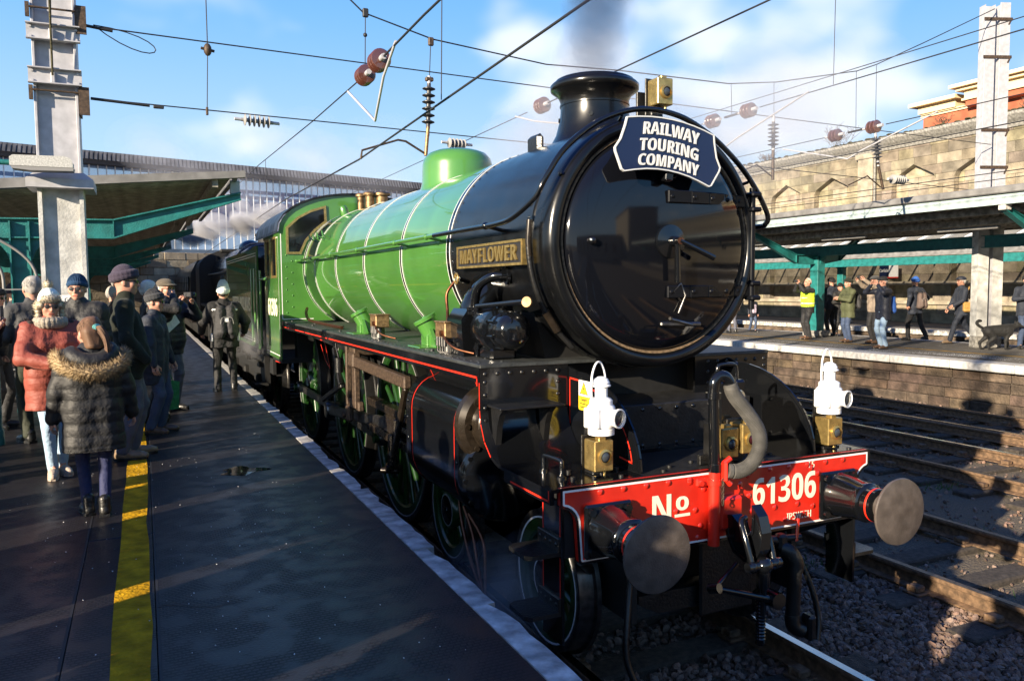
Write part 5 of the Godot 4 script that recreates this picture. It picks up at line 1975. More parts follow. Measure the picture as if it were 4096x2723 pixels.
func engine_front(o: Node3D) -> void:
	var st := MB.new()
	var p := PackedVector2Array([Vector2(-1.175, 1.312), Vector2(-1.175, 1.215)])
	for i in 6:
		var a := deg_to_rad(80.0 - 72.0 * i / 5.0)
		p.append(Vector2(-1.165 + 0.105 * cos(a) - 0.015, 1.10 + 0.105 * sin(a)))
	p.append_array([Vector2(-1.06, 0.885), Vector2(-1.045, 0.87), Vector2(1.045, 0.87), Vector2(1.06, 0.885)])
	for i in 6:
		var a := deg_to_rad(172.0 - 72.0 * i / 5.0)
		p.append(Vector2(1.165 + 0.105 * cos(a) + 0.015, 1.10 + 0.105 * sin(a)))
	p.append_array([Vector2(1.175, 1.215), Vector2(1.175, 1.312)])
	st.prism(p, -0.56, -0.522)
	var b := put("buffer_beam", st, M.red, o)
	b.position.x = 0.022
	st = MB.new()
	outline(st, p, 0.012, 0.024, -0.5205)
	put("white_lining", st, M.white_line, b)
	st = MB.new()
	outline(st, p, -0.004, 0.011, -0.521)
	st.prism(inset(p, -0.004), -0.565, -0.5605)
	put("black_edge", st, M.black_gloss, b)
	st = MB.new()
	for k in 13:
		st.rivet(Vector3(-0.92 + k * 0.155, 1.268, -0.522), Vector3.BACK, 0.02, 0.4)
	for q in [[-0.30, 1.255], [-0.2, 1.2], [-0.26, 1.08], [-0.22, 0.98], [-0.24, 0.91], [-0.42, 0.92], [-0.40, 1.09], [0.08, 1.20], [0.15, 1.12], [0.17, 1.02], [0.10, 0.93], [0.45, 0.93], [0.60, 0.95], [0.55, 1.02], [0.68, 0.99], [0.72, 1.2], [0.66, 1.24], [0.14, 1.25], [0.36, 1.02]]:
		st.rivet(Vector3(q[0], q[1], -0.522), Vector3.BACK, 0.02, 0.4)
	stuff(put("rivets", st, M.red, b))
	for q in [["N", -0.505, 1.115, 0.165, 0.95], ["o", -0.355, 1.145, 0.105, 1.25], ["61306", 0.44, 1.13, 0.17, 0.82], ["IPSWICH", 0.565, 0.945, 0.045, 0.85], ["L5", 0.665, 1.265, 0.042, 0.85]]:
		var t := put("lettering", letters(q[0], q[3], 0.002, q[3] > 0.1, q[4]), M.cream_paint, b)
		t.position = Vector3(q[1], q[2], -0.5205)
	st = MB.new()
	slab(st, -0.41, -0.30, 1.055, 1.072, -0.5215, -0.5195)
	put("underline", st, M.cream_paint, b)
	# buffers
	for s in [-1.0, 1.0]:
		var c := Vector3(0.862 * s if s < 0 else 0.895, 1.054, -0.52)
		st = MB.new()
		st.box(c + Vector3(0, 0, 0.02), Vector3(0.31, 0.31, 0.035), 0.012)
		st.lathe([Vector2(0.145, 0.035), Vector2(0.138, 0.05), Vector2(0.136, 0.12), Vector2(0.122, 0.24), Vector2(0.126, 0.25), Vector2(0.126, 0.275), Vector2(0.118, 0.285), Vector2(0.108, 0.29), Vector2(0.105, 0.36), Vector2(0.08, 0.37)], c, Vector3.BACK, 32, 0, TAU, 35)
		for x in [-0.118, 0.118]:
			for y in [-0.115, 0.115]:
				st.bolt(c + Vector3(x, y, 0.037), Vector3.BACK, 0.024)
		var bf := put("buffer", st, M.black_gloss, o)
		st = MB.new()
		st.lathe([Vector2(0.1065, 0.325), Vector2(0.1075, 0.327), Vector2(0.1075, 0.337), Vector2(0.1065, 0.339)], c, Vector3.BACK, 32)
		put("red_ring", st, M.red_line, bf)
		st = MB.new()
		st.lathe([Vector2(0.078, 0.36), Vector2(0.078, 0.46), Vector2(0.10, 0.470), Vector2(0.18, 0.478), Vector2(0.199, 0.484), Vector2(0.205, 0.494), Vector2(0.202, 0.505), Vector2(0.16, 0.515), Vector2(0.09, 0.522), Vector2(0, 0.525)], c, Vector3.BACK, 48, 0, TAU, 35)
		put("buffer_head", st, M.buffer_steel, bf)
	# vacuum standpipe and hose
	st = MB.new()
	st.rod(Vector3(-0.135, 0.865, -0.478), Vector3(-0.13, 1.312, -0.478), 0.037, 14)
	st.rod(Vector3(-0.131, 1.235, -0.478), Vector3(-0.131, 1.268, -0.478), 0.048, 14)
	st.box(Vector3(-0.2, 1.25, -0.505), Vector3(0.1, 0.05, 0.03), 0.01)
	st.bolt(Vector3(-0.225, 1.25, -0.49), Vector3.BACK, 0.018)
	put("train_pipe", st, M.red, o)
	st = MB.new()
	st.rod(Vector3(-0.13, 1.313, -0.478), Vector3(-0.145, 1.80, -0.478), 0.032, 14)
	st.rod(Vector3(-0.13, 1.313, -0.478), Vector3(-0.131, 1.36, -0.478), 0.044, 6)
	st.rod(Vector3(-0.145, 1.755, -0.478), Vector3(-0.145, 1.79, -0.478), 0.046, 12)
	st.tube(smooth_path([Vector3(-0.145, 1.79, -0.478), Vector3(-0.14, 1.85, -0.475), Vector3(-0.11, 1.885, -0.47), Vector3(-0.07, 1.88, -0.46), Vector3(-0.04, 1.84, -0.45), Vector3(-0.03, 1.80, -0.445)], 4), 0.035, 14)
	put("standpipe", st, M.black_gloss, o)
	var hp := smooth_path([Vector3(-0.045, 1.84, -0.45), Vector3(-0.02, 1.77, -0.44), Vector3(0.05, 1.67, -0.41), Vector3(0.11, 1.56, -0.38), Vector3(0.115, 1.455, -0.37), Vector3(0.065, 1.36, -0.38), Vector3(-0.01, 1.32, -0.40), Vector3(-0.08, 1.325, -0.42)], 8)
	st = MB.new()
	st.tube(hp, 0.036, 14)
	for i in range(4, hp.size() - 5):
		for f in [0.25, 0.75]:
			var a: Vector3 = hp[i].lerp(hp[i + 1], f)
			var d: Vector3 = (hp[i + 1] - hp[i]).normalized()
			st.lathe([Vector2(0.035, -0.006), Vector2(0.0455, -0.001), Vector2(0.0455, 0.001), Vector2(0.035, 0.006)], a, d, 14)
	st.rod(hp[0], hp[4], 0.044, 14)
	st.rod(hp[hp.size() - 4], hp[hp.size() - 1], 0.044, 14)
	put("vacuum_hose", st, M.hose, o)
	st = MB.new()
	st.box(Vector3(-0.095, 1.32, -0.43), Vector3(0.03, 0.13, 0.05), 0.012)
	st.rod(Vector3(-0.10, 1.37, -0.43), Vector3(-0.06, 1.40, -0.42), 0.018, 8)
	st.rod(Vector3(-0.10, 1.28, -0.43), Vector3(-0.06, 1.24, -0.42), 0.018, 8)
	put("hose_dummy", st, M.red, o)
	st = MB.new()
	chain(st, Vector3(-0.115, 1.27, -0.42), 8, 0.02)
	put("hose_chain", st, M.rust_steel, o)
	# draw hook and screw coupling
	st = MB.new()
	st.box(Vector3(0.0, 1.045, -0.50), Vector3(0.17, 0.20, 0.06), 0.015)
	put("hook_block", st, M.red, o)
	st = MB.new()
	var hk := PackedVector2Array([Vector2(-0.50, 1.10), Vector2(-0.50, 1.0), Vector2(-0.38, 0.985), Vector2(-0.32, 0.90), Vector2(-0.22, 0.87), Vector2(-0.13, 0.90), Vector2(-0.08, 0.98), Vector2(-0.07, 1.08), Vector2(-0.10, 1.17), Vector2(-0.16, 1.225), Vector2(-0.155, 1.14), Vector2(-0.16, 1.07), Vector2(-0.20, 1.02), Vector2(-0.245, 1.03), Vector2(-0.27, 1.09), Vector2(-0.33, 1.125), Vector2(-0.40, 1.11)])
	st.xf = left_face(0.0)
	for i in range(2, hk.size()):
		hk[i] += Vector2(-0.10, -0.075)
	st.prism(hk, -0.032, 0.032)
	outline(st, hk, 0.0, 0.018, 0.038, 0.006)
	st.prism(inset(hk, 0.018), -0.038, 0.038)
	put("draw_hook", st, M.black_gloss, o)
	st = MB.new()
	for s in [-1.0, 1.0]:
		st.tube(smooth_path([Vector3(0.03 * s, 1.06, -0.32), Vector3(0.075 * s, 1.04, -0.30), Vector3(0.085 * s, 0.95, -0.25), Vector3(0.08 * s, 0.82, -0.20)], 5), 0.02, 8)
		st.ball(Vector3(0.085 * s, 0.81, -0.195), Vector3(0.035, 0.035, 0.035), 10, 8)
	st.rod(Vector3(-0.12, 0.81, -0.195), Vector3(0.12, 0.81, -0.195), 0.03, 10)
	st.ball(Vector3(0.0, 0.81, -0.195), Vector3(0.055, 0.05, 0.055), 12, 8)
	st.rod(Vector3(0, 0.81, -0.195), Vector3(0, 0.68, -0.20), 0.04, 10)
	st.rod(Vector3(0, 0.69, -0.20), Vector3(0.0, 0.33, -0.22), 0.026, 10)
	st.rod(Vector3(-0.30, 0.70, -0.26), Vector3(0.06, 0.60, -0.18), 0.018, 8, 0.024)
	st.rod(Vector3(-0.30, 0.70, -0.26), Vector3(-0.08, 0.79, -0.33), 0.014, 8)
	st.rod(Vector3(-0.31, 0.69, -0.29), Vector3(-0.29, 0.71, -0.23), 0.03, 10)
	st.rod(Vector3(0.07, 0.60, -0.24), Vector3(0.07, 0.60, -0.14), 0.05, 12)
	for i in 14:
		st.lathe([Vector2(0.026, 0), Vector2(0.031, 0.008), Vector2(0.026, 0.016)], Vector3(0, 0.36 + i * 0.02, -0.215), Vector3.UP, 10)
	put("screw_coupling", st, M.black_gloss, o)
	# steam heat valve and its hanging hose
	st = MB.new()
	st.rod(Vector3(0.22, 0.86, -0.43), Vector3(0.36, 0.84, -0.41), 0.03, 10)
	st.box(Vector3(0.33, 0.84, -0.41), Vector3(0.07, 0.10, 0.07), 0.015)
	st.rod(Vector3(0.36, 0.86, -0.40), Vector3(0.46, 0.86, -0.38), 0.022, 8)
	st.tube(smooth_path([Vector3(0.33, 0.80, -0.41), Vector3(0.37, 0.78, -0.38), Vector3(0.40, 0.72, -0.36), Vector3(0.40, 0.66, -0.36)], 4), 0.05, 12)
	st.rod(Vector3(0.40, 0.70, -0.36), Vector3(0.395, 0.36, -0.37), 0.045, 12)
	st.tube(smooth_path([Vector3(0.395, 0.38, -0.37), Vector3(0.40, 0.31, -0.36), Vector3(0.45, 0.28, -0.34)], 4), 0.05, 12)
	st.box(Vector3(0.49, 0.30, -0.33), Vector3(0.06, 0.16, 0.09), 0.015)
	put("heating_hose", st, M.black_worn, o)
	st = MB.new()
	st.bar(Vector3(0.44, 0.98, -0.38), Vector3(0.42, 0.84, -0.37), 0.022, 0.012, Vector3(0, 0, 1), 0.004)
	put("valve_handle", st, M.red, o)
	st = MB.new()
	chain(st, Vector3(0.45, 0.66, -0.37), 15, 0.022)
	put("heating_chain", st, M.black_worn, o)
	# central lamp bracket with a pair of marker lamps
	st = MB.new()
	st.box(Vector3(-0.03, 1.44, -0.66), Vector3(0.02, 0.26, 0.09), 0.004)
	st.box(Vector3(0.06, 1.345, -0.66), Vector3(0.34, 0.06, 0.03), 0.004)
	st.box(Vector3(0.20, 1.42, -0.72), Vector3(0.05, 0.24, 0.02), 0.004)
	put("lamp_bracket", st, M.black_worn, o)
	marker(o, Vector3(0.05, 1.455, -0.615), false)
	marker(o, Vector3(0.195, 1.475, -0.60), true)
	marker(o, Vector3(-0.765, 1.425, -0.765), false)
	marker(o, Vector3(1.005, 1.435, -0.69), false)
	st = MB.new()
	st.bar(Vector3(-0.79, 1.31, -0.84), Vector3(-0.79, 1.60, -0.84), 0.06, 0.012, Vector3(0, 0, 1))
	st.box(Vector3(-0.77, 1.32, -0.80), Vector3(0.1, 0.02, 0.12), 0.004)
	st.rod(Vector3(-0.76, 1.31, -0.74), Vector3(-0.76, 1.34, -0.74), 0.014, 6)
	put("lamp_iron", st, M.black_worn, o)
	st = MB.new()
	st.bar(Vector3(0.97, 1.31, -0.765), Vector3(0.97, 1.68, -0.765), 0.06, 0.012, Vector3(0, 0, 1))
	st.box(Vector3(0.99, 1.32, -0.73), Vector3(0.1, 0.02, 0.12), 0.004)
	put("lamp_iron", st, M.black_worn, o)
	# hanging steps at both sides
	for s in [-1.0, 1.0]:
		st = MB.new()
		slab(st, 1.12 * s - 0.01, 1.12 * s + 0.01, 0.40, 1.225, -0.80, -0.56, 0.003)
		var sp := put("step_hanger", st, M.black_gloss, o)
		for y in [0.93, 0.585]:
			st = MB.new()
			var tread := PackedVector2Array([Vector2(1.12, -0.83), Vector2(1.30, -0.83), Vector2(1.345, -0.80), Vector2(1.345, -0.60), Vector2(1.31, -0.565), Vector2(1.12, -0.565)])
			st.xf = Transform3D(Basis(Vector3(s, 0, 0), Vector3(0, 0, 1), Vector3(0, 1, 0)), Vector3(0, y, 0))
			st.prism(tread, -0.012, 0.012)
			st.xf = Transform3D.IDENTITY
			slab(st, 1.135 * s - 0.012, 1.135 * s + 0.012, y, y + 0.09, -0.83, -0.565, 0.004)
			for k in 4:
				st.rivet(Vector3(1.148 * s, y + 0.05, -0.79 + k * 0.065), Vector3(s, 0, 0), 0.013)
			put("tread", st, M.black_worn, sp)
		if s < 0:
			st = MB.new()
			st.xf = left_face(-1.1315)
			strip(st, [Vector2(-0.785, 1.21), Vector2(-0.785, 1.03)], 0.010)
			strip(st, [Vector2(-0.785, 0.90), Vector2(-0.785, 0.60)], 0.010)
			strip(st, [Vector2(-0.575, 1.21), Vector2(-0.575, 1.03)], 0.010)
			strip(st, [Vector2(-0.575, 0.90), Vector2(-0.575, 0.60)], 0.010)
			put("red_lining", st, M.red_line, sp)
	st = MB.new()
	slab(st, -1.11, 1.11, 0.90, 1.22, -0.62, -0.565)
	slab(st, -0.64, -0.60, 0.42, 1.28, -5.2, -0.6)
	slab(st, 0.60, 0.64, 0.42, 1.28, -5.2, -0.6)
	slab(st, -0.64, -0.60, 0.42, 1.88, -9.6, -1.6)
	slab(st, 0.60, 0.64, 0.42, 1.88, -9.6, -1.6)
	slab(st, -0.6, 0.6, 0.42, 0.80, -0.95, -0.85)
	slab(st, -0.6, 0.6, 1.0, 1.25, -9.6, -1.8)
	put("main_frame", st, M.soot, o)
	# guard irons, stretcher and stays below the beam
	st = MB.new()
	for s in [-1.0, 1.0]:
		st.tube(smooth_path([Vector3(0.60 * s, 0.80, -0.66), Vector3(0.70 * s, 0.5, -0.55), Vector3(0.74 * s, 0.28, -0.50), Vector3(0.70 * s, 0.12, -0.46)], 5), 0.02, 6)
		st.rod(Vector3(0.98 * s, 0.86, -0.60), Vector3(0.68 * s, 0.62, -1.0), 0.03, 8)
	st.prism(PackedVector2Array([Vector2(-0.55, 0.50), Vector2(-0.40, 0.42), Vector2(0.30, 0.42), Vector2(0.45, 0.5), Vector2(0.45, 0.55), Vector2(-0.55, 0.55)]), -0.80, -0.66)
	st.box(Vector3(0.08, 0.62, -0.62), Vector3(0.42, 0.50, 0.03), 0.02)
	put("guard_iron", st, M.black_worn, o)

func chain(st: MB, from: Vector3, k: int, l: float) -> void:
	for i in k:
		var c := from - Vector3(0, l * i, 0)
		var ring := []
		for j in 8:
			var a := TAU * j / 8
			var d := Vector3(cos(a) * l * 0.38, sin(a) * l * 0.68, 0)
			if i % 2:
				d = Vector3(0, d.y, d.x)
			ring.append(c + d)
		st.tube(ring, l * 0.15, 5, true)

func wheel(o: Node3D, x: float, z: float, r: float, spokes: int, crank: float, ang: float) -> void:
	var s := signf(x)
	var ax := Vector3(s, 0, 0)
	var c := Vector3(x, r, z)
	var st := MB.new()
	st.lathe([Vector2(r - 0.075, -0.07), Vector2(r + 0.028, -0.07), Vector2(r + 0.026, -0.04), Vector2(r, -0.03), Vector2(r - 0.004, 0.07), Vector2(r - 0.055, 0.07), Vector2(r - 0.075, 0.06)], c, ax, 48, 0, TAU, 30)
	var w := put("wheel" if crank == 0.0 else "driving_wheel", st, M.steel if crank == 0.0 else M.black_worn, o)
	st = MB.new()
	st.lathe([Vector2(r - 0.155, -0.045), Vector2(r - 0.157, 0.045), Vector2(r - 0.14, 0.062), Vector2(r - 0.055, 0.068)], c, ax, 48, 0, TAU, 30)
	for k in spokes:
		var a := TAU * (k + 0.5) / spokes
		var d := Vector3(0, sin(a), cos(a))
		st.rod(c + d * 0.12, c + d * (r - 0.14), 0.04, 6, 0.028)
	st.lathe([Vector2(0, 0.085), Vector2(0.15, 0.085), Vector2(0.17, 0.06), Vector2(0.18, -0.05)], c, ax, 28)
	put("spokes", st, M.green_wheel_shaded, w)
	st = MB.new()
	st.lathe([Vector2(r - 0.064, 0.0685), Vector2(r - 0.064, 0.0705), Vector2(r - 0.052, 0.0725), Vector2(r - 0.052, 0.069)], c, ax, 48)
	if crank == 0.0:
		st.lathe([Vector2(0.142, 0.0865), Vector2(0.132, 0.0875)], c, ax, 32)
	put("white_line", st, M.white_line if z > -1.5 else M.shaded_line, w)  # wheels further back take the lining painted grey for shade
	st = MB.new()
	st.lathe([Vector2(0.13, 0.086), Vector2(0.12, 0.092), Vector2(0.03, 0.094), Vector2(0.028, 0.1), Vector2(0, 0.1)], c, ax, 28)
	put("hub_cap", st, M.black_gloss, w)
	if crank > 0.0:
		st = MB.new()
		var poly := PackedVector2Array()
		for i in 9:
			var a := ang + PI + deg_to_rad(-38 + i * 9.5)
			poly.append(Vector2(cos(a) * (r - 0.1), sin(a) * (r - 0.1)))
		for i in 5:
			var a := ang + PI + deg_to_rad(38 - i * 19.0)
			poly.append(Vector2(cos(a) * (r - 0.34), sin(a) * (r - 0.34)))
		st.xf = Transform3D(Basis(Vector3(0, 0, 1), Vector3(0, 1, 0), Vector3(-1, 0, 0)), c)
		st.prism(poly, -0.03, 0.055 * (1.0 if s < 0 else 1.0))
		put("balance_weight", st, M.green_wheel_shaded, w)
		st = MB.new()
		var cp := c + Vector3(0, sin(ang) * crank, cos(ang) * crank)
		st.bar(c + ax * 0.06, cp + ax * 0.06, 0.19, 0.10, ax, 0.03)
		st.rod(cp, cp + ax * 0.26, 0.06, 14)
		put("crank", st, M.green_wheel_shaded, w)

func engine_motion(o: Node3D) -> void:
	var st := MB.new()
	for s in [-1.0, 1.0]:
		for z in [-1.36, -3.24]:
			wheel(o, 0.755 * s, z, 0.472, 10, 0.0, 0.0)
	var ang := deg_to_rad(200.0)
	for z in [-4.72, -6.93, -9.67]:
		wheel(o, -0.755, z, 0.94, 18, 0.33, ang)
		wheel(o, 0.755, z, 0.94, 18, 0.33, ang + PI / 2)
	var cy := 0.94 + sin(ang) * 0.33
	var dz := cos(ang) * 0.33
	for q in [[-4.72, -6.93], [-6.93, -9.67]]:
		st = MB.new()
		st.bar(Vector3(-0.93, cy, q[0] + dz), Vector3(-0.93, cy, q[1] + dz), 0.05, 0.11, Vector3.UP, 0.012)
		for z in q:
			st.lathe([Vector2(0, 0.04), Vector2(0.085, 0.04), Vector2(0.095, 0.02), Vector2(0.095, -0.04)], Vector3(-0.93, cy, z + dz), Vector3(-1, 0, 0), 18)
		put("coupling_rod", st, M.steel, o)
	st = MB.new()
	st.bar(Vector3(-1.02, 1.10, -4.15), Vector3(-1.02, cy, -6.93 + dz), 0.06, 0.12, Vector3.UP, 0.014)
	st.lathe([Vector2(0, 0.05), Vector2(0.10, 0.05), Vector2(0.115, 0.02), Vector2(0.115, -0.05)], Vector3(-1.02, cy, -6.93 + dz), Vector3(-1, 0, 0), 18)
	put("connecting_rod", st, M.steel, o)
	st = MB.new()
	slab(st, -1.09, -0.98, 1.20, 1.28, -5.0, -3.2, 0.008)
	slab(st, -1.09, -0.98, 0.93, 1.01, -5.0, -3.2, 0.008)
	put("slide_bar", st, M.oily, o)
	st = MB.new()
	st.box(Vector3(-1.03, 1.105, -4.15), Vector3(0.13, 0.18, 0.4), 0.02)
	st.rod(Vector3(-1.03, 1.10, -4.0), Vector3(-1.03, 1.10, -3.2), 0.04, 12)
	st.box(Vector3(-1.10, 0.86, -4.05), Vector3(0.05, 0.36, 0.10), 0.015)
	st.rod(Vector3(-1.16, 0.70, -4.05), Vector3(-1.02, 0.70, -4.05), 0.04, 10)
	put("crosshead", st, M.oily, o)
	st = MB.new()
	slab(st, -1.16, -1.10, 1.12, 1.84, -5.66, -5.60, 0.008)
	slab(st, -1.16, -1.10, 1.12, 1.84, -5.36, -5.22, 0.008)
	slab(st, -1.14, -1.08, 1.10, 1.20, -5.75, -5.15, 0.01)
	slab(st, -1.12, -0.70, 1.70, 1.84, -5.66, -5.22, 0.01)
	st.box(Vector3(-1.13, 1.02, -5.62), Vector3(0.07, 0.18, 0.14), 0.02)
	st.rod(Vector3(-1.2, 1.0, -5.68), Vector3(-1.1, 1.0, -5.68), 0.035, 10)
	put("motion_bracket", st, M.rust_steel, o)
	st = MB.new()
	st.bar(Vector3(-1.14, 1.64, -5.42), Vector3(-1.14, 1.60, -3.36), 0.07, 0.11, Vector3.UP, 0.012)
	st.box(Vector3(-1.14, 1.65, -5.3), Vector3(0.10, 0.16, 0.24), 0.02)
	put("radius_rod", st, M.rust_steel, o)
	st = MB.new()
	st.bar(Vector3(-1.14, 1.56, -3.42), Vector3(-1.13, 0.82, -3.9), 0.05, 0.07, Vector3(0, 0, 1), 0.012)
	st.box(Vector3(-1.13, 0.82, -3.92), Vector3(0.07, 0.14, 0.12), 0.02)
	st.rod(Vector3(-1.18, 0.68, -4.12), Vector3(-1.05, 0.68, -4.0), 0.028, 8)
	st.bar(Vector3(-1.12, 0.80, -3.9), Vector3(-1.12, 0.72, -4.1), 0.05, 0.06, Vector3.UP, 0.01)
	put("combination_lever", st, M.oily, o)
	st = MB.new()
	st.bar(Vector3(-1.05, 1.72, -5.7), Vector3(-1.1, 1.84, -9.3), 0.04, 0.08, Vector3.UP, 0.008)
	st.bar(Vector3(-1.12, 1.70, -6.4), Vector3(-1.14, 1.30, -6.0), 0.05, 0.05, Vector3(0, 0, 1), 0.008)
	st.bar(Vector3(-1.12, 1.30, -6.0), Vector3(-1.1, 0.98, -7.2), 0.05, 0.07, Vector3.UP, 0.01)
	st.rod(Vector3(-1.16, 1.45, -5.97), Vector3(-1.16, 1.62, -5.97), 0.05, 12)
	st.tube([Vector3(-1.16, 1.84, -6.1), Vector3(-1.17, 1.74, -6.06), Vector3(-1.16, 1.62, -5.97)], 0.012, 6)
	put("reversing_gear", st, M.black_worn, o)
	st = MB.new()
	st.xf = left_face(-1.215)
	strip(st, [Vector2(-6.75, 1.79), Vector2(-6.5, 1.79), Vector2(-6.2, 1.48), Vector2(-6.45, 1.55), Vector2(-6.72, 1.73)], 0.014)
	put("red_lining", st, M.red_line, o)
	# cylinder block
	for s in [-1.0, 1.0]:
		var sec := PackedVector2Array([Vector2(0.66, 1.80), Vector2(0.98, 1.80), Vector2(1.03, 1.74)])
		for i in 7:
			var a := deg_to_rad(80.0 - 80.0 * i / 6.0)
			sec.append(Vector2(0.965 + 0.235 * cos(a), 1.43 + 0.26 * sin(a)))
		for i in 8:
			var a := deg_to_rad(0.0 - 90.0 * i / 7.0)
			sec.append(Vector2(0.90 + 0.30 * cos(a), 1.06 + 0.31 * sin(a)))
		sec.append(Vector2(0.66, 0.75))
		st = MB.new()
		st.xf = Transform3D(Basis(Vector3(s, 0, 0), Vector3.UP, Vector3(0, 0, 1)), Vector3.ZERO)
		st.prism(sec, -3.18, -1.98, true)
		var cb := put("cylinder_cladding", st, M.black_gloss, o)
		st = MB.new()
		st.xf = Transform3D(Basis(Vector3(s, 0, 0), Vector3.UP, Vector3(0, 0, 1)), Vector3.ZERO)
		var big := inset(sec, -0.008)
		st.prism(big, -3.20, -3.08, true)
		st.prism(big, -2.04, -1.96, true)
		st.xf = Transform3D.IDENTITY
		for z in [-3.16, -2.0]:
			for y in [0.85, 1.0, 1.17, 1.34, 1.48]:
				st.rivet(Vector3(1.207 * s if y > 1.05 else (1.185 if y > 0.95 else 1.12) * s, y, z), Vector3(s, 0, 0), 0.014)
		put("edge_strap", st, M.black_gloss, cb)
		if s < 0:
			st = MB.new()
			for z in [-3.06, -2.06]:
				for i in range(2, sec.size() - 2):
					var a := inset(sec, -0.0022)[i]
					var b := inset(sec, -0.0022)[i + 1]
					var nn := Vector3(-(b.y - a.y), 0, 0) + Vector3(0, -(b.x - a.x), 0)
					nn = Vector3(-absf(a.y - b.y) - 0.01, (a.x + b.x > 0 and i < 8) as float * absf(b.x - a.x), 0).normalized()
					st.quad(Vector3(-a.x, a.y, z - 0.006), Vector3(-b.x, b.y, z - 0.006), Vector3(-b.x, b.y, z + 0.006), Vector3(-a.x, a.y, z + 0.006), nn)
			put("red_lining", st, M.red_line, cb)
		st = MB.new()
		st.lathe([Vector2(0.30, 0), Vector2(0.29, 0.05), Vector2(0.25, 0.08), Vector2(0.20, 0.085), Vector2(0.18, 0.16), Vector2(0.14, 0.2), Vector2(0.13, 0.26), Vector2(0, 0.27)], Vector3(0.94 * s, 1.45, -1.96), Vector3.BACK, 32, 0, TAU, 30)
		for k in 8:
			var a := TAU * k / 8
			st.bolt(Vector3(0.94 * s + cos(a) * 0.23, 1.45 + sin(a) * 0.23, -1.878), Vector3.BACK, 0.02)
		put("valve_cover", st, M.oily, cb)
		st = MB.new()
		st.lathe([Vector2(0.335, 0), Vector2(0.335, 0.05), Vector2(0.31, 0.09), Vector2(0.2, 0.12), Vector2(0, 0.13)], Vector3(0.88 * s, 1.06, -1.97), Vector3.BACK, 36, 0, TAU, 40)
		for k in 12:
			var a := TAU * k / 12
			st.bolt(Vector3(0.88 * s + cos(a) * 0.31, 1.06 + sin(a) * 0.31, -1.89), Vector3.BACK, 0.018)
		put("cylinder_cover", st, M.black_gloss, cb)
	# drain pipes
	st = MB.new()
	for k in 3:
		st.tube(smooth_path([Vector3(-1.0 - 0.04 * k, 0.76, -2.5 + 0.2 * k), Vector3(-1.05, 0.60, -2.3 + 0.2 * k), Vector3(-1.08, 0.35, -2.0 + 0.1 * k), Vector3(-1.06 - 0.03 * k, 0.18, -1.7), Vector3(-1.04 - 0.03 * k, 0.14, -1.2)], 5), 0.014, 6)
	put("drain_pipe", st, M.copper, o)

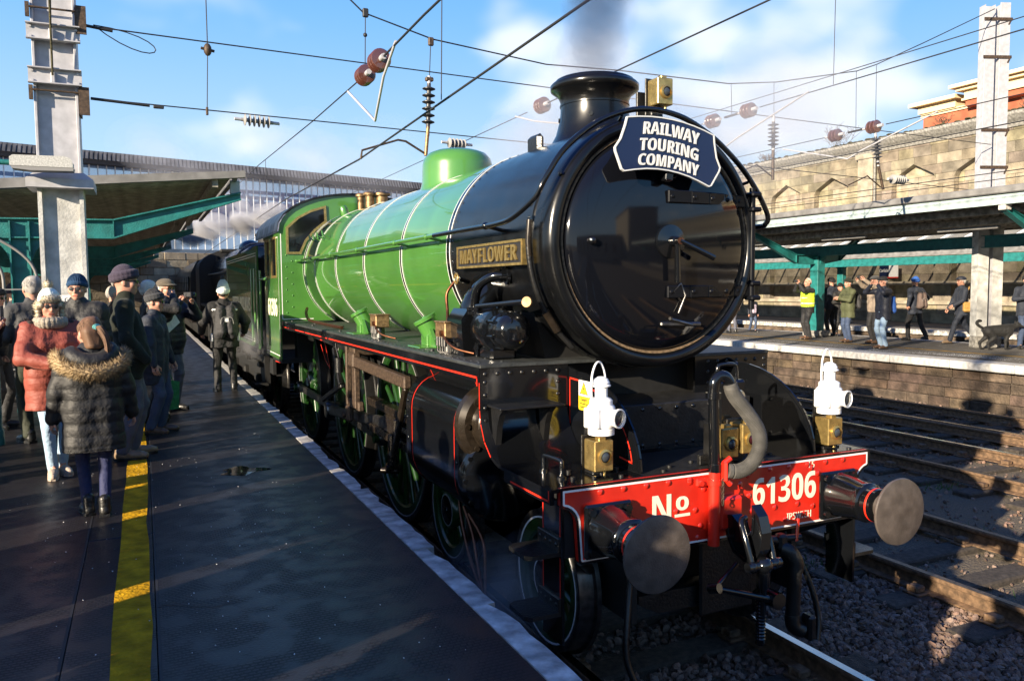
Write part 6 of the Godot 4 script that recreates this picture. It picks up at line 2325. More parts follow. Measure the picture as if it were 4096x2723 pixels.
func engine_cab(o: Node3D) -> void:
	var roofline := PackedVector2Array()
	for i in 17:
		var t := -1.0 + 2.0 * i / 16.0
		var x := 1.255 * sin(t * PI / 2)
		roofline.append(Vector2(x, 3.30 + 0.62 * pow(maxf(0, cos(t * PI / 2)), 0.9)))
	var st := MB.new()
	var f := roofline.duplicate()
	f.append(Vector2(1.255, 1.92))
	f.append(Vector2(-1.255, 1.92))
	st.prism(f, -9.62, -9.60)
	var fr := put("cab_front", st, M.green, o)
	st = MB.new()
	st.xf.origin.z = -9.598
	strip(st, [Vector2(-1.225, 3.28), Vector2(-1.225, 1.95), Vector2(-0.75, 1.95)], 0.012)
	put("white_lining", st, M.white_line, fr)
	st = MB.new()
	for k in 12:
		st.rivet(Vector3(-1.15 + 0.09 * (k % 2), 2.05 + k * 0.09, -9.6), Vector3.BACK, 0.014)
	stuff(put("rivets", st, M.green, fr))
	for s in [-1.0, 1.0]:
		var w := PackedVector2Array([Vector2(-1.125, 2.985), Vector2(-1.125, 3.375), Vector2(-0.95, 3.535), Vector2(-0.75, 3.645), Vector2(-0.53, 3.715), Vector2(-0.52, 3.49), Vector2(-0.70, 3.345), Vector2(-0.84, 3.18), Vector2(-0.93, 2.985)])
		for i in w.size():
			w[i].x *= -s
		st = MB.new()
		st.prism(w, -9.599, -9.592)
		var wi := put("window", st, M.dark_glass, o)
		st = MB.new()
		outline(st, w, -0.018, 0.018, -9.578, 0.02)
		put("brass_frame", st, M.brass, wi)
	for s in [-1.0, 1.0]:
		# side sheet with its window opening, as four pieces round the opening
		st = MB.new()
		slab(st, 1.24 * s, 1.26 * s, 1.30, 2.60, -9.62, -11.25)
		slab(st, 1.24 * s, 1.26 * s, 3.26, 3.32, -9.62, -11.3)
		slab(st, 1.24 * s, 1.26 * s, 2.60, 3.26, -9.62, -9.86)
		slab(st, 1.24 * s, 1.26 * s, 2.60, 3.26, -10.42, -10.56)
		var sd := put("cab_side", st, M.green, o)
		if s < 0:
			for q in [[-10.41, -9.87], [-11.10, -10.57]]:
				st = MB.new()
				st.xf = left_face(-1.262)
				var wp := PackedVector2Array([Vector2(q[0], 2.61), Vector2(q[1], 2.61), Vector2(q[1], 3.25), Vector2(q[0], 3.25)])
				outline(st, wp, -0.01, 0.03, 0.006, 0.012)
				put("window_frame", st, M.brass, sd)
				st = MB.new()
				st.xf = left_face(-1.25)
				st.prism(wp, -0.003, 0.003)
				put("window_pane", st, M.dark_glass, sd)
			st = MB.new()
			st.xf = left_face(-1.2612)
			outline(st, PackedVector2Array([Vector2(-11.2, 1.36), Vector2(-9.67, 1.36), Vector2(-9.67, 3.24), Vector2(-11.2, 3.24)]), 0, 0.012, 0.0)
			put("white_lining", st, M.white_line, sd)
			var t := put("lettering", letters("61306", 0.28, 0.002, true, 0.95), M.cream_paint, sd)
			t.position = Vector3(-1.2612, 2.12, -10.4)
			t.rotation.y = -PI / 2
			st = MB.new()
			st.rod(Vector3(-1.33, 1.42, -11.3), Vector3(-1.33, 2.75, -11.3), 0.02, 8)
			st.rod(Vector3(-1.25, 2.60, -10.9), Vector3(-1.33, 2.60, -11.28), 0.03, 8)
			put("grab_rail", st, M.green, sd)
	st = MB.new()
	for i in 16:
		var a := roofline[i]
		var b := roofline[i + 1]
		var nn := Vector3(-(b.y - a.y), b.x - a.x, 0).normalized()
		var na := Vector3(a.x / 1.5, 0.7, 0).normalized() if true else nn
		var nb := Vector3(b.x / 1.5, 0.7, 0).normalized()
		for y in [0.03, -0.0]:
			st.quad4(Vector3(a.x * 1.02, a.y + y, -9.56), Vector3(b.x * 1.02, b.y + y, -9.56), Vector3(b.x * 1.02, b.y + y, -12.15), Vector3(a.x * 1.02, a.y + y, -12.15), na, nb, nb, na)
		st.quad(Vector3(a.x * 1.02, a.y, -9.56), Vector3(b.x * 1.02, b.y, -9.56), Vector3(b.x * 1.02, b.y + 0.03, -9.56), Vector3(a.x * 1.02, a.y + 0.03, -9.56), Vector3.BACK)
	put("cab_roof", st, M.black_worn, o)
	st = MB.new()
	slab(st, -1.25, 1.25, 1.25, 1.32, -12.0, -9.62)
	slab(st, -1.0, 1.0, 1.3, 3.4, -9.9, -9.63)
	slab(st, -1.25, -1.1, 0.95, 0.98, -11.0, -10.6)
	slab(st, -1.25, -1.2, 0.95, 1.3, -11.0, -10.6)
	put("cab_floor", st, M.soot, o)
	st = MB.new()
	st.xf = left_face(-1.222)
	strip(st, [Vector2(-9.62, 1.83), Vector2(-9.75, 1.5), Vector2(-9.95, 1.24), Vector2(-10.5, 1.22)], 0.014)
	put("red_lining", st, M.red_line, o)

func engine_fittings(o: Node3D) -> void:
	var st := MB.new()
	# angled green tubes with caps
	for z in [-5.53, -3.22]:
		st = MB.new()
		var d := Vector3(-0.42, 0.85, -0.15).normalized()
		var b := Vector3(-0.93, 1.99, z)
		st.lathe([Vector2(0.09, -0.1), Vector2(0.09, 0.17), Vector2(0.105, 0.172), Vector2(0.105, 0.20), Vector2(0.098, 0.206), Vector2(0, 0.206)], b, d, 24, 0, TAU, 40)
		st.rivet(b + d * 0.205, d, 0.02)
		st.box(Vector3(-0.93, 1.975, z - 0.01), Vector3(0.2, 0.1, 0.16), 0.01)
		st.box(Vector3(-0.98, 1.925, z), Vector3(0.30, 0.012, 0.32), 0.004)
		st.xf = left_face(-1.0)
		st.prism(PackedVector2Array([Vector2(z + 0.05, 1.925), Vector2(z + 0.24, 1.925), Vector2(z + 0.24, 1.945), Vector2(z + 0.08, 2.08)]), -0.02, 0.01)
		put("snifting_tube", st, M.green, o)
	# brass lubricator boxes with feed pipes
	for z in [-4.45, -2.48]:
		st = MB.new()
		st.box(Vector3(-1.08, 2.10, z), Vector3(0.14, 0.12, 0.22), 0.008)
		st.box(Vector3(-1.08, 2.165, z), Vector3(0.155, 0.012, 0.235), 0.004)
		var lb := put("lubricator", st, M.brass_dull, o)
		st = MB.new()
		for k in 4:
			var q := Vector3(-1.14, 2.05, z - 0.08 + k * 0.055)
			st.rod(q, q + Vector3(0, -0.07, 0), 0.017, 6)
			st.tube([q + Vector3(0, -0.06, 0), q + Vector3(0, -0.11, 0), q + Vector3(0.02, -0.13, 0.02)], 0.008, 5)
		st.rod(Vector3(-1.08, 1.92, z), Vector3(-1.08, 2.06, z), 0.05, 8)
		put("feed_pipe", st, M.steel, lb)
		st = MB.new()
		st.rod(Vector3(-1.15, 2.08, z + 0.06), Vector3(-1.17, 2.08, z + 0.06), 0.022, 8)
		st.tube(smooth_path([Vector3(-1.15, 2.07, z + 0.06), Vector3(-1.17, 2.03, z + 0.2), Vector3(-1.14, 1.98, z + 0.32), Vector3(-1.05, 1.95, z + 0.45)], 4), 0.009, 6)
		put("copper_pipe", st, M.copper, lb)
	# turbo generator on the running plate
	st = MB.new()
	var c := Vector3(-0.93, 2.13, -1.60)
	st.lathe([Vector2(0.0, 0.0), Vector2(0.06, -0.003), Vector2(0.10, -0.02), Vector2(0.122, -0.05), Vector2(0.126, -0.09), Vector2(0.126, -0.15), Vector2(0.135, -0.155), Vector2(0.135, -0.19), Vector2(0.118, -0.195), Vector2(0.118, -0.24), Vector2(0.158, -0.25), Vector2(0.162, -0.30), Vector2(0.158, -0.46), Vector2(0.14, -0.5), Vector2(0.12, -0.51)], c + Vector3(0, 0, 0.06), Vector3.BACK, 32, 0, TAU, 40)
	for k in 8:
		var a := TAU * k / 8 + 0.3
		st.rod(c + Vector3(cos(a) * 0.135, sin(a) * 0.135, -0.15), c + Vector3(cos(a) * 0.135, sin(a) * 0.135, -0.06), 0.014, 6)
	st.box(c + Vector3(0, -0.17, -0.28), Vector3(0.2, 0.09, 0.22), 0.02)
	st.box(c + Vector3(0.02, 0.15, -0.20), Vector3(0.1, 0.06, 0.1), 0.015)
	st.ball(c + Vector3(-0.02, 0.17, -0.12), Vector3(0.03, 0.03, 0.03), 8, 6)
	var hp := PackedVector2Array([Vector2(-0.14, -0.21), Vector2(-0.155, 0.06), Vector2(-0.10, 0.14), Vector2(0.10, 0.14), Vector2(0.155, 0.06), Vector2(0.14, -0.21)])
	st.xf.origin = c + Vector3(-0.02, 0, -0.72)
	st.prism(hp, -0.12, 0.18, true)
	st.xf = Transform3D.IDENTITY
	var tg := put("turbo_generator", st, M.black_gloss, o)
	var et := put("raised_lettering", letters("ENGINEERS", 0.018, 0.004, true, 0.85), M.black_gloss, tg)
	et.position = c + Vector3(0.0, 0.0, 0.058)
	st = MB.new()
	st.tube(smooth_path([Vector3(-0.84, 2.51, -1.90), Vector3(-0.93, 2.50, -1.97), Vector3(-0.99, 2.44, -2.06), Vector3(-1.0, 2.34, -2.12), Vector3(-1.0, 2.22, -2.14)], 5), 0.032, 12)
	st.lathe([Vector2(0.07, 0), Vector2(0.07, 0.02), Vector2(0.045, 0.025), Vector2(0.045, 0.06)], Vector3(-0.83, 2.51, -1.90), Vector3(-1, 0, -0.2), 14)
	for y in [2.27, 2.24]:
		st.lathe([Vector2(0, 0.012), Vector2(0.06, 0.012), Vector2(0.06, -0.012), Vector2(0, -0.012)], Vector3(-1.0, y, -2.14), Vector3.UP, 10)
	st.rod(Vector3(-1.03, 1.93, -2.02), Vector3(-1.03, 2.29, -2.02), 0.018, 10)
	st.rod(Vector3(-1.03, 2.29, -2.02), Vector3(-0.94, 2.335, -1.36), 0.018, 10)
	for y in [1.98, 2.05, 2.2, 2.26]:
		st.bolt(Vector3(-1.03, y, -2.02), Vector3.UP, 0.028)
	st.box(Vector3(-1.03, 2.13, -1.98), Vector3(0.09, 0.11, 0.14), 0.02)
	put("steam_pipe", st, M.black_gloss, tg)
	st = MB.new()
	st.lathe([Vector2(0, 0.012), Vector2(0.034, 0.012), Vector2(0.038, 0.0), Vector2(0.034, -0.012), Vector2(0, -0.012)], Vector3(-0.96, 2.33, -1.33), Vector3(-0.8, 0.1, 0.6), 18)
	put("brass_cap", st, M.brass_dull, o)
	st = MB.new()
	var hw := Vector3(-0.99, 2.495, -2.50)
	st.rod(Vector3(-0.86, 2.47, -2.62), hw, 0.022, 8)
	put("valve_stem", st, M.black_gloss, o)
	st = MB.new()
	var ring := []
	for k in 14:
		var a := TAU * k / 14
		ring.append(hw + Vector3(-0.012, sin(a) * 0.04, cos(a) * 0.04))
	st.tube(ring, 0.008, 6, true)
	for k in 5:
		var a := TAU * k / 5
		st.rod(hw, hw + Vector3(-0.012, sin(a) * 0.04, cos(a) * 0.04), 0.006, 5)
	put("hand_wheel", st, M.brass, o)
	st = MB.new()
	st.tube(smooth_path([Vector3(-0.95, 2.48, -2.66), Vector3(-1.0, 2.38, -2.72), Vector3(-1.02, 2.24, -2.66), Vector3(-1.06, 2.12, -2.55)], 5), 0.012, 6)
	st.tube(smooth_path([Vector3(-1.02, 2.13, -2.55), Vector3(-0.98, 2.24, -2.5), Vector3(-0.96, 2.22, -2.42), Vector3(-1.0, 2.1, -2.4), Vector3(-1.02, 1.97, -2.42)], 5), 0.012, 6)
	st.tube(smooth_path([Vector3(-0.90, 2.12, -9.3), Vector3(-0.97, 2.05, -9.0), Vector3(-1.0, 1.97, -8.6), Vector3(-1.02, 1.955, -7.5), Vector3(-1.02, 1.95, -6.4)], 6), 0.022, 8)
	put("copper_pipes", st, M.copper, o)
	st = MB.new()
	for q in [Vector3(-1.06, 2.1, -2.62), Vector3(-1.04, 2.14, -2.36), Vector3(-1.08, 2.02, -2.34)]:
		st.box(q, Vector3(0.05, 0.08, 0.07), 0.012)
		st.rod(q, q + Vector3(-0.06, 0.01, 0), 0.014, 6)
	put("check_valve", st, M.black_gloss, o)
	# outside steam pipe casing by the smokebox
	for s in [-1.0, 1.0]:
		st = MB.new()
		st.tube(smooth_path([Vector3(0.74 * s, 2.45, -2.35), Vector3(0.90 * s, 2.25, -2.35), Vector3(0.92 * s, 1.95, -2.35)], 5), 0.13, 16)
		put("steam_pipe_casing", st, M.black_gloss, o)

func build_tender() -> void:
	var o := thing("tender", "green tender with cream lettering coupled behind the engine's cab", "tender")
	var st := MB.new()
	slab(st, -1.24, 1.24, 1.32, 3.0, -17.9, -12.1)
	put("tank", st, M.soot, o)
	for s in [-1.0, 1.0]:
		st = MB.new()
		var pl := PackedVector2Array([Vector2(-17.95, 1.32), Vector2(-12.05, 1.32), Vector2(-12.05, 3.22), Vector2(-12.6, 3.22), Vector2(-12.9, 3.19), Vector2(-17.95, 3.19)])
		st.xf = Transform3D(Basis(Vector3(0, 0, 1), Vector3.UP, Vector3(-1, 0, 0)), Vector3(1.27 * s, 0, 0))
		st.prism(pl, -0.012, 0.012)
		var sd := put("side_sheet", st, M.green, o)
		if s > 0:
			continue
		st = MB.new()
		st.xf = left_face(-1.2835)
		outline(st, PackedVector2Array([Vector2(-17.8, 1.42), Vector2(-12.2, 1.42), Vector2(-12.2, 3.1), Vector2(-17.8, 3.1)]), 0.0, 0.014, 0.0)
		outline(st, PackedVector2Array([Vector2(-17.8, 1.42), Vector2(-12.2, 1.42), Vector2(-12.2, 3.1), Vector2(-17.8, 3.1)]), 0.05, 0.064, 0.0)
		put("white_lining", st, M.white_line, sd)
		var t := put("lettering", letters("BRITISH RAILWAYS", 0.27, 0.002, true, 1.0), M.cream_paint, sd)
		t.position = Vector3(-1.2835, 2.12, -14.9)
		t.rotation.y = -PI / 2
		st = MB.new()
		for z in [-12.02, -12.45]:
			st.rod(Vector3(-1.34, 1.45, z), Vector3(-1.34, 2.8, z), 0.02, 8)
		put("grab_rail", st, M.green, sd)
	st = MB.new()
	slab(st, -1.30, 1.30, 1.22, 1.32, -18.0, -12.0, 0.01)
	slab(st, -1.15, -1.05, 0.5, 1.22, -17.6, -12.4)
	slab(st, 1.05, 1.15, 0.5, 1.22, -17.6, -12.4)
	slab(st, -1.36, -1.12, 0.62, 0.65, -12.5, -12.15)
	put("underframe", st, M.soot, o)
	for z in [-13.1, -15.1, -17.1]:
		for s in [-1.0, 1.0]:
			wheel(o, 0.755 * s, z, 0.62, 12, 0.0, 0.0)
			st = MB.new()
			st.box(Vector3(1.18 * s, 0.62, z), Vector3(0.14, 0.3, 0.32), 0.03)
			st.bar(Vector3(1.18 * s, 0.98, z - 0.5), Vector3(1.18 * s, 0.98, z + 0.5), 0.09, 0.1)
			put("axle_box", st, M.soot, o)
	st = MB.new()
	for i in 260:
		var p := Vector3(rng.randf_range(-1.1, 1.1), 0, rng.randf_range(-16.5, -12.6))
		st.xf = Transform3D(Basis(Vector3(1, rng.randf(), 0.4).normalized(), rng.randf() * TAU), p + Vector3(0, 3.0 + 0.12 * (1.2 - absf(p.x)), 0))
		st.box(Vector3.ZERO, Vector3(0.16, 0.11, 0.13), 0.03)
	stuff(put("coal", st, M.soot, o))

func build_train_behind() -> void:
	var o := thing("black_locomotive", "second black steam locomotive coupled behind the green tender", "locomotive", Vector3(0.0, 0, -18.6))
	var st := MB.new()
	st.lathe([Vector2(0, 0.02), Vector2(0.6, 0.08), Vector2(0.80, 0.16), Vector2(0.86, 0.24), Vector2(0.86, 1.9), Vector2(0.89, 1.92), Vector2(0.92, 5.0), Vector2(0.95, 8.2)], Vector3(0, 2.85, -0.9), AX, 40, 0, TAU, 30)
	put("boiler", st, M.black_gloss, o)
	st = MB.new()
	st.lathe([Vector2(0.5, -0.2), Vector2(0.33, 0.0), Vector2(0.29, 0.12), Vector2(0.29, 0.25), Vector2(0.37, 0.33), Vector2(0.37, 0.38), Vector2(0.3, 0.4), Vector2(0, 0.3)], Vector3(0.15, 3.62, -2.2), Vector3.UP, 28)
	put("chimney", st, M.soot, o)
	st = MB.new()
	st.ball(Vector3(0, 3.7, -5.2), Vector3(0.36, 0.3, 0.42), 18, 8, 0, PI * 0.6)
	put("dome", st, M.black_gloss, o)
	st = MB.new()
	slab(st, -1.3, 1.3, 1.85, 1.93, -9.2, -0.6)
	slab(st, -1.1, 1.1, 0.4, 1.2, -9.0, -0.5)
	slab(st, -1.2, 1.2, 0.85, 1.3, -0.6, -0.5)
	put("running_plate", st, M.soot, o)
	st = MB.new()
	var f := PackedVector2Array()
	for i in 13:
		var t := -1.0 + 2.0 * i / 12.0
		f.append(Vector2(1.32 * sin(t * PI / 2), 3.2 + 0.7 * cos(t * PI / 2)))
	f.append(Vector2(1.32, 1.3))
	f.append(Vector2(-1.32, 1.3))
	st.prism(f, -11.3, -9.2)
	put("cab", st, M.soot, o)
	st = MB.new()
	st.tube(smooth_path([Vector3(-1.02, 2.95, -9), Vector3(-1.0, 2.95, -2.6), Vector3(-0.92, 3.2, -1.2), Vector3(-0.5, 3.65, -1.0), Vector3(0.5, 3.65, -1.0)], 4), 0.022, 6)
	put("handrail", st, M.steel, o)
	st = MB.new()
	st.rod(Vector3(-0.7, 3.3, -8.9), Vector3(-0.7, 3.62, -8.9), 0.06, 8)
	st.box(Vector3(-0.4, 3.78, -8.4), Vector3(0.5, 0.12, 0.6), 0.03)
	put("mountings", st, M.soot, o)
	for z in [-1.3, -3.2, -4.9, -6.9, -8.9]:
		for s in [-1.0, 1.0]:
			st = MB.new()
			var r := 0.48 if z > -4.0 else 0.9
			st.lathe([Vector2(0, 0.05), Vector2(r - 0.1, 0.05), Vector2(r, 0.07), Vector2(r, -0.07), Vector2(0, -0.07)], Vector3(0.755 * s, r, z), Vector3(s, 0, 0), 28)
			put("wheel", st, M.soot, o)
	var cars := ["dark carriage first behind the black locomotive", "dark carriage second behind the black locomotive"]
	for k in 2:
		var c := thing("carriage", cars[k], "carriage", Vector3(-0.1 - k * 0.2, 0, -41.0 - k * 20.4), 0.0, "carriages behind the engines")
		st = MB.new()
		var sec := PackedVector2Array([Vector2(-1.35, 1.1), Vector2(-1.38, 2.2), Vector2(-1.33, 3.1), Vector2(-1.1, 3.55), Vector2(-0.5, 3.8), Vector2(0.5, 3.8), Vector2(1.1, 3.55), Vector2(1.33, 3.1), Vector2(1.38, 2.2), Vector2(1.35, 1.1)])
		st.prism(sec, -10.0, 10.0, true)
		put("body", st, mat("maroon", lin(0.012, 0.010, 0.010), 0.35, 0.0, {"coat": 0.5}) if not M.has("maroon") else M.maroon, c)
		for j in 12:
			st = MB.new()
			slab(st, -1.40, -1.36, 2.3, 2.95, -9.2 + j * 1.55, -8.1 + j * 1.55)
			put("window", st, M.dark_glass, c)
		st = MB.new()
		slab(st, -1.1, 1.1, 0.2, 1.1, -9.5, 9.5)
		put("underframe", st, M.soot, c)

func build_lamps() -> void:
	# headboard hung on the smokebox door
	var hb := thing("headboard", "navy shield-shaped headboard with raised silver letters on the smokebox door", "headboard", Vector3(-0.066, 3.315, -1.035))
	hb.rotation = Vector3(deg_to_rad(-2), deg_to_rad(-2), deg_to_rad(-6.5))
	var p := PackedVector2Array()
	for i in 9:
		var t := -1.0 + 2.0 * i / 8.0
		p.append(Vector2(0.335 * t, 0.145 + 0.045 * (1.0 - t * t)))
	p.append_array([Vector2(0.345, 0.09), Vector2(0.37, 0.0), Vector2(0.405, -0.06), Vector2(0.40, -0.085), Vector2(0.345, -0.19), Vector2(0.325, -0.20)])
	for i in 7:
		var t := 0.8 - 1.6 * (i + 0.5) / 7.0
		p.append(Vector2(0.36 * t, -0.145 + 0.0 - 0.07 * t * t))
	p.append_array([Vector2(-0.325, -0.20), Vector2(-0.345, -0.19), Vector2(-0.40, -0.085), Vector2(-0.405, -0.06), Vector2(-0.37, 0.0), Vector2(-0.345, 0.09)])
	var st := MB.new()
	st.prism(p, -0.02, 0.0)
	put("board", st, M.navy, hb)
	st = MB.new()
	outline(st, p, -0.002, 0.006, 0.006, 0.02)
	put("silver_rim", st, M.alu, hb)
	for q in [["RAILWAY", 0.105, 0.078], ["TOURING", -0.0, 0.078], ["COMPANY", -0.098, 0.074]]:
		var ms := letters(q[0], q[2], 0.010, true, 0.92)
		# the lines follow the curve of the board
		var a := ms.surface_get_arrays(0)
		var vs: PackedVector3Array = a[Mesh.ARRAY_VERTEX]
		for i in vs.size():
			vs[i].y -= 0.42 * vs[i].x * vs[i].x - 0.008
		a[Mesh.ARRAY_VERTEX] = vs
		ms = ArrayMesh.new()
		ms.add_surface_from_arrays(Mesh.PRIMITIVE_TRIANGLES, a)
		var t := put("lettering", ms, M.alu, hb)
		t.position = Vector3(0.0, q[1], 0.004)
	st = MB.new()
	st.box(Vector3(0.03, -0.12, -0.05), Vector3(0.06, 0.16, 0.06), 0.006)
	put("hanger", st, M.black_gloss, hb)
	# two white oil lamps on the lamp irons
	var places := [[Vector3(-0.745, 1.545, -0.77), 0.35, "white oil lamp on the engine's front deck, left above the number mark"], [Vector3(1.005, 1.555, -0.69), 0.25, "white oil lamp at the right end of the engine's front deck"]]
	for q in places:
		var l := thing("oil_lamp", q[2], "oil lamp", q[0], q[1], "white oil lamps on the buffer beam")
		st = MB.new()
		st.lathe([Vector2(0, 0), Vector2(0.080, 0), Vector2(0.080, 0.035), Vector2(0.074, 0.04)], Vector3.ZERO, Vector3.UP, 24)
		st.lathe([Vector2(0.074, 0.04), Vector2(0.082, 0.045), Vector2(0.084, 0.05), Vector2(0.084, 0.165), Vector2(0.076, 0.175), Vector2(0.070, 0.178), Vector2(0.070, 0.205), Vector2(0.060, 0.215), Vector2(0.044, 0.222), Vector2(0.040, 0.225), Vector2(0.040, 0.285), Vector2(0.036, 0.287)], Vector3.ZERO, Vector3.UP, 24, 0, TAU, 30)
		st.box(Vector3(-0.075, 0.105, 0.0), Vector3(0.055, 0.12, 0.11), 0.008)
		put("body", st, M.lamp_white, l)
		st = MB.new()
		st.lathe([Vector2(0.04, 0.282), Vector2(0.058, 0.288), Vector2(0.060, 0.294), Vector2(0.050, 0.302), Vector2(0.053, 0.31), Vector2(0.042, 0.332), Vector2(0.02, 0.345), Vector2(0, 0.347)], Vector3.ZERO, Vector3.UP, 24, 0, TAU, 30)
		put("cap", st, M.lamp_white, l)
		st = MB.new()
		st.lathe([Vector2(0.05, 0.05), Vector2(0.052, 0.115), Vector2(0.058, 0.12), Vector2(0.058, 0.132), Vector2(0.05, 0.133)], Vector3(0.012, 0.105, 0), Vector3.BACK, 28)
		var bz := put("lens_hood", st, M.lamp_white, l)
		st = MB.new()
		st.lathe([Vector2(0.05, 0.118), Vector2(0.03, 0.128), Vector2(0, 0.132)], Vector3(0.012, 0.105, 0), Vector3.BACK, 24)
		put("lens", st, M.lens, bz)
		st = MB.new()
		st.lathe([Vector2(0.03, 0.05), Vector2(0.03, 0.105), Vector2(0.0, 0.107)], Vector3(0, 0.115, 0), Vector3(1, 0.15, -0.2), 18)
		put("side_lens", st, M.lamp_white, l)
		st = MB.new()
		st.tube(smooth_path([Vector3(-0.066, 0.19, -0.02), Vector3(-0.066, 0.30, -0.02), Vector3(-0.055, 0.37, -0.02), Vector3(-0.02, 0.425, -0.02), Vector3(0.02, 0.425, -0.02), Vector3(0.055, 0.37, -0.02), Vector3(0.066, 0.30, -0.02), Vector3(0.066, 0.19, -0.02)], 5), 0.0065, 8)
		put("handle", st, M.lamp_white, l)
	# black electric headlamp behind the standpipe
	var h := thing("electric_headlamp", "black box headlamp with carrying handle behind the grey hose", "lamp", Vector3(0.17, 1.535, -0.74))
	st = MB.new()
	st.box(Vector3(0, 0.145, 0), Vector3(0.21, 0.29, 0.13), 0.015)
	put("case", st, M.black_gloss, h)
	st = MB.new()
	st.lathe([Vector2(0.05, 0), Vector2(0.05, 0.01), Vector2(0.042, 0.012), Vector2(0, 0.018)], Vector3(0.04, 0.18, 0.064), Vector3.BACK, 24)
	put("lens", st, M.steel_bright, h)
	st = MB.new()
	st.tube(smooth_path([Vector3(-0.08, 0.28, 0), Vector3(-0.075, 0.36, 0), Vector3(-0.05, 0.385, 0), Vector3(0.05, 0.385, 0), Vector3(0.075, 0.36, 0), Vector3(0.08, 0.28, 0)], 4), 0.013, 8)
	put("handle", st, M.black_gloss, h)

func puff(parent: Node3D, at: Vector3, size: Vector3, density: float, colour: Color) -> void:
	var f := FogVolume.new()
	f.name = "puff"
	f.shape = RenderingServer.FOG_VOLUME_SHAPE_ELLIPSOID
	f.size = size
	f.position = at
	f.rotation = Vector3(rng.randf() * 0.6, rng.randf() * 3.0, rng.randf() * 0.6)
	var key := "fog_%.2f_%.2f" % [density, colour.r]
	if not M.has(key):
		var m := FogMaterial.new()
		m.density = density
		m.albedo = colour
		M[key] = m
	f.material = M[key]
	parent.add_child(f, true)

func build_steam() -> void:
	var s := thing("chimney_smoke", "thin dark smoke rising from the engine's chimney", "smoke", Vector3(0, 3.98, -2.1))
	for i in 34:
		var t := i / 33.0
		puff(s, Vector3(-0.02 + 0.10 * t + rng.randfn() * 0.06, 0.02 + t * 1.5, rng.randfn() * 0.06), Vector3(0.4, 0.42, 0.4) * (1.0 + 0.75 * t), 0.24, Color(0.30, 0.33, 0.45))
	s = thing("chimney_steam_haze", "pale steam haze drifting right from the chimney", "steam", Vector3(1.6, 4.6, -4.6))
	for i in 46:
		var t := rng.randf()
		puff(s, Vector3(0.2 + 4.0 * t + rng.randfn() * 0.3, -0.4 + rng.randfn() * 0.5 + 0.6 * t, -2.0 + rng.randfn() * 1.2), Vector3(1.4, 0.9, 1.4) * rng.randf_range(0.6, 1.5), 0.075, Color(0.97, 0.97, 1.0))
	s = thing("safety_valve_steam", "soft white steam drifting left over the cab roof", "steam", Vector3(-0.6, 4.4, -11.5))
	for i in 40:
		var t := rng.randf()
		puff(s, Vector3(2.2 - 4.6 * t + rng.randfn() * 0.5, 0.35 + rng.randfn() * 0.45 + 0.25 * sin(t * 9.0), -1.5 - 3.5 * t + rng.randfn() * 0.9), Vector3(1.3, 0.8, 1.4) * rng.randf_range(0.5, 1.5), 0.05, Color(0.97, 0.97, 1.0))
	s = thing("second_engine_steam", "dense white steam plume above the black locomotive's chimney", "steam", Vector3(-0.2, 4.15, -21.5))
	for i in 70:
		var t := rng.randf()
		puff(s, Vector3(0.7 - 2.5 * t + rng.randfn() * 0.2, 0.15 + rng.randfn() * 0.16 - 0.25 * t + 0.35 * (1.0 - t), -2.0 * t + rng.randfn() * 0.3), Vector3(0.7, 0.48, 0.75) * rng.randf_range(0.3, 1.2), 1.3, Color(0.98, 0.98, 1.0))
	s = thing("cylinder_steam", "faint steam wisps by the leading wheel between engine and platform edge", "steam", Vector3(-1.2, 0.5, -1.2))
	for i in 16:
		puff(s, Vector3(rng.randfn() * 0.12, rng.randfn() * 0.12, rng.randfn() * 0.35), Vector3(0.35, 0.3, 0.4) * rng.randf_range(0.6, 1.3), 0.18, Color(0.97, 0.97, 1.0))
	s = thing("cab_steam", "faint steam rising beside the green tender's front corner", "steam", Vector3(-1.5, 1.5, -12.0))
	for i in 14:
		puff(s, Vector3(rng.randfn() * 0.12, rng.randfn() * 0.22, rng.randfn() * 0.3), Vector3(0.4, 0.5, 0.5) * rng.randf_range(0.6, 1.2), 0.2, Color(0.97, 0.97, 1.0))

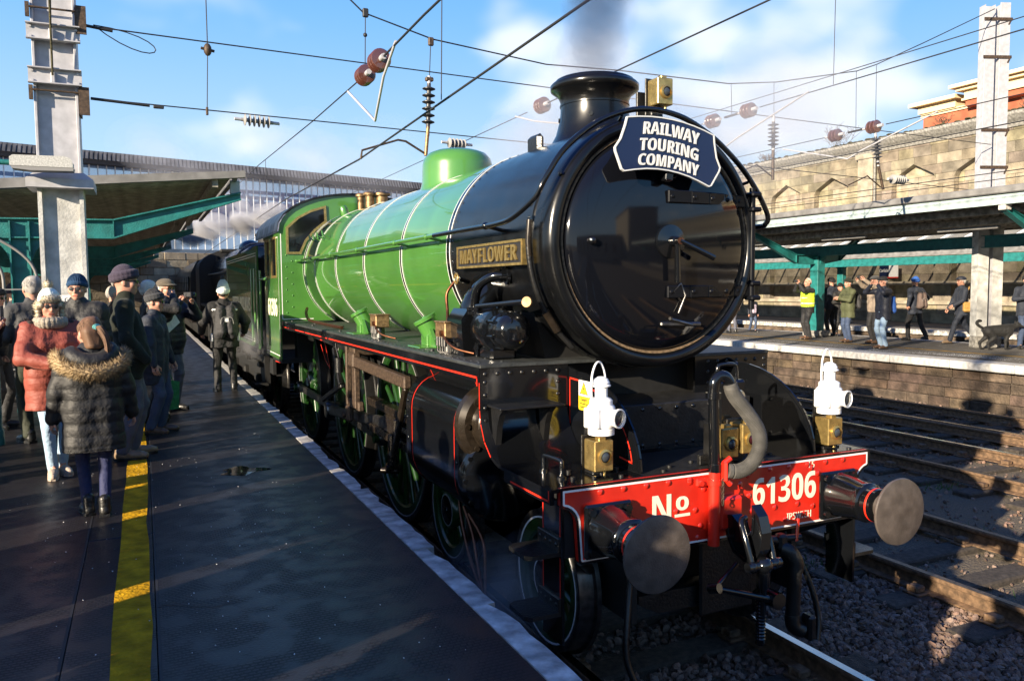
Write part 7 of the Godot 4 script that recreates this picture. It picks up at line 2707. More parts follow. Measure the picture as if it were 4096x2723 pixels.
class Field:
	# a distance field on a grid, made of tapered capsules and ellipsoids, meshed as surface nets
	var o: Vector3
	var h: float
	var nx: int
	var ny: int
	var nz: int
	var g := PackedFloat32Array()
	func _init(lo: Vector3, hi: Vector3, cell: float) -> void:
		o = lo
		h = cell
		nx = int((hi.x - lo.x) / cell) + 2
		ny = int((hi.y - lo.y) / cell) + 2
		nz = int((hi.z - lo.z) / cell) + 2
		g.resize(nx * ny * nz)
		g.fill(9.0)
	func cap(a: Vector3, b: Vector3, ra: float, rb: float, k := 0.03) -> void:
		var m := maxf(ra, rb) + k + h * 2.0
		var i0 := maxi(0, int((minf(a.x, b.x) - m - o.x) / h))
		var i1 := mini(nx - 1, int((maxf(a.x, b.x) + m - o.x) / h) + 1)
		var j0 := maxi(0, int((minf(a.y, b.y) - m - o.y) / h))
		var j1 := mini(ny - 1, int((maxf(a.y, b.y) + m - o.y) / h) + 1)
		var k0 := maxi(0, int((minf(a.z, b.z) - m - o.z) / h))
		var k1 := mini(nz - 1, int((maxf(a.z, b.z) + m - o.z) / h) + 1)
		var d := b - a
		var dd := maxf(d.length_squared(), 1e-8)
		var dx := d.x
		var dy := d.y
		var dz := d.z
		var ik := 0.25 / maxf(k, 1e-5)
		for z in range(k0, k1 + 1):
			var pz := o.z + z * h - a.z
			for y in range(j0, j1 + 1):
				var py := o.y + y * h - a.y
				var at := (z * ny + y) * nx + i0
				var px := o.x + i0 * h - a.x
				var part := py * dy + pz * dz
				for x in range(i0, i1 + 1):
					var t := clampf((px * dx + part) / dd, 0.0, 1.0)
					var qx := px - dx * t
					var qy := py - dy * t
					var qz := pz - dz * t
					var e := sqrt(qx * qx + qy * qy + qz * qz) - ra - (rb - ra) * t
					var f := g[at]
					var u := k - absf(f - e)
					var w := minf(f, e)
					g[at] = w - u * u * ik if u > 0.0 else w
					at += 1
					px += h
	func ell(c: Vector3, r: Vector3, k := 0.02) -> void:
		var mn := minf(r.x, minf(r.y, r.z))
		var m := r + Vector3.ONE * (k + h * 2.0)
		var i0 := maxi(0, int((c.x - m.x - o.x) / h))
		var i1 := mini(nx - 1, int((c.x + m.x - o.x) / h) + 1)
		var j0 := maxi(0, int((c.y - m.y - o.y) / h))
		var j1 := mini(ny - 1, int((c.y + m.y - o.y) / h) + 1)
		var k0 := maxi(0, int((c.z - m.z - o.z) / h))
		var k1 := mini(nz - 1, int((c.z + m.z - o.z) / h) + 1)
		var ik := 0.25 / maxf(k, 1e-5)
		for z in range(k0, k1 + 1):
			var pz := (o.z + z * h - c.z) / r.z
			for y in range(j0, j1 + 1):
				var py := (o.y + y * h - c.y) / r.y
				var yz := py * py + pz * pz
				var at := (z * ny + y) * nx + i0
				for x in range(i0, i1 + 1):
					var px := (o.x + x * h - c.x) / r.x
					var e := (sqrt(px * px + yz) - 1.0) * mn
					var f := g[at]
					var u := k - absf(f - e)
					var w := minf(f, e)
					g[at] = w - u * u * ik if u > 0.0 else w
					at += 1
	func keep(n: Vector3, c: float) -> void:
		# keep the half space n . p > c
		for z in nz:
			for y in ny:
				var at := (z * ny + y) * nx
				var s := c - n.y * (o.y + y * h) - n.z * (o.z + z * h) - n.x * o.x
				for x in nx:
					if g[at] < s:
						g[at] = s
					at += 1
					s -= n.x * h
	func bulge(amp: float, period: float, nzf: FastNoiseLite, namp: float) -> void:
		for z in nz:
			for y in ny:
				var at := (z * ny + y) * nx
				var wy := o.y + y * h
				var q := amp * sqrt(absf(sin(PI * wy / period))) if amp > 0.0 else 0.0
				for x in nx:
					var f := g[at]
					if f < 0.06 and f > -0.06:
						g[at] = f - q - (nzf.get_noise_3d((o.x + x * h), wy * 0.6, o.z + z * h) * namp if nzf else 0.0)
					at += 1
	func into(mb: MB, paint: Variant = null) -> void:
		var id := PackedInt32Array()
		id.resize(nx * ny * nz)
		id.fill(-1)
		var vs := PackedVector3Array()
		var ns := PackedVector3Array()
		var cs := PackedColorArray()
		var sx := 1
		var sy := nx
		var sz := nx * ny
		var lim := h * 1.9
		for z in nz - 1:
			for y in ny - 1:
				var at := (z * ny + y) * nx
				for x in nx - 1:
					var f0 := g[at]
					if f0 < lim and f0 > -lim:
						var f1 := g[at + 1]
						var f2 := g[at + sy]
						var f3 := g[at + sy + 1]
						var f4 := g[at + sz]
						var f5 := g[at + sz + 1]
						var f6 := g[at + sz + sy]
						var f7 := g[at + sz + sy + 1]
						var mn := minf(minf(minf(f0, f1), minf(f2, f3)), minf(minf(f4, f5), minf(f6, f7)))
						var mx := maxf(maxf(maxf(f0, f1), maxf(f2, f3)), maxf(maxf(f4, f5), maxf(f6, f7)))
						if mn < 0.0 and mx >= 0.0:
							var p := Vector3.ZERO
							var c := 0
							if (f0 < 0) != (f1 < 0):
								p += Vector3(f0 / (f0 - f1), 0, 0)
								c += 1
							if (f2 < 0) != (f3 < 0):
								p += Vector3(f2 / (f2 - f3), 1, 0)
								c += 1
							if (f4 < 0) != (f5 < 0):
								p += Vector3(f4 / (f4 - f5), 0, 1)
								c += 1
							if (f6 < 0) != (f7 < 0):
								p += Vector3(f6 / (f6 - f7), 1, 1)
								c += 1
							if (f0 < 0) != (f2 < 0):
								p += Vector3(0, f0 / (f0 - f2), 0)
								c += 1
							if (f1 < 0) != (f3 < 0):
								p += Vector3(1, f1 / (f1 - f3), 0)
								c += 1
							if (f4 < 0) != (f6 < 0):
								p += Vector3(0, f4 / (f4 - f6), 1)
								c += 1
							if (f5 < 0) != (f7 < 0):
								p += Vector3(1, f5 / (f5 - f7), 1)
								c += 1
							if (f0 < 0) != (f4 < 0):
								p += Vector3(0, 0, f0 / (f0 - f4))
								c += 1
							if (f1 < 0) != (f5 < 0):
								p += Vector3(1, 0, f1 / (f1 - f5))
								c += 1
							if (f2 < 0) != (f6 < 0):
								p += Vector3(0, 1, f2 / (f2 - f6))
								c += 1
							if (f3 < 0) != (f7 < 0):
								p += Vector3(1, 1, f3 / (f3 - f7))
								c += 1
							id[at] = vs.size()
							var w := o + (Vector3(x, y, z) + p / c) * h
							vs.append(w)
							ns.append(Vector3(f1 + f3 + f5 + f7 - f0 - f2 - f4 - f6, f2 + f3 + f6 + f7 - f0 - f1 - f4 - f5, f4 + f5 + f6 + f7 - f0 - f1 - f2 - f3).normalized())
							cs.append(paint.call(w) if paint != null else mb.col)
					at += 1
		for z in range(1, nz - 1):
			for y in range(1, ny - 1):
				var at := (z * ny + y) * nx + 1
				for x in range(1, nx - 1):
					var f := g[at]
					if f < lim and f > -lim:
						var s := f < 0.0
						if s != (g[at + 1] < 0.0):
							_face(mb, vs, ns, cs, id[at], id[at - sy], id[at - sy - sz], id[at - sz])
						if s != (g[at + sy] < 0.0):
							_face(mb, vs, ns, cs, id[at], id[at - 1], id[at - 1 - sz], id[at - sz])
						if s != (g[at + sz] < 0.0):
							_face(mb, vs, ns, cs, id[at], id[at - 1], id[at - 1 - sy], id[at - sy])
					at += 1
	func _face(mb: MB, vs: PackedVector3Array, ns: PackedVector3Array, cs: PackedColorArray, a: int, b: int, c: int, d: int) -> void:
		if a < 0 or b < 0 or c < 0 or d < 0:
			return
		for t in [[a, b, c], [a, c, d]]:
			var i: int = t[0]
			var j: int = t[1]
			var k: int = t[2]
			if (vs[j] - vs[i]).cross(vs[k] - vs[i]).dot(ns[i] + ns[j] + ns[k]) > 0.0:
				var q := j
				j = k
				k = q
			for m in [i, j, k]:
				mb.v.append(mb.xf * vs[m])
				mb.n.append((mb.xf.basis * ns[m]).normalized())
				mb.c.append(cs[m])

func elbow(s: Vector3, t: Vector3, l1: float, l2: float, pole: Vector3) -> Vector3:
	var d := t - s
	var l := minf(d.length(), (l1 + l2) * 0.995)
	var e := d.normalized()
	var a := (l1 * l1 - l2 * l2 + l * l) / (2.0 * l)
	var hh := sqrt(maxf(0.0, l1 * l1 - a * a))
	var p := (pole - e * pole.dot(e)).normalized()
	return s + e * a + p * hh

func hand_field(mb: MB, wrist: Vector3, dir: Vector3, side: float, curl: float, cell: float, s: float, toward := Vector3.ZERO) -> void:
	# palm and five fingers; dir runs along the hand, curl closes the fingers
	var y := dir.normalized()
	var ref := toward if toward != Vector3.ZERO else Vector3(side, 0, 0)
	var z := (ref - y * ref.dot(y)).normalized()
	var x := y.cross(z)
	var f := Field.new(Vector3(-0.08, -0.04, -0.09) * s, Vector3(0.08, 0.22, 0.09) * s, cell)
	f.cap(Vector3(-0.022, 0.02, 0) * s, Vector3(-0.026, 0.085, 0) * s, 0.017 * s, 0.016 * s, 0.012)
	f.cap(Vector3(0.018, 0.02, 0) * s, Vector3(0.024, 0.085, 0) * s, 0.018 * s, 0.016 * s, 0.012)
	f.cap(Vector3(0, -0.03, 0), Vector3(0, 0.03, 0) * s, 0.026 * s, 0.022 * s, 0.012)
	var lens := [0.07, 0.08, 0.074, 0.058]
	for i in 4:
		var bx := 0.031 - i * 0.0205
		var a := Vector3(bx, 0.09, 0) * s
		var c1 := curl * 0.9
		var c2 := curl * 2.0
		var l: float = lens[i] * s
		var b := a + Vector3(0, cos(c1), sin(c1)) * l * 0.45
		var c := b + Vector3(0, cos(c2), sin(c2)) * l * 0.32
		var d := c + Vector3(0, cos(c2 * 1.25), sin(c2 * 1.25)) * l * 0.26
		f.cap(a, b, 0.0088 * s, 0.008 * s, 0.004)
		f.cap(b, c, 0.008 * s, 0.0075 * s, 0.004)
		f.cap(c, d, 0.0075 * s, 0.0065 * s, 0.004)
	f.cap(Vector3(0.028, 0.025, 0.004) * s, Vector3(0.052, 0.062, 0.02 + 0.02 * curl) * s, 0.013 * s, 0.010 * s, 0.008)
	f.cap(Vector3(0.052, 0.062, 0.02 + 0.02 * curl) * s, Vector3(0.045, 0.095, 0.03 + 0.03 * curl) * s, 0.0095 * s, 0.008 * s, 0.004)
	var keep := mb.xf
	mb.xf = mb.xf * Transform3D(Basis(x, y, z), wrist)
	f.into(mb)
	mb.xf = keep

var cloth_noise: FastNoiseLite

func person(q: Dictionary) -> Node3D:
	if cloth_noise == null:
		cloth_noise = FastNoiseLite.new()
		cloth_noise.seed = 3
		cloth_noise.frequency = 7.0
		cloth_noise.fractal_octaves = 2
	var hgt: float = q.get("h", 1.75)
	var s := hgt / 1.75
	var w: float = q.get("w", 1.0)
	var near: bool = q.get("near", false)
	var cell: float = 0.016 if near else 0.026
	var at: Vector3 = q.at
	var o := thing("person", q.label, "person", at, deg_to_rad(q.get("yaw", 0.0)), q.get("group", ""))
	var lean: float = q.get("lean", 0.0)
	var puffy: float = q.get("puff", 0.0)
	var feet: Array = q.get("feet", [Vector3(0.10, 0, 0.02), Vector3(-0.10, 0, -0.02)])
	var hip := Vector3(0, 0.93, 0) * s
	var sh := Vector3(0, 1.40, lean) * s
	var hands := [q.get("lh", Vector3(0.27, 0.78, 0.06)), q.get("rh", Vector3(-0.27, 0.78, 0.06))]
	var poles := [q.get("lp", Vector3(0.5, -0.3, -0.6)), q.get("rp", Vector3(-0.5, -0.3, -0.6))]
	var S := []
	var E := []
	var W := []
	for k in 2:
		var sd := 1.0 if k == 0 else -1.0
		S.append(sh + Vector3(0.185 * sd * w, 0.0, 0) * s)
		var t: Vector3 = hands[k] * s
		E.append(elbow(S[k], t, 0.285 * s, 0.265 * s, poles[k]))
		var d: Vector3 = (t - E[k]).normalized()
		W.append(E[k] + d * 0.25 * s)
	var K := []
	var A := []
	for k in 2:
		var sd := 1.0 if k == 0 else -1.0
		var ft: Vector3 = feet[k] * s
		A.append(ft + Vector3(0, 0.085, -0.02) * s)
		K.append(elbow(hip + Vector3(0.09 * sd, -0.03, 0) * s, A[k], 0.42 * s, 0.42 * s, Vector3(0.1 * sd, 0, 1)))
	# ---- the body: one skin mesh, with a finer head and hands
	var head := Transform3D(Basis.from_euler(Vector3(deg_to_rad(q.get("nod", 0.0)), deg_to_rad(q.get("turn", 0.0)), deg_to_rad(q.get("tilt", 0.0)))), sh + Vector3(0, 0.225, 0.02 + lean * 0.4) * s)
	var st := MB.new()
	var f := Field.new(Vector3(-0.42, 0.02, -0.4) * s, Vector3(0.42, 1.6, 0.5) * s, 0.034)
	for k in 2:
		var sd := 1.0 if k == 0 else -1.0
		f.cap(hip + Vector3(0.07 * sd, 0, 0) * s, sh + Vector3(0.08 * sd * w, -0.12, 0) * s, 0.095 * s, 0.10 * s)
		f.cap(sh, S[k], 0.06 * s, 0.05 * s)
		f.cap(S[k], E[k], 0.045 * s, 0.036 * s)
		f.cap(E[k], W[k], 0.036 * s, 0.026 * s)
		f.cap(hip + Vector3(0.09 * sd, -0.03, 0) * s, K[k], 0.075 * s, 0.048 * s)
		f.cap(K[k], A[k], 0.046 * s, 0.034 * s)
		f.cap(A[k], feet[k] * s + Vector3(0, 0.04, 0.1) * s, 0.034 * s, 0.028 * s)
	f.cap(sh, head.origin + Vector3(0, -0.06, -0.01) * s, 0.058 * s, 0.052 * s)
	f.into(st)
	var hs := s * (1.03 if hgt > 1.55 else 1.12)
	var hc := 0.0085 if near else 0.013
	f = Field.new(Vector3(-0.11, -0.2, -0.13), Vector3(0.11, 0.16, 0.15), hc)
	f.ell(Vector3(0, 0.03, -0.012), Vector3(0.076, 0.098, 0.095), 0.02)
	f.ell(Vector3(0, -0.045, 0.022), Vector3(0.060, 0.066, 0.066), 0.03)
	f.ell(Vector3(0, -0.092, 0.058), Vector3(0.024, 0.020, 0.022), 0.025)
	f.cap(Vector3(0, 0.012, 0.084), Vector3(0, -0.03, 0.106), 0.009, 0.014, 0.012)
	f.cap(Vector3(-0.04, 0.028, 0.072), Vector3(0.04, 0.028, 0.072), 0.012, 0.012, 0.015)
	for sd in [-1.0, 1.0]:
		f.ell(Vector3(0.044 * sd, -0.022, 0.058), Vector3(0.022, 0.024, 0.022), 0.02)
		f.ell(Vector3(0.078 * sd, -0.008, -0.008), Vector3(0.012, 0.032, 0.02), 0.006)
	f.cap(Vector3(-0.018, -0.062, 0.078), Vector3(0.018, -0.062, 0.078), 0.010, 0.010, 0.008)
	f.cap(Vector3(0, -0.06, -0.02), Vector3(0, -0.2, -0.03), 0.054, 0.056, 0.03)
	var brow: Color = q.get("brow", Color(0.5, 0.42, 0.4))
	var face := func(p: Vector3) -> Color:
		if p.z < 0.03:
			return Color.WHITE
		var e := Vector2((absf(p.x) - 0.032) / 0.017, (p.y - 0.006) / 0.0085)
		if e.length() < 1.0:
			return Color(0.22, 0.2, 0.2)
		if absf(p.y - 0.03) < 0.0075 and absf(absf(p.x) - 0.034) < 0.02:
			return brow
		if absf(p.y + 0.062) < 0.0085 and absf(p.x) < 0.026 and p.z > 0.06:
			return Color(0.85, 0.45, 0.45)
		return Color.WHITE
	st.xf = Transform3D(head.basis.scaled(Vector3.ONE * hs), head.origin)
	f.into(st, face)
	st.xf = Transform3D.IDENTITY
	for k in 2:
		if q.get("pockets", false):
			continue
		var d: Vector3 = (W[k] - E[k]).normalized()
		if q.has("aim"):
			d = (d + Vector3(q.aim) * 0.9).normalized()
		hand_field(st, W[k], d, -1.0 if k == 0 else 1.0, q.get("curl", 0.55), 0.0075 if near else 0.012, s, q.get("palm", Vector3.ZERO))
	var body := put("body", st, M.gloves if q.get("gloves", false) and M.has("gloves") else M.skin, o)
	# ---- jacket
	var hem: float = q.get("hem", 0.80)
	var lo := Vector3(-0.62, hem - 0.06, -0.45) * s
	var hi := Vector3(0.62, 1.95, 0.75) * s
	for k in 2:
		lo = lo.min(E[k] - Vector3.ONE * 0.12).min(W[k] - Vector3.ONE * 0.12)
	hi = Vector3(maxf(E[0].x, W[0].x) + 0.14, maxf(1.60 * s, maxf(maxf(E[0].y, E[1].y), maxf(W[0].y, W[1].y)) + 0.1), maxf(0.3, maxf(maxf(W[0].z, W[1].z), maxf(E[0].z, E[1].z)) + 0.12))
	lo = Vector3(minf(E[1].x, W[1].x) - 0.14, minf(hem * s - 0.05, minf(W[0].y, W[1].y) - 0.1), minf(-0.28, minf(E[0].z, E[1].z) - 0.12))
	f = Field.new(lo, hi, cell)
	var belly: float = q.get("belly", 0.0)
	var flare: float = q.get("flare", 0.0)
	for k in 2:
		var sd := 1.0 if k == 0 else -1.0
		f.cap(Vector3(0.085 * sd * w, hem - 0.1, -0.005) * s, hip + Vector3(0.080 * sd * w, 0.03, 0.0) * s, (0.128 + puffy + flare) * s, (0.120 + puffy) * s, 0.06)
		f.cap(hip + Vector3(0.080 * sd * w, 0.03, belly * 0.6) * s, sh + Vector3(0.092 * sd * w, -0.13, 0.005) * s, (0.120 + puffy + belly * 0.3) * s, (0.128 + puffy) * s, 0.06)
		f.cap(sh + Vector3(0, 0.01, -0.01) * s, S[k] + Vector3(0, -0.005, 0), (0.082 + puffy * 0.7) * s, (0.075 + puffy * 0.6) * s, 0.05)
		f.cap(S[k], E[k], (0.072 + puffy * 0.7) * s, (0.062 + puffy * 0.7) * s, 0.035)
		f.cap(E[k], W[k] + (W[k] - E[k]).normalized() * 0.01, (0.060 + puffy * 0.7) * s, (0.044 + puffy * 0.4) * s, 0.03)
	f.cap(sh + Vector3(0, 0.03, 0) * s, sh + Vector3(0, 0.095, 0.012) * s, 0.085 * s, 0.078 * s, 0.03)
	f.keep(Vector3(0, 1, 0), hem * s)
	f.bulge(0.0085 if puffy > 0.0 else 0.0, q.get("quilt", 0.10) * s, cloth_noise, (0.007 if puffy > 0.0 else 0.013) if near else 0.008)
	st = MB.new()
	f.into(st)
	put("jacket", st, M[q.jacket], o)
	# ---- trousers
	f = Field.new(Vector3(minf(K[1].x, A[1].x) - 0.16, 0.03, minf(-0.2, minf(A[0].z, A[1].z) - 0.14)), Vector3(maxf(K[0].x, A[0].x) + 0.16, maxf(hem + 0.08, 0.9) * s, maxf(0.2, maxf(maxf(K[0].z, K[1].z), maxf(A[0].z, A[1].z)) + 0.14)), cell)
	var slim: float = q.get("slim", 1.0)
	for k in 2:
		var sd := 1.0 if k == 0 else -1.0
		f.cap(hip, hip + Vector3(0.09 * sd, -0.04, 0) * s, 0.12 * s, 0.105 * s, 0.03)
		f.cap(hip + Vector3(0.09 * sd, -0.03, 0) * s, K[k], 0.098 * s * w * slim, 0.068 * s * slim, 0.02)
		f.cap(K[k], A[k] + Vector3(0, 0.0, -0.005), 0.067 * s * slim, 0.060 * s * slim * slim, 0.012)
	f.keep(Vector3(0, 1, 0), minf(A[0].y, A[1].y) - 0.035 * s)
	f.bulge(0.0, 1.0, cloth_noise, 0.012 if slim > 0.9 else 0.003)
	st = MB.new()
	f.into(st)
	put("trousers", st, M[q.trousers], o)
	# ---- shoes
	for k in 2:
		var sd := 1.0 if k == 0 else -1.0
		var ft: Vector3 = feet[k] * s
		var out := Basis(Vector3.UP, sd * 0.18)
		f = Field.new(Vector3(-0.09, -0.01, -0.14), Vector3(0.09, 0.2, 0.24), 0.012 if near else 0.02)
		f.cap(Vector3(0, 0.045, -0.055) * s, Vector3(0, 0.04, 0.12) * s, 0.042 * s, 0.040 * s, 0.02)
		f.cap(Vector3(0, 0.045, 0.05) * s, Vector3(0, 0.034, 0.165) * s, 0.046 * s, 0.034 * s, 0.02)
		f.cap(Vector3(0, 0.06, -0.045) * s, Vector3(0, q.get("boot", 0.11), -0.04) * s, 0.046 * s, 0.05 * s, 0.02)
		f.keep(Vector3(0, 1, 0), 0.004)
		st = MB.new()
		st.xf = Transform3D(out, ft)
		f.into(st)
		var shoe := put("shoe", st, M[q.get("shoes", "shoe_black")], o)
		st = MB.new()
		st.xf = Transform3D(out, ft)
		st.prism(PackedVector2Array([Vector2(-0.04, -0.10), Vector2(-0.046, 0.05), Vector2(-0.042, 0.16), Vector2(0, 0.205), Vector2(0.042, 0.16), Vector2(0.046, 0.05), Vector2(0.04, -0.10)]), 0, 0)
		st = MB.new()
		st.xf = Transform3D(out * Basis(Vector3(1, 0, 0), Vector3(0, 0, 1), Vector3(0, 1, 0)), ft)
		var sole := PackedVector2Array()
		for p in [Vector2(-0.042, -0.09), Vector2(-0.05, 0.05), Vector2(-0.044, 0.15), Vector2(-0.02, 0.19), Vector2(0.02, 0.19), Vector2(0.044, 0.15), Vector2(0.05, 0.05), Vector2(0.042, -0.09)]:
			sole.append(p * s)
		st.prism(sole, 0.0, 0.026 * s)
		put("sole", st, M[q.get("sole", "shoe_black")], shoe)
	# ---- hair, hats and glasses, in head space
	var hx := Transform3D(head.basis.scaled(Vector3.ONE * hs), head.origin)
	if q.has("hair"):
		f = Field.new(Vector3(-0.13, -0.16, -0.16), Vector3(0.13, 0.17, 0.15), hc)
		f.ell(Vector3(0, 0.032, -0.018), Vector3(0.085, 0.105, 0.102), 0.02)
		if q.get("long", false):
			f.cap(Vector3(-0.03, 0, -0.07), Vector3(-0.03, -0.10, -0.075), 0.06, 0.05, 0.03)
			f.cap(Vector3(0.03, 0, -0.07), Vector3(0.03, -0.10, -0.075), 0.06, 0.05, 0.03)
		f.keep(Vector3(0, 0.62, -0.78).normalized(), q.get("hairline", 0.0))
		f.keep(Vector3(0, 1, 0), -0.13 if q.get("long", false) else -0.055)
		f.bulge(0.0, 1.0, cloth_noise, 0.014)
		st = MB.new()
		st.xf = hx
		f.into(st)
		if near:
			for i in 420:
				var d := Vector3(rng.randfn(), absf(rng.randfn()) * 0.8, rng.randfn() - 0.7).normalized()
				if d.z > 0.35:
					continue
				var p := Vector3(0, 0.03, -0.018) + d * Vector3(0.083, 0.103, 0.1)
				var e := (d * 0.4 + Vector3(rng.randfn() * 0.3, -0.8, -0.3)).normalized() * 0.03
				var sw := d.cross(e).normalized() * 0.0022
				st.tri(p - sw, p + sw, p + e + d * 0.006, d, d, d)
		put("hair", st, M[q.hair], o)
	var hat: String = q.get("hat", "")
	if hat == "beanie" or hat == "bobble":
		f = Field.new(Vector3(-0.14, -0.05, -0.16), Vector3(0.14, 0.29, 0.14), hc)
		f.ell(Vector3(0, 0.045, -0.012), Vector3(0.092, 0.118 if hat == "beanie" else 0.185, 0.110), 0.02)
		f.keep(Vector3(0, 0.95, -0.25).normalized(), 0.018)
		var cuff: float = q.get("cuff", 0.006)
		for i in 20:
			var a := TAU * i / 20
			var b := TAU * (i + 1) / 20
			var tilt := func(t: float) -> Vector3: return Vector3(sin(t) * 0.083, 0.042 + cos(t) * 0.022, -0.012 + cos(t) * 0.100)
			f.cap(tilt.call(a), tilt.call(b), 0.016 + cuff, 0.016 + cuff, 0.012)
			if cuff > 0.0:
				f.cap(tilt.call(a) + Vector3(0, 0.03, -0.004), tilt.call(b) + Vector3(0, 0.03, -0.004), 0.014 + cuff, 0.014 + cuff, 0.012)
		st = MB.new()
		st.xf = hx
		f.into(st)
		var ht := put("hat", st, M[q.hatmat], o)
		if near and q.get("ribbed", true):
			st = MB.new()
			st.xf = hx
			for i in 34:
				var a := TAU * i / 34
				var pts := []
				for j in 7:
					var t := 0.25 + j * 0.21
					pts.append(Vector3(0, 0.045, -0.012) + Vector3(sin(a) * sin(t) * 0.0935, cos(t) * (0.12 if hat == "beanie" else 0.187), cos(a) * sin(t) * 0.1115))
				st.tube(pts, 0.0034, 4)
			put("knit_rib", st, M[q.hatmat], ht)
		if hat == "bobble":
			st = MB.new()
			st.xf = hx
			fur(st, Vector3(0, 0.255, -0.012), 0.042, 0.014, 320)
			put("pompom", st, M[q.get("pom", q.hatmat)], ht)
			if q.get("checks", false):
				st = MB.new()
				st.xf = hx
				for i in 14:
					for j in 3:
						var a := TAU * (i + 0.5 * (j % 2)) / 14
						var t := 1.2 - j * 0.34
						var d := Vector3(sin(a) * sin(t), cos(t), cos(a) * sin(t))
						st.ball(Vector3(0, 0.045, -0.012) + d * Vector3(0.094, 0.142, 0.112), Vector3(0.013, 0.02, 0.013), 6, 4)
				put("knit_check", st, M.tweed_grey, ht)
	elif hat == "cap":
		f = Field.new(Vector3(-0.14, -0.02, -0.16), Vector3(0.14, 0.2, 0.2), hc)
		f.ell(Vector3(0, 0.07, -0.005), Vector3(0.098, 0.072, 0.122), 0.02)
		f.cap(Vector3(-0.045, 0.052, 0.10), Vector3(0.045, 0.052, 0.10), 0.012, 0.012, 0.02)
		f.ell(Vector3(0, 0.056, 0.105), Vector3(0.072, 0.012, 0.05), 0.015)
		f.keep(Vector3(0, 1, -0.08).normalized(), 0.038)
		st = MB.new()
		st.xf = hx
		f.into(st)
		put("hat", st, M[q.hatmat], o)
	elif hat == "fur":
		f = Field.new(Vector3(-0.14, -0.06, -0.16), Vector3(0.14, 0.22, 0.14), hc)
		f.ell(Vector3(0, 0.06, -0.012), Vector3(0.094, 0.12, 0.11), 0.02)
		f.keep(Vector3(0, 1, -0.1).normalized(), 0.03)
		st = MB.new()
		st.xf = hx
		f.into(st)
		var ht := put("hat", st, M.white_knit, o)
		st = MB.new()
		st.xf = hx
		for i in 26:
			var a := TAU * i / 26
			var p := Vector3(sin(a) * 0.092, 0.062 + 0.014 * cos(a) - (0.05 if absf(sin(a)) > 0.7 else 0.0) * (1.0 if cos(a) < 0.6 else 0.0), -0.012 + cos(a) * 0.105)
			fur(st, p, 0.028, 0.032, 110)
		for sd in [-1.0, 1.0]:
			for j in 4:
				fur(st, Vector3(0.095 * sd, 0.03 - j * 0.035, 0.0), 0.026, 0.028, 90)
		fur(st, Vector3(0, 0.205, -0.02), 0.036, 0.026, 420)
		stuff(put("fur_trim", st, M.cream_fur, ht))
	if q.get("glasses", "") != "":
		st = MB.new()
		st.xf = hx
		for sd in [-1.0, 1.0]:
			st.lathe([Vector2(0, 0.002), Vector2(0.018, 0.002), Vector2(0.021, 0), Vector2(0.018, -0.002)], Vector3(0.033 * sd, 0.004, 0.099), Vector3(0.18 * sd, 0, 1), 12)
			st.rod(Vector3(0.052 * sd, 0.010, 0.092), Vector3(0.082 * sd, 0.010, -0.01), 0.003, 5)
		st.rod(Vector3(-0.014, 0.010, 0.103), Vector3(0.014, 0.010, 0.103), 0.003, 5)
		put("glasses", st, M.ink if q.glasses == "dark" else M.dark_glass, o)
	o.set_meta("hand_left", W[0])
	o.remove_meta("hand_left")
	last_wrists = [o.transform * W[0], o.transform * W[1]]
	last_head = o.transform * hx
	return o

var last_wrists := []
var last_head := Transform3D.IDENTITY

func fur(st: MB, c: Vector3, r: float, l: float, k: int) -> void:
	st.ball(c, Vector3(r, r, r) * 0.9, 7, 5)
	for i in int(k * 1.5):
		var d := Vector3(rng.randfn(), rng.randfn(), rng.randfn()).normalized()
		var p := c + d * r * rng.randf_range(0.5, 1.0)
		var e := (d + Vector3(rng.randfn(), rng.randfn() - 0.3, rng.randfn()) * 0.35).normalized() * l * rng.randf_range(0.6, 1.2)
		var w := d.cross(Vector3(rng.randfn(), rng.randfn(), rng.randfn())).normalized() * 0.0019
		var t := rng.randf_range(0.65, 1.1)
		st.col = Color(t, t, t)
		st.tri(p - w, p + w, p + e, d, d, d)
	st.col = Color.WHITE

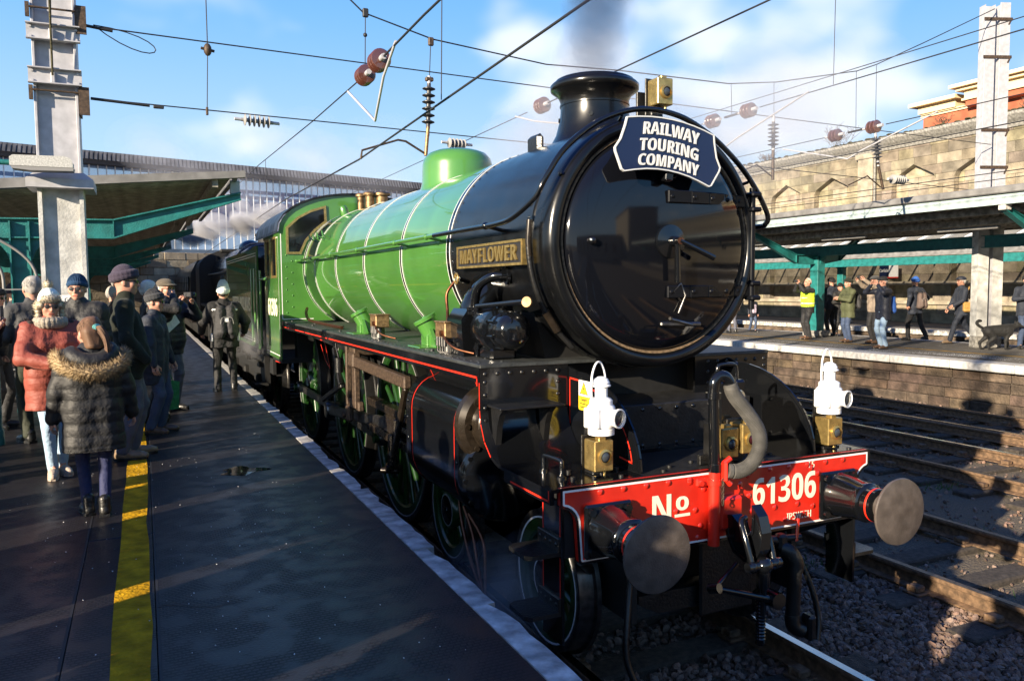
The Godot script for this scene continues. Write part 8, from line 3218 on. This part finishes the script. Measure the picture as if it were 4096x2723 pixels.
func backpack(label: String, at: Vector3, yaw: float, m: String, s := 1.0) -> Node3D:
	var o := thing("backpack", label, "backpack", at, deg_to_rad(yaw), "backpacks worn by onlookers")
	var f := Field.new(Vector3(-0.22, -0.3, -0.2) * s, Vector3(0.22, 0.3, 0.14) * s, 0.018)
	f.cap(Vector3(-0.09, -0.17, -0.03) * s, Vector3(-0.07, 0.17, -0.02) * s, 0.085 * s, 0.07 * s, 0.05)
	f.cap(Vector3(0.09, -0.17, -0.03) * s, Vector3(0.07, 0.17, -0.02) * s, 0.085 * s, 0.07 * s, 0.05)
	f.cap(Vector3(-0.06, -0.14, -0.10) * s, Vector3(-0.05, 0.0, -0.09) * s, 0.05 * s, 0.045 * s, 0.03)
	f.cap(Vector3(0.06, -0.14, -0.10) * s, Vector3(0.05, 0.0, -0.09) * s, 0.05 * s, 0.045 * s, 0.03)
	f.bulge(0.0, 1.0, cloth_noise, 0.01)
	var st := MB.new()
	f.into(st)
	put("bag", st, M[m], o)
	for sd in [-1.0, 1.0]:
		st = MB.new()
		st.tube(smooth_path([Vector3(0.08 * sd, 0.22, -0.01) * s, Vector3(0.11 * sd, 0.27, 0.08) * s, Vector3(0.13 * sd, 0.2, 0.2) * s, Vector3(0.15 * sd, 0.0, 0.22) * s, Vector3(0.16 * sd, -0.18, 0.08) * s, Vector3(0.12 * sd, -0.22, 0.0) * s], 4), 0.016 * s, 6)
		put("strap", st, M.bag_black, o)
	st = MB.new()
	st.tube(smooth_path([Vector3(-0.09, -0.03, -0.145) * s, Vector3(-0.07, 0.05, -0.14) * s, Vector3(0.0, 0.075, -0.135) * s, Vector3(0.07, 0.05, -0.14) * s, Vector3(0.09, -0.03, -0.145) * s], 4), 0.004, 5)
	put("zip", st, M.poly_grey, o)
	return o

func gadget(called: String, label: String, cat: String, at: Vector3, yaw: float, size: Vector3, lens := true) -> Node3D:
	var o := thing(called, label, cat, at, deg_to_rad(yaw))
	var st := MB.new()
	st.box(Vector3.ZERO, size, 0.006)
	put("case", st, M.bag_black, o)
	if lens:
		st = MB.new()
		st.rod(Vector3(0, 0, size.z * 0.5), Vector3(0, 0, size.z * 0.5 + 0.03), size.y * 0.34, 14)
		put("lens", st, M.lens, o)
	return o

func build_people() -> void:
	var py := 0.742
	var st: MB
	# ---- near platform, from the girl backwards
	person({"label": "girl in black quilted coat and navy leggings, seen from behind, ponytail over fur hood", "near": true, "at": Vector3(-3.58, py, -3.4), "yaw": 188.0, "h": 1.47, "turn": 22.0, "nod": 8.0, "jacket": "black_quilt", "puff": 0.022, "quilt": 0.105, "hem": 0.60, "flare": 0.03, "trousers": "navy_leggings", "slim": 0.86, "shoes": "shoe_black", "boot": 0.15, "hair": "hair_brown", "long": true, "hairline": -0.03, "lh": Vector3(0.34, 0.72, 0.10), "rh": Vector3(-0.36, 0.74, 0.12), "feet": [Vector3(0.07, 0, 0.06), Vector3(-0.06, 0, -0.06)]})
	var girl: Node3D = get_node("person")
	st = MB.new()
	var hd: Transform3D = girl.transform.affine_inverse() * last_head
	st.xf = hd
	var tail := smooth_path([Vector3(0, 0.03, -0.105), Vector3(-0.012, 0.02, -0.15), Vector3(-0.03, -0.06, -0.18), Vector3(-0.04, -0.16, -0.17), Vector3(-0.03, -0.24, -0.14)], 5)
	for i in 220:
		var off := Vector3(rng.randfn(), rng.randfn(), rng.randfn()) * 0.016
		var p := []
		for j in tail.size():
			p.append(tail[j] + off * (0.5 + 0.06 * sin(j * 0.15 + i)))
		st.tube(p, 0.0035, 4)
	stuff(put("ponytail", st, M.hair_brown, girl))
	st = MB.new()
	st.xf = hd
	st.lathe([Vector2(0.016, -0.02), Vector2(0.034, -0.012), Vector2(0.036, 0.012), Vector2(0.016, 0.02)], Vector3(0, 0.03, -0.115), Vector3(0, 0, -1), 14)
	put("hair_tie", st, M.scrunchie, girl)
	# hood lying on her back with its fur edge
	var f := Field.new(Vector3(-0.25, 1.0, -0.32), Vector3(0.25, 1.36, 0.16), 0.016)
	for i in 10:
		var a := PI * i / 9.0
		f.cap(Vector3(cos(a) * 0.13, 1.235 - 0.07 * sin(a), -0.05 - sin(a) * 0.09), Vector3(cos(a + 0.3) * 0.13, 1.235 - 0.07 * sin(a + 0.3), -0.05 - sin(a + 0.3) * 0.09), 0.05, 0.05, 0.04)
	st = MB.new()
	f.into(st)
	var hood := put("hood", st, M.black_quilt, girl)
	st = MB.new()
	for i in 34:
		var a := -0.35 + (PI + 0.7) * i / 33.0
		fur(st, Vector3(cos(a) * 0.215, 1.20 - 0.11 * maxf(0.0, sin(a)), -0.03 - sin(a) * 0.175), 0.04, 0.05, 260)
	stuff(put("fur_trim", st, M.tan_fur, hood))
	var woman := person({"label": "woman in rust red quilted coat, cream fur hat and sunglasses, facing the girl", "near": true, "at": Vector3(-3.98, py, -5.0), "yaw": 14.0, "h": 1.66, "jacket": "rust_quilt", "puff": 0.02, "quilt": 0.12, "hem": 0.66, "trousers": "pale_jeans", "slim": 0.9, "shoes": "boot_cream", "sole": "boot_cream", "boot": 0.2, "hair": "hair_brown", "hairline": 0.0, "hat": "fur", "glasses": "dark", "lh": Vector3(0.14, 1.14, 0.30), "rh": Vector3(-0.06, 1.10, 0.30), "lp": Vector3(0.7, -0.6, -0.2), "rp": Vector3(-0.8, -0.5, -0.1), "curl": 0.9, "feet": [Vector3(0.06, 0, -0.06), Vector3(-0.04, 0, 0.06)]})
	st = MB.new()
	for i in 22:
		var a := TAU * i / 22
		fur(st, Vector3(sin(a) * 0.115, 1.40 + 0.015 * cos(a * 2.0), 0.015 + cos(a) * 0.105), 0.04, 0.014, 150)
		st.ball(Vector3(sin(a) * 0.105, 1.40, 0.015 + cos(a) * 0.095), Vector3(0.045, 0.055, 0.045), 8, 6)
	stuff(put("scarf", st, M.scarf_wool, woman))
	st = MB.new()
	for i in 16:
		var a := PI * 0.32 + PI * 1.36 * i / 15.0
		fur(st, Vector3(sin(a) * 0.19, 1.385, -0.03 + cos(a) * 0.12), 0.045, 0.035, 130)
	stuff(put("fur_collar", st, M.brown_fur, woman))
	person({"label": "tall man in dark olive fleece and purple beanie, in profile, hands in pockets", "near": true, "at": Vector3(-3.38, py, -5.55), "yaw": 92.0, "h": 1.90, "turn": -8.0, "jacket": "olive_fleece", "w": 1.18, "hem": 0.74, "belly": 0.10, "flare": 0.02, "trousers": "grey_trousers", "shoes": "shoe_tan", "hat": "beanie", "hatmat": "wool_purple", "ribbed": false, "cuff": 0.008, "glasses": "clear", "hair": "hair_grey", "hairline": 0.06, "lh": Vector3(0.26, 0.92, 0.16), "rh": Vector3(-0.26, 0.92, 0.16), "pockets": true, "feet": [Vector3(0.10, 0, 0.05), Vector3(-0.10, 0, -0.04)]})
	person({"label": "person in navy coat and grey knitted hat standing close behind the purple beanie man", "near": true, "at": Vector3(-3.10, py, -6.95), "yaw": 70.0, "h": 1.66, "jacket": "navy_coat", "hem": 0.62, "trousers": "jeans", "shoes": "shoe_brown", "hat": "beanie", "hatmat": "tweed_grey", "glasses": "clear", "hair": "hair_grey", "lh": Vector3(0.26, 0.8, 0.14), "rh": Vector3(-0.30, 0.72, 0.12)})
	var bg := thing("shopping_bag", "small green shopping bag hanging from a hand beside the yellow line", "bag", Vector3(-2.98, 1.16, -7.1), 0.5)
	st = MB.new()
	st.prism(PackedVector2Array([Vector2(-0.12, -0.17), Vector2(0.12, -0.17), Vector2(0.14, 0.16), Vector2(0.05, 0.18), Vector2(-0.05, 0.17), Vector2(-0.13, 0.15)]), -0.035, 0.035)
	put("bag", st, M.bag_green, bg)
	st = MB.new()
	st.tube(smooth_path([Vector3(-0.08, 0.15, 0), Vector3(-0.03, 0.27, 0), Vector3(0.03, 0.27, 0), Vector3(0.08, 0.15, 0)], 4), 0.006, 5)
	put("handle", st, M.bag_green, bg)
	person({"label": "man in grey tweed flat cap and navy quilted jacket filming with a camcorder", "near": true, "at": Vector3(-2.93, py, -8.8), "yaw": 42.0, "h": 1.82, "turn": 5.0, "jacket": "navy_quilt", "puff": 0.014, "quilt": 0.075, "w": 1.15, "hem": 0.76, "belly": 0.06, "trousers": "grey_trousers", "shoes": "shoe_black", "hat": "cap", "hatmat": "tweed", "glasses": "clear", "hair": "hair_white", "hairline": 0.02, "lh": Vector3(0.13, 1.44, 0.34), "rh": Vector3(-0.06, 1.46, 0.31), "lp": Vector3(0.7, -0.8, 0.0), "rp": Vector3(-0.7, -0.8, 0.0), "aim": Vector3(0, 0.4, 0.2), "curl": 0.8})
	var cc: Vector3 = (last_wrists[0] + last_wrists[1]) * 0.5 + Vector3(0.05, 0.12, 0.06)
	var cam := gadget("camcorder", "small silver camcorder with open screen held by the flat cap man", "camera", cc, 62.0, Vector3(0.06, 0.065, 0.13))
	st = MB.new()
	st.box(Vector3(0.09, 0, 0.02), Vector3(0.10, 0.06, 0.008), 0.003)
	put("screen", st, M.poly_grey, cam)
	var nw := thing("folded_paper", "folded white paper tucked under the flat cap man's arm", "paper", last_wrists[1] + Vector3(-0.13, -0.28, 0.02), 0.7)
	st = MB.new()
	st.xf = Transform3D(Basis(Vector3(0, 0, 1), 0.6), Vector3.ZERO)
	st.box(Vector3.ZERO, Vector3(0.32, 0.20, 0.012), 0.003)
	put("sheet", st, M.paper, nw)
	var bob := person({"label": "man in checked bobble hat and black jacket with white patches, seen from behind", "near": true, "at": Vector3(-2.0, py, -10.7), "yaw": 182.0, "h": 1.74, "jacket": "black_cloth", "puff": 0.012, "quilt": 3.0, "hem": 0.74, "trousers": "black_cloth", "shoes": "shoe_black", "hat": "bobble", "hatmat": "white_knit", "pom": "tweed_grey", "hair": "hair_dark", "hairline": -0.01, "lh": Vector3(0.34, 0.98, 0.16), "rh": Vector3(-0.34, 0.98, 0.16), "feet": [Vector3(0.13, 0, 0.0), Vector3(-0.13, 0, 0.02)]})
	st = MB.new()
	for sd in [-1.0, 1.0]:
		st.box(Vector3(0.14 * sd, 1.35, -0.105), Vector3(0.12, 0.04, 0.05), 0.015)
		st.box(Vector3(0.315 * sd, 1.18, -0.03), Vector3(0.05, 0.15, 0.05), 0.015)
		st.box(Vector3(0.205 * sd, 0.90, -0.10), Vector3(0.04, 0.14, 0.04), 0.015)
	put("white_patch", st, M.paper, bob)
	var bp := backpack("black backpack with a pale badge on the bobble hat man's back", Vector3(-1.99, py + 1.16, -10.53), 182.0, "bag_black", 1.12)
	st = MB.new()
	st.box(Vector3(0.0, 0.03, -0.135), Vector3(0.06, 0.07, 0.012), 0.004)
	put("badge", st, M.paper, bp)
	person({"label": "grey haired man in long grey coat and green cords, back turned, by the teal pole", "near": true, "at": Vector3(-4.32, py, -7.0), "yaw": 205.0, "h": 1.84, "jacket": "grey_coat", "hem": 0.84, "trousers": "cord_green", "shoes": "shoe_black", "hair": "hair_grey", "hairline": -0.03, "lh": Vector3(0.24, 0.95, 0.2), "rh": Vector3(-0.24, 0.95, 0.2), "w": 1.05})
	person({"label": "man in blue ribbed beanie and sunglasses wearing a black padded coat, behind the woman", "near": true, "at": Vector3(-3.86, py, -6.75), "yaw": 350.0, "h": 1.83, "jacket": "black_quilt", "puff": 0.02, "quilt": 0.13, "hem": 0.7, "trousers": "dark_trousers", "hat": "beanie", "hatmat": "wool_blue", "cuff": 0.0, "glasses": "dark", "w": 1.05, "brow": Color(0.3, 0.25, 0.22)})
	person({"label": "white haired man in dark coat raising a hand to his face, behind the purple beanie", "near": true, "at": Vector3(-3.14, py, -7.9), "yaw": 95.0, "h": 1.80, "jacket": "black_cloth", "hem": 0.75, "trousers": "dark_trousers", "hair": "hair_white", "hairline": 0.0, "rh": Vector3(-0.02, 1.56, 0.27), "rp": Vector3(-0.8, -0.6, 0), "lh": Vector3(0.1, 1.50, 0.28), "lp": Vector3(0.8, -0.6, 0), "aim": Vector3(0, 0.5, 0)})
	person({"label": "person at the left edge holding a phone up in both hands, mostly outside the picture", "near": true, "at": Vector3(-4.68, py, -4.95), "yaw": 80.0, "h": 1.78, "jacket": "black_cloth", "hem": 0.75, "trousers": "dark_trousers", "hair": "hair_dark", "lh": Vector3(0.07, 1.36, 0.30), "rh": Vector3(-0.05, 1.33, 0.30), "aim": Vector3(0, 0.9, 0.2), "curl": 0.9})
	gadget("phone", "dark mobile phone held up at the picture's left edge", "phone", (last_wrists[0] + last_wrists[1]) * 0.5 + Vector3(0.05, 0.13, 0.0), 80.0, Vector3(0.07, 0.14, 0.009), false)
	person({"label": "man with glasses and dark cap in the shade at the left edge, behind the phone", "at": Vector3(-4.86, py, -8.2), "yaw": 70.0, "h": 1.72, "jacket": "black_cloth", "trousers": "dark_trousers", "hat": "beanie", "hatmat": "black_cloth", "glasses": "clear"})
	person({"label": "dark clad bystander under the canopy, left of the mast's foot", "at": Vector3(-5.0, py, -11.0), "yaw": 120.0, "h": 1.78, "jacket": "navy_quilt", "trousers": "dark_trousers", "hat": "beanie", "hatmat": "wool_purple"})
	person({"label": "bystander in dark coat under the canopy, right behind the mast's foot", "at": Vector3(-3.62, py, -10.4), "yaw": 100.0, "h": 1.74, "jacket": "black_cloth", "trousers": "dark_trousers", "hair": "hair_grey"})
	# ---- the island platform
	py = 0.803
	var hv := person({"label": "man in yellow high visibility vest photographing, left of the teal post", "at": Vector3(14.58, py, -14.5), "yaw": -98.0, "h": 1.79, "jacket": "black_cloth", "hem": 0.76, "trousers": "dark_trousers", "shoes": "shoe_brown", "hair": "hair_white", "hairline": 0.05, "lh": Vector3(0.05, 1.60, 0.34), "rh": Vector3(-0.06, 1.62, 0.32), "lp": Vector3(0.6, -0.9, 0), "rp": Vector3(-0.6, -0.9, 0), "aim": Vector3(0, 0.5, 0)})
	f = Field.new(Vector3(-0.3, 0.9, -0.28), Vector3(0.3, 1.5, 0.28), 0.024)
	for sd in [-1.0, 1.0]:
		f.cap(Vector3(0.082 * sd, 0.9, 0), Vector3(0.095 * sd, 1.34, 0.005), 0.142, 0.145, 0.06)
	f.keep(Vector3(0, 1, 0), 0.95)
	st = MB.new()
	f.into(st)
	var vest := put("vest", st, M.hi_vis, hv)
	for y in [1.06, 1.22]:
		f = Field.new(Vector3(-0.3, y - 0.05, -0.28), Vector3(0.3, y + 0.05, 0.28), 0.02)
		for sd in [-1.0, 1.0]:
			f.cap(Vector3(0.085 * sd, y - 0.2, 0), Vector3(0.09 * sd, y + 0.2, 0.003), 0.147, 0.149, 0.06)
		f.keep(Vector3(0, 1, 0), y - 0.022)
		f.keep(Vector3(0, -1, 0), -y - 0.022)
		st = MB.new()
		f.into(st)
		put("reflective_band", st, M.silver_tape, vest)
	gadget("camera", "compact camera raised by the man in the yellow vest", "camera", (last_wrists[0] + last_wrists[1]) * 0.5 + Vector3(-0.10, 0.08, 0), -98.0, Vector3(0.11, 0.065, 0.03))
	person({"label": "man in navy jacket mostly hidden behind the teal island post", "at": Vector3(16.35, py, -15.3), "yaw": 180.0, "h": 1.8, "jacket": "navy_coat", "trousers": "dark_trousers", "hat": "beanie", "hatmat": "black_cloth"})
	person({"label": "person in black cap and dark coat facing the camera, left of the green coat man", "at": Vector3(16.5, py, -15.1), "yaw": -25.0, "h": 1.62, "jacket": "black_cloth", "trousers": "dark_trousers", "hat": "beanie", "hatmat": "black_cloth", "lh": Vector3(0.1, 1.15, 0.3), "rh": Vector3(-0.1, 1.15, 0.3)})
	person({"label": "man in olive green coat and green beanie with a black backpack, in profile", "at": Vector3(14.57, py, -13.0), "yaw": -100.0, "h": 1.76, "jacket": "green_coat", "hem": 0.68, "belly": 0.04, "flare": 0.02, "trousers": "jeans", "shoes": "shoe_brown", "hat": "beanie", "hatmat": "olive_fleece", "hair": "hair_grey", "lh": Vector3(0.08, 1.22, 0.36), "rh": Vector3(-0.1, 1.2, 0.36), "lp": Vector3(0.5, -0.9, 0), "rp": Vector3(-0.5, -0.9, 0)})
	backpack("black backpack on the olive coat man's back", Vector3(14.80, py + 1.14, -13.0 + 0.06), -100.0, "bag_black", 0.85)
	person({"label": "man in taupe jacket and grey flat cap holding a camera out at arm's length", "at": Vector3(14.79, py, -12.3), "yaw": -95.0, "h": 1.82, "jacket": "taupe_coat", "hem": 0.82, "trousers": "dark_trousers", "shoes": "shoe_brown", "hat": "cap", "hatmat": "tweed_grey", "hair": "hair_white", "lh": Vector3(0.12, 1.66, 0.48), "rh": Vector3(-0.1, 1.64, 0.50), "lp": Vector3(0.4, -0.9, 0), "rp": Vector3(-0.4, -0.9, 0), "aim": Vector3(0, 0.6, 0)})
	gadget("camera", "compact camera held out by the taupe jacket man", "camera", (last_wrists[0] + last_wrists[1]) * 0.5 + Vector3(-0.1, 0.1, 0), -95.0, Vector3(0.1, 0.06, 0.03))
	person({"label": "man in black jacket and pale blue jeans with a blue backpack, camera at his face", "at": Vector3(13.52, py, -10.95), "yaw": -98.0, "h": 1.78, "jacket": "navy_quilt", "hem": 0.70, "trousers": "pale_jeans", "shoes": "shoe_brown", "hat": "cap", "hatmat": "black_cloth", "hair": "hair_grey", "lh": Vector3(0.1, 1.56, 0.26), "rh": Vector3(-0.12, 1.57, 0.26), "lp": Vector3(0.7, -0.6, 0.2), "rp": Vector3(-0.7, -0.6, 0.2), "aim": Vector3(0, 0.4, 0)})
	backpack("blue and black backpack on the pale jeans man's back", Vector3(13.73, py + 1.10, -10.92), -98.0, "bag_blue", 0.9)
	person({"label": "man in blue beanie and navy coat walking away with a brown backpack", "at": Vector3(16.6, py, -12.5), "yaw": 172.0, "h": 1.78, "jacket": "navy_coat", "hem": 0.74, "trousers": "dark_trousers", "hat": "beanie", "hatmat": "bag_blue", "feet": [Vector3(0.09, 0, 0.16), Vector3(-0.09, 0.05, -0.3)], "lh": Vector3(0.34, 0.98, -0.1), "rh": Vector3(-0.34, 1.0, 0.12)})
	backpack("brown backpack on the blue beanie man's back", Vector3(16.6, py + 1.14, -12.30), 172.0, "bag_brown", 0.95)
	person({"label": "man in dark cap and navy coat striding left with a tan shoulder bag", "at": Vector3(16.75, py, -11.2), "yaw": -118.0, "h": 1.78, "jacket": "navy_coat", "hem": 0.74, "trousers": "navy_coat", "shoes": "shoe_tan", "hat": "cap", "hatmat": "navy_quilt", "hair": "hair_white", "feet": [Vector3(0.08, 0, 0.34), Vector3(-0.08, 0.08, -0.36)], "lh": Vector3(0.2, 1.0, 0.3), "rh": Vector3(-0.26, 0.9, 0.22)})
	var sb := thing("shoulder_bag", "tan canvas shoulder bag at the striding man's hip", "bag", Vector3(16.70, py + 0.98, -10.92), deg_to_rad(-118.0 + 90.0))
	st = MB.new()
	st.box(Vector3(0, 0, 0), Vector3(0.34, 0.25, 0.12), 0.03)
	put("bag", st, M.bag_tan, sb)
	st = MB.new()
	st.box(Vector3(0, 0.05, 0.065), Vector3(0.35, 0.17, 0.02), 0.008)
	put("flap", st, M.bag_tan, sb)
	st = MB.new()
	st.tube(smooth_path([Vector3(-0.15, 0.1, 0), Vector3(-0.12, 0.3, 0.0), Vector3(0.0, 0.5, -0.06), Vector3(0.06, 0.52, -0.2), Vector3(0.1, 0.3, -0.32), Vector3(0.14, 0.1, -0.1)], 4), 0.016, 6)
	put("strap", st, M.bag_tan, sb)
	person({"label": "smiling man in navy hooded coat and black beanie by the dog, holding a black camera", "at": Vector3(16.35, py, -9.2), "yaw": -32.0, "h": 1.80, "jacket": "navy_coat", "hem": 0.78, "trousers": "jeans", "hat": "beanie", "hatmat": "black_cloth", "lh": Vector3(0.1, 1.22, 0.26), "rh": Vector3(-0.1, 1.22, 0.26), "lp": Vector3(0.8, -0.6, 0), "rp": Vector3(-0.8, -0.6, 0), "w": 1.05})
	gadget("camera", "black camera in the hands of the man beside the dog", "camera", (last_wrists[0] + last_wrists[1]) * 0.5 + Vector3(-0.04, 0.02, 0.06), -32.0, Vector3(0.13, 0.09, 0.07))
	person({"label": "person in dark green coat and brown trousers at the right edge beside the dog", "at": Vector3(15.50, py, -8.35), "yaw": -110.0, "h": 1.84, "jacket": "dark_green_coat", "hem": 0.72, "puff": 0.012, "quilt": 0.11, "trousers": "brown_trousers", "shoes": "shoe_brown", "hair": "hair_grey", "feet": [Vector3(0.1, 0, 0.12), Vector3(-0.1, 0, -0.16)]})
	var kid := person({"label": "small boy in dark hooded jacket and pink print shirt walking on the far platform", "at": Vector3(15.86, py, -18.3), "yaw": -5.0, "h": 1.22, "nod": 18.0, "jacket": "navy_quilt", "hem": 0.72, "trousers": "jeans", "hair": "hair_brown", "feet": [Vector3(0.08, 0, 0.12), Vector3(-0.06, 0.02, -0.14)]})
	st = MB.new()
	st.box(Vector3(0, 0.79, 0.095), Vector3(0.16, 0.3, 0.07), 0.03)
	put("shirt", st, M.print_shirt, kid)
	person({"label": "person in grey jeans half hidden by the smokebox edge on the far platform", "at": Vector3(14.9, py, -18.2), "yaw": 160.0, "h": 1.74, "jacket": "grey_coat", "trousers": "grey_trousers"})
	dog(Vector3(15.55, py, -9.35))
	# ---- more of the crowd to the left of the camera, who cast the shadows on the platform
	var src := [girl, woman]
	for c in get_children():
		if str(c.name) in ["person_007", "person_008", "person_009", "person_011", "person_012"]:
			src.append(c)
	var n := 0
	var spots := [[-5.6, -5.8, 90], [-5.7, -6.6, 80]]
	for i in 15:
		spots.append([-4.8 + rng.randf_range(-0.12, 0.08), -3.9 + i * 0.55 + rng.randf_range(-0.1, 0.1), 65 + 40 * rng.randf()])
		spots.append([-5.45 + rng.randf_range(-0.12, 0.12), -3.6 + i * 0.56 + rng.randf_range(-0.1, 0.1), 65 + 40 * rng.randf()])
	for i in 7:
		spots.append([-6.2 + rng.randf_range(-0.15, 0.15), -2.6 + i * 0.9, 75 + 20 * rng.randf()])
	for z in [-5.35, -5.95]:
		spots.append([-4.86, z, 80])
	for q in spots:
		if absf(q[1] - (-3.35 + 0.445 * (-3.58 - q[0]))) < 0.36 or absf(q[1] - (-5.0 + 0.445 * (-3.98 - q[0]))) < 0.33:
			continue
		var o: Node3D = src[2 + n % (src.size() - 2)].duplicate()
		o.name = numbered("person")
		add_child(o)
		o.position = Vector3(q[0], 0.742, q[1])
		o.rotation.y = deg_to_rad(q[2])
		tag(o, "onlooker in the crowd left of the camera, outside the picture", "person", "onlookers standing left of the camera")
		n += 1

func dog(at: Vector3) -> void:
	var o := thing("dog", "black dog with white paws and curled tail standing on the island platform", "dog", at, deg_to_rad(62.0))
	var f := Field.new(Vector3(-0.2, 0.0, -0.75), Vector3(0.2, 0.85, 0.62), 0.018)
	f.cap(Vector3(0, 0.47, 0.2), Vector3(0, 0.46, -0.24), 0.15, 0.12, 0.06)
	f.cap(Vector3(0, 0.42, 0.2), Vector3(0, 0.44, 0.05), 0.12, 0.10, 0.05)
	f.cap(Vector3(0, 0.54, 0.27), Vector3(0, 0.58, 0.42), 0.085, 0.065, 0.04)
	f.ell(Vector3(0, 0.60, 0.46), Vector3(0.062, 0.06, 0.07), 0.03)
	f.cap(Vector3(0, 0.58, 0.5), Vector3(0, 0.555, 0.59), 0.035, 0.022, 0.02)
	for sd in [-1.0, 1.0]:
		f.cap(Vector3(0.045 * sd, 0.65, 0.43), Vector3(0.06 * sd, 0.70, 0.42), 0.022, 0.012, 0.01)
		f.cap(Vector3(0.07 * sd, 0.40, 0.22), Vector3(0.07 * sd, 0.22, 0.20 + 0.05 * sd), 0.06, 0.04, 0.03)
		f.cap(Vector3(0.07 * sd, 0.22, 0.20 + 0.05 * sd), Vector3(0.07 * sd, 0.04, 0.22 + 0.07 * sd), 0.038, 0.03, 0.015)
		f.cap(Vector3(0.07 * sd, 0.03, 0.22 + 0.07 * sd), Vector3(0.07 * sd, 0.025, 0.27 + 0.07 * sd), 0.025, 0.022, 0.01)
		f.cap(Vector3(0.06 * sd, 0.44, -0.24), Vector3(0.075 * sd, 0.30, -0.18 - 0.06 * sd), 0.085, 0.05, 0.03)
		f.cap(Vector3(0.075 * sd, 0.30, -0.18 - 0.06 * sd), Vector3(0.075 * sd, 0.17, -0.33 - 0.06 * sd), 0.055, 0.034, 0.02)
		f.cap(Vector3(0.075 * sd, 0.17, -0.33 - 0.06 * sd), Vector3(0.075 * sd, 0.04, -0.30 - 0.06 * sd), 0.034, 0.03, 0.012)
		f.cap(Vector3(0.075 * sd, 0.03, -0.30 - 0.06 * sd), Vector3(0.075 * sd, 0.025, -0.24 - 0.06 * sd), 0.025, 0.022, 0.01)
	var tl := smooth_path([Vector3(0, 0.50, -0.30), Vector3(0, 0.56, -0.42), Vector3(0.01, 0.64, -0.50), Vector3(0.02, 0.70, -0.46), Vector3(0.02, 0.70, -0.40)], 3)
	for i in tl.size() - 1:
		f.cap(tl[i], tl[i + 1], 0.032, 0.032, 0.015)
	var st := MB.new()
	f.into(st, func(p: Vector3) -> Color: return Color(22, 21, 19) if p.y < 0.10 or (p.z > 0.24 and p.y < 0.42 and absf(p.x) < 0.05) else Color.WHITE)
	put("body", st, M.dog_black, o)
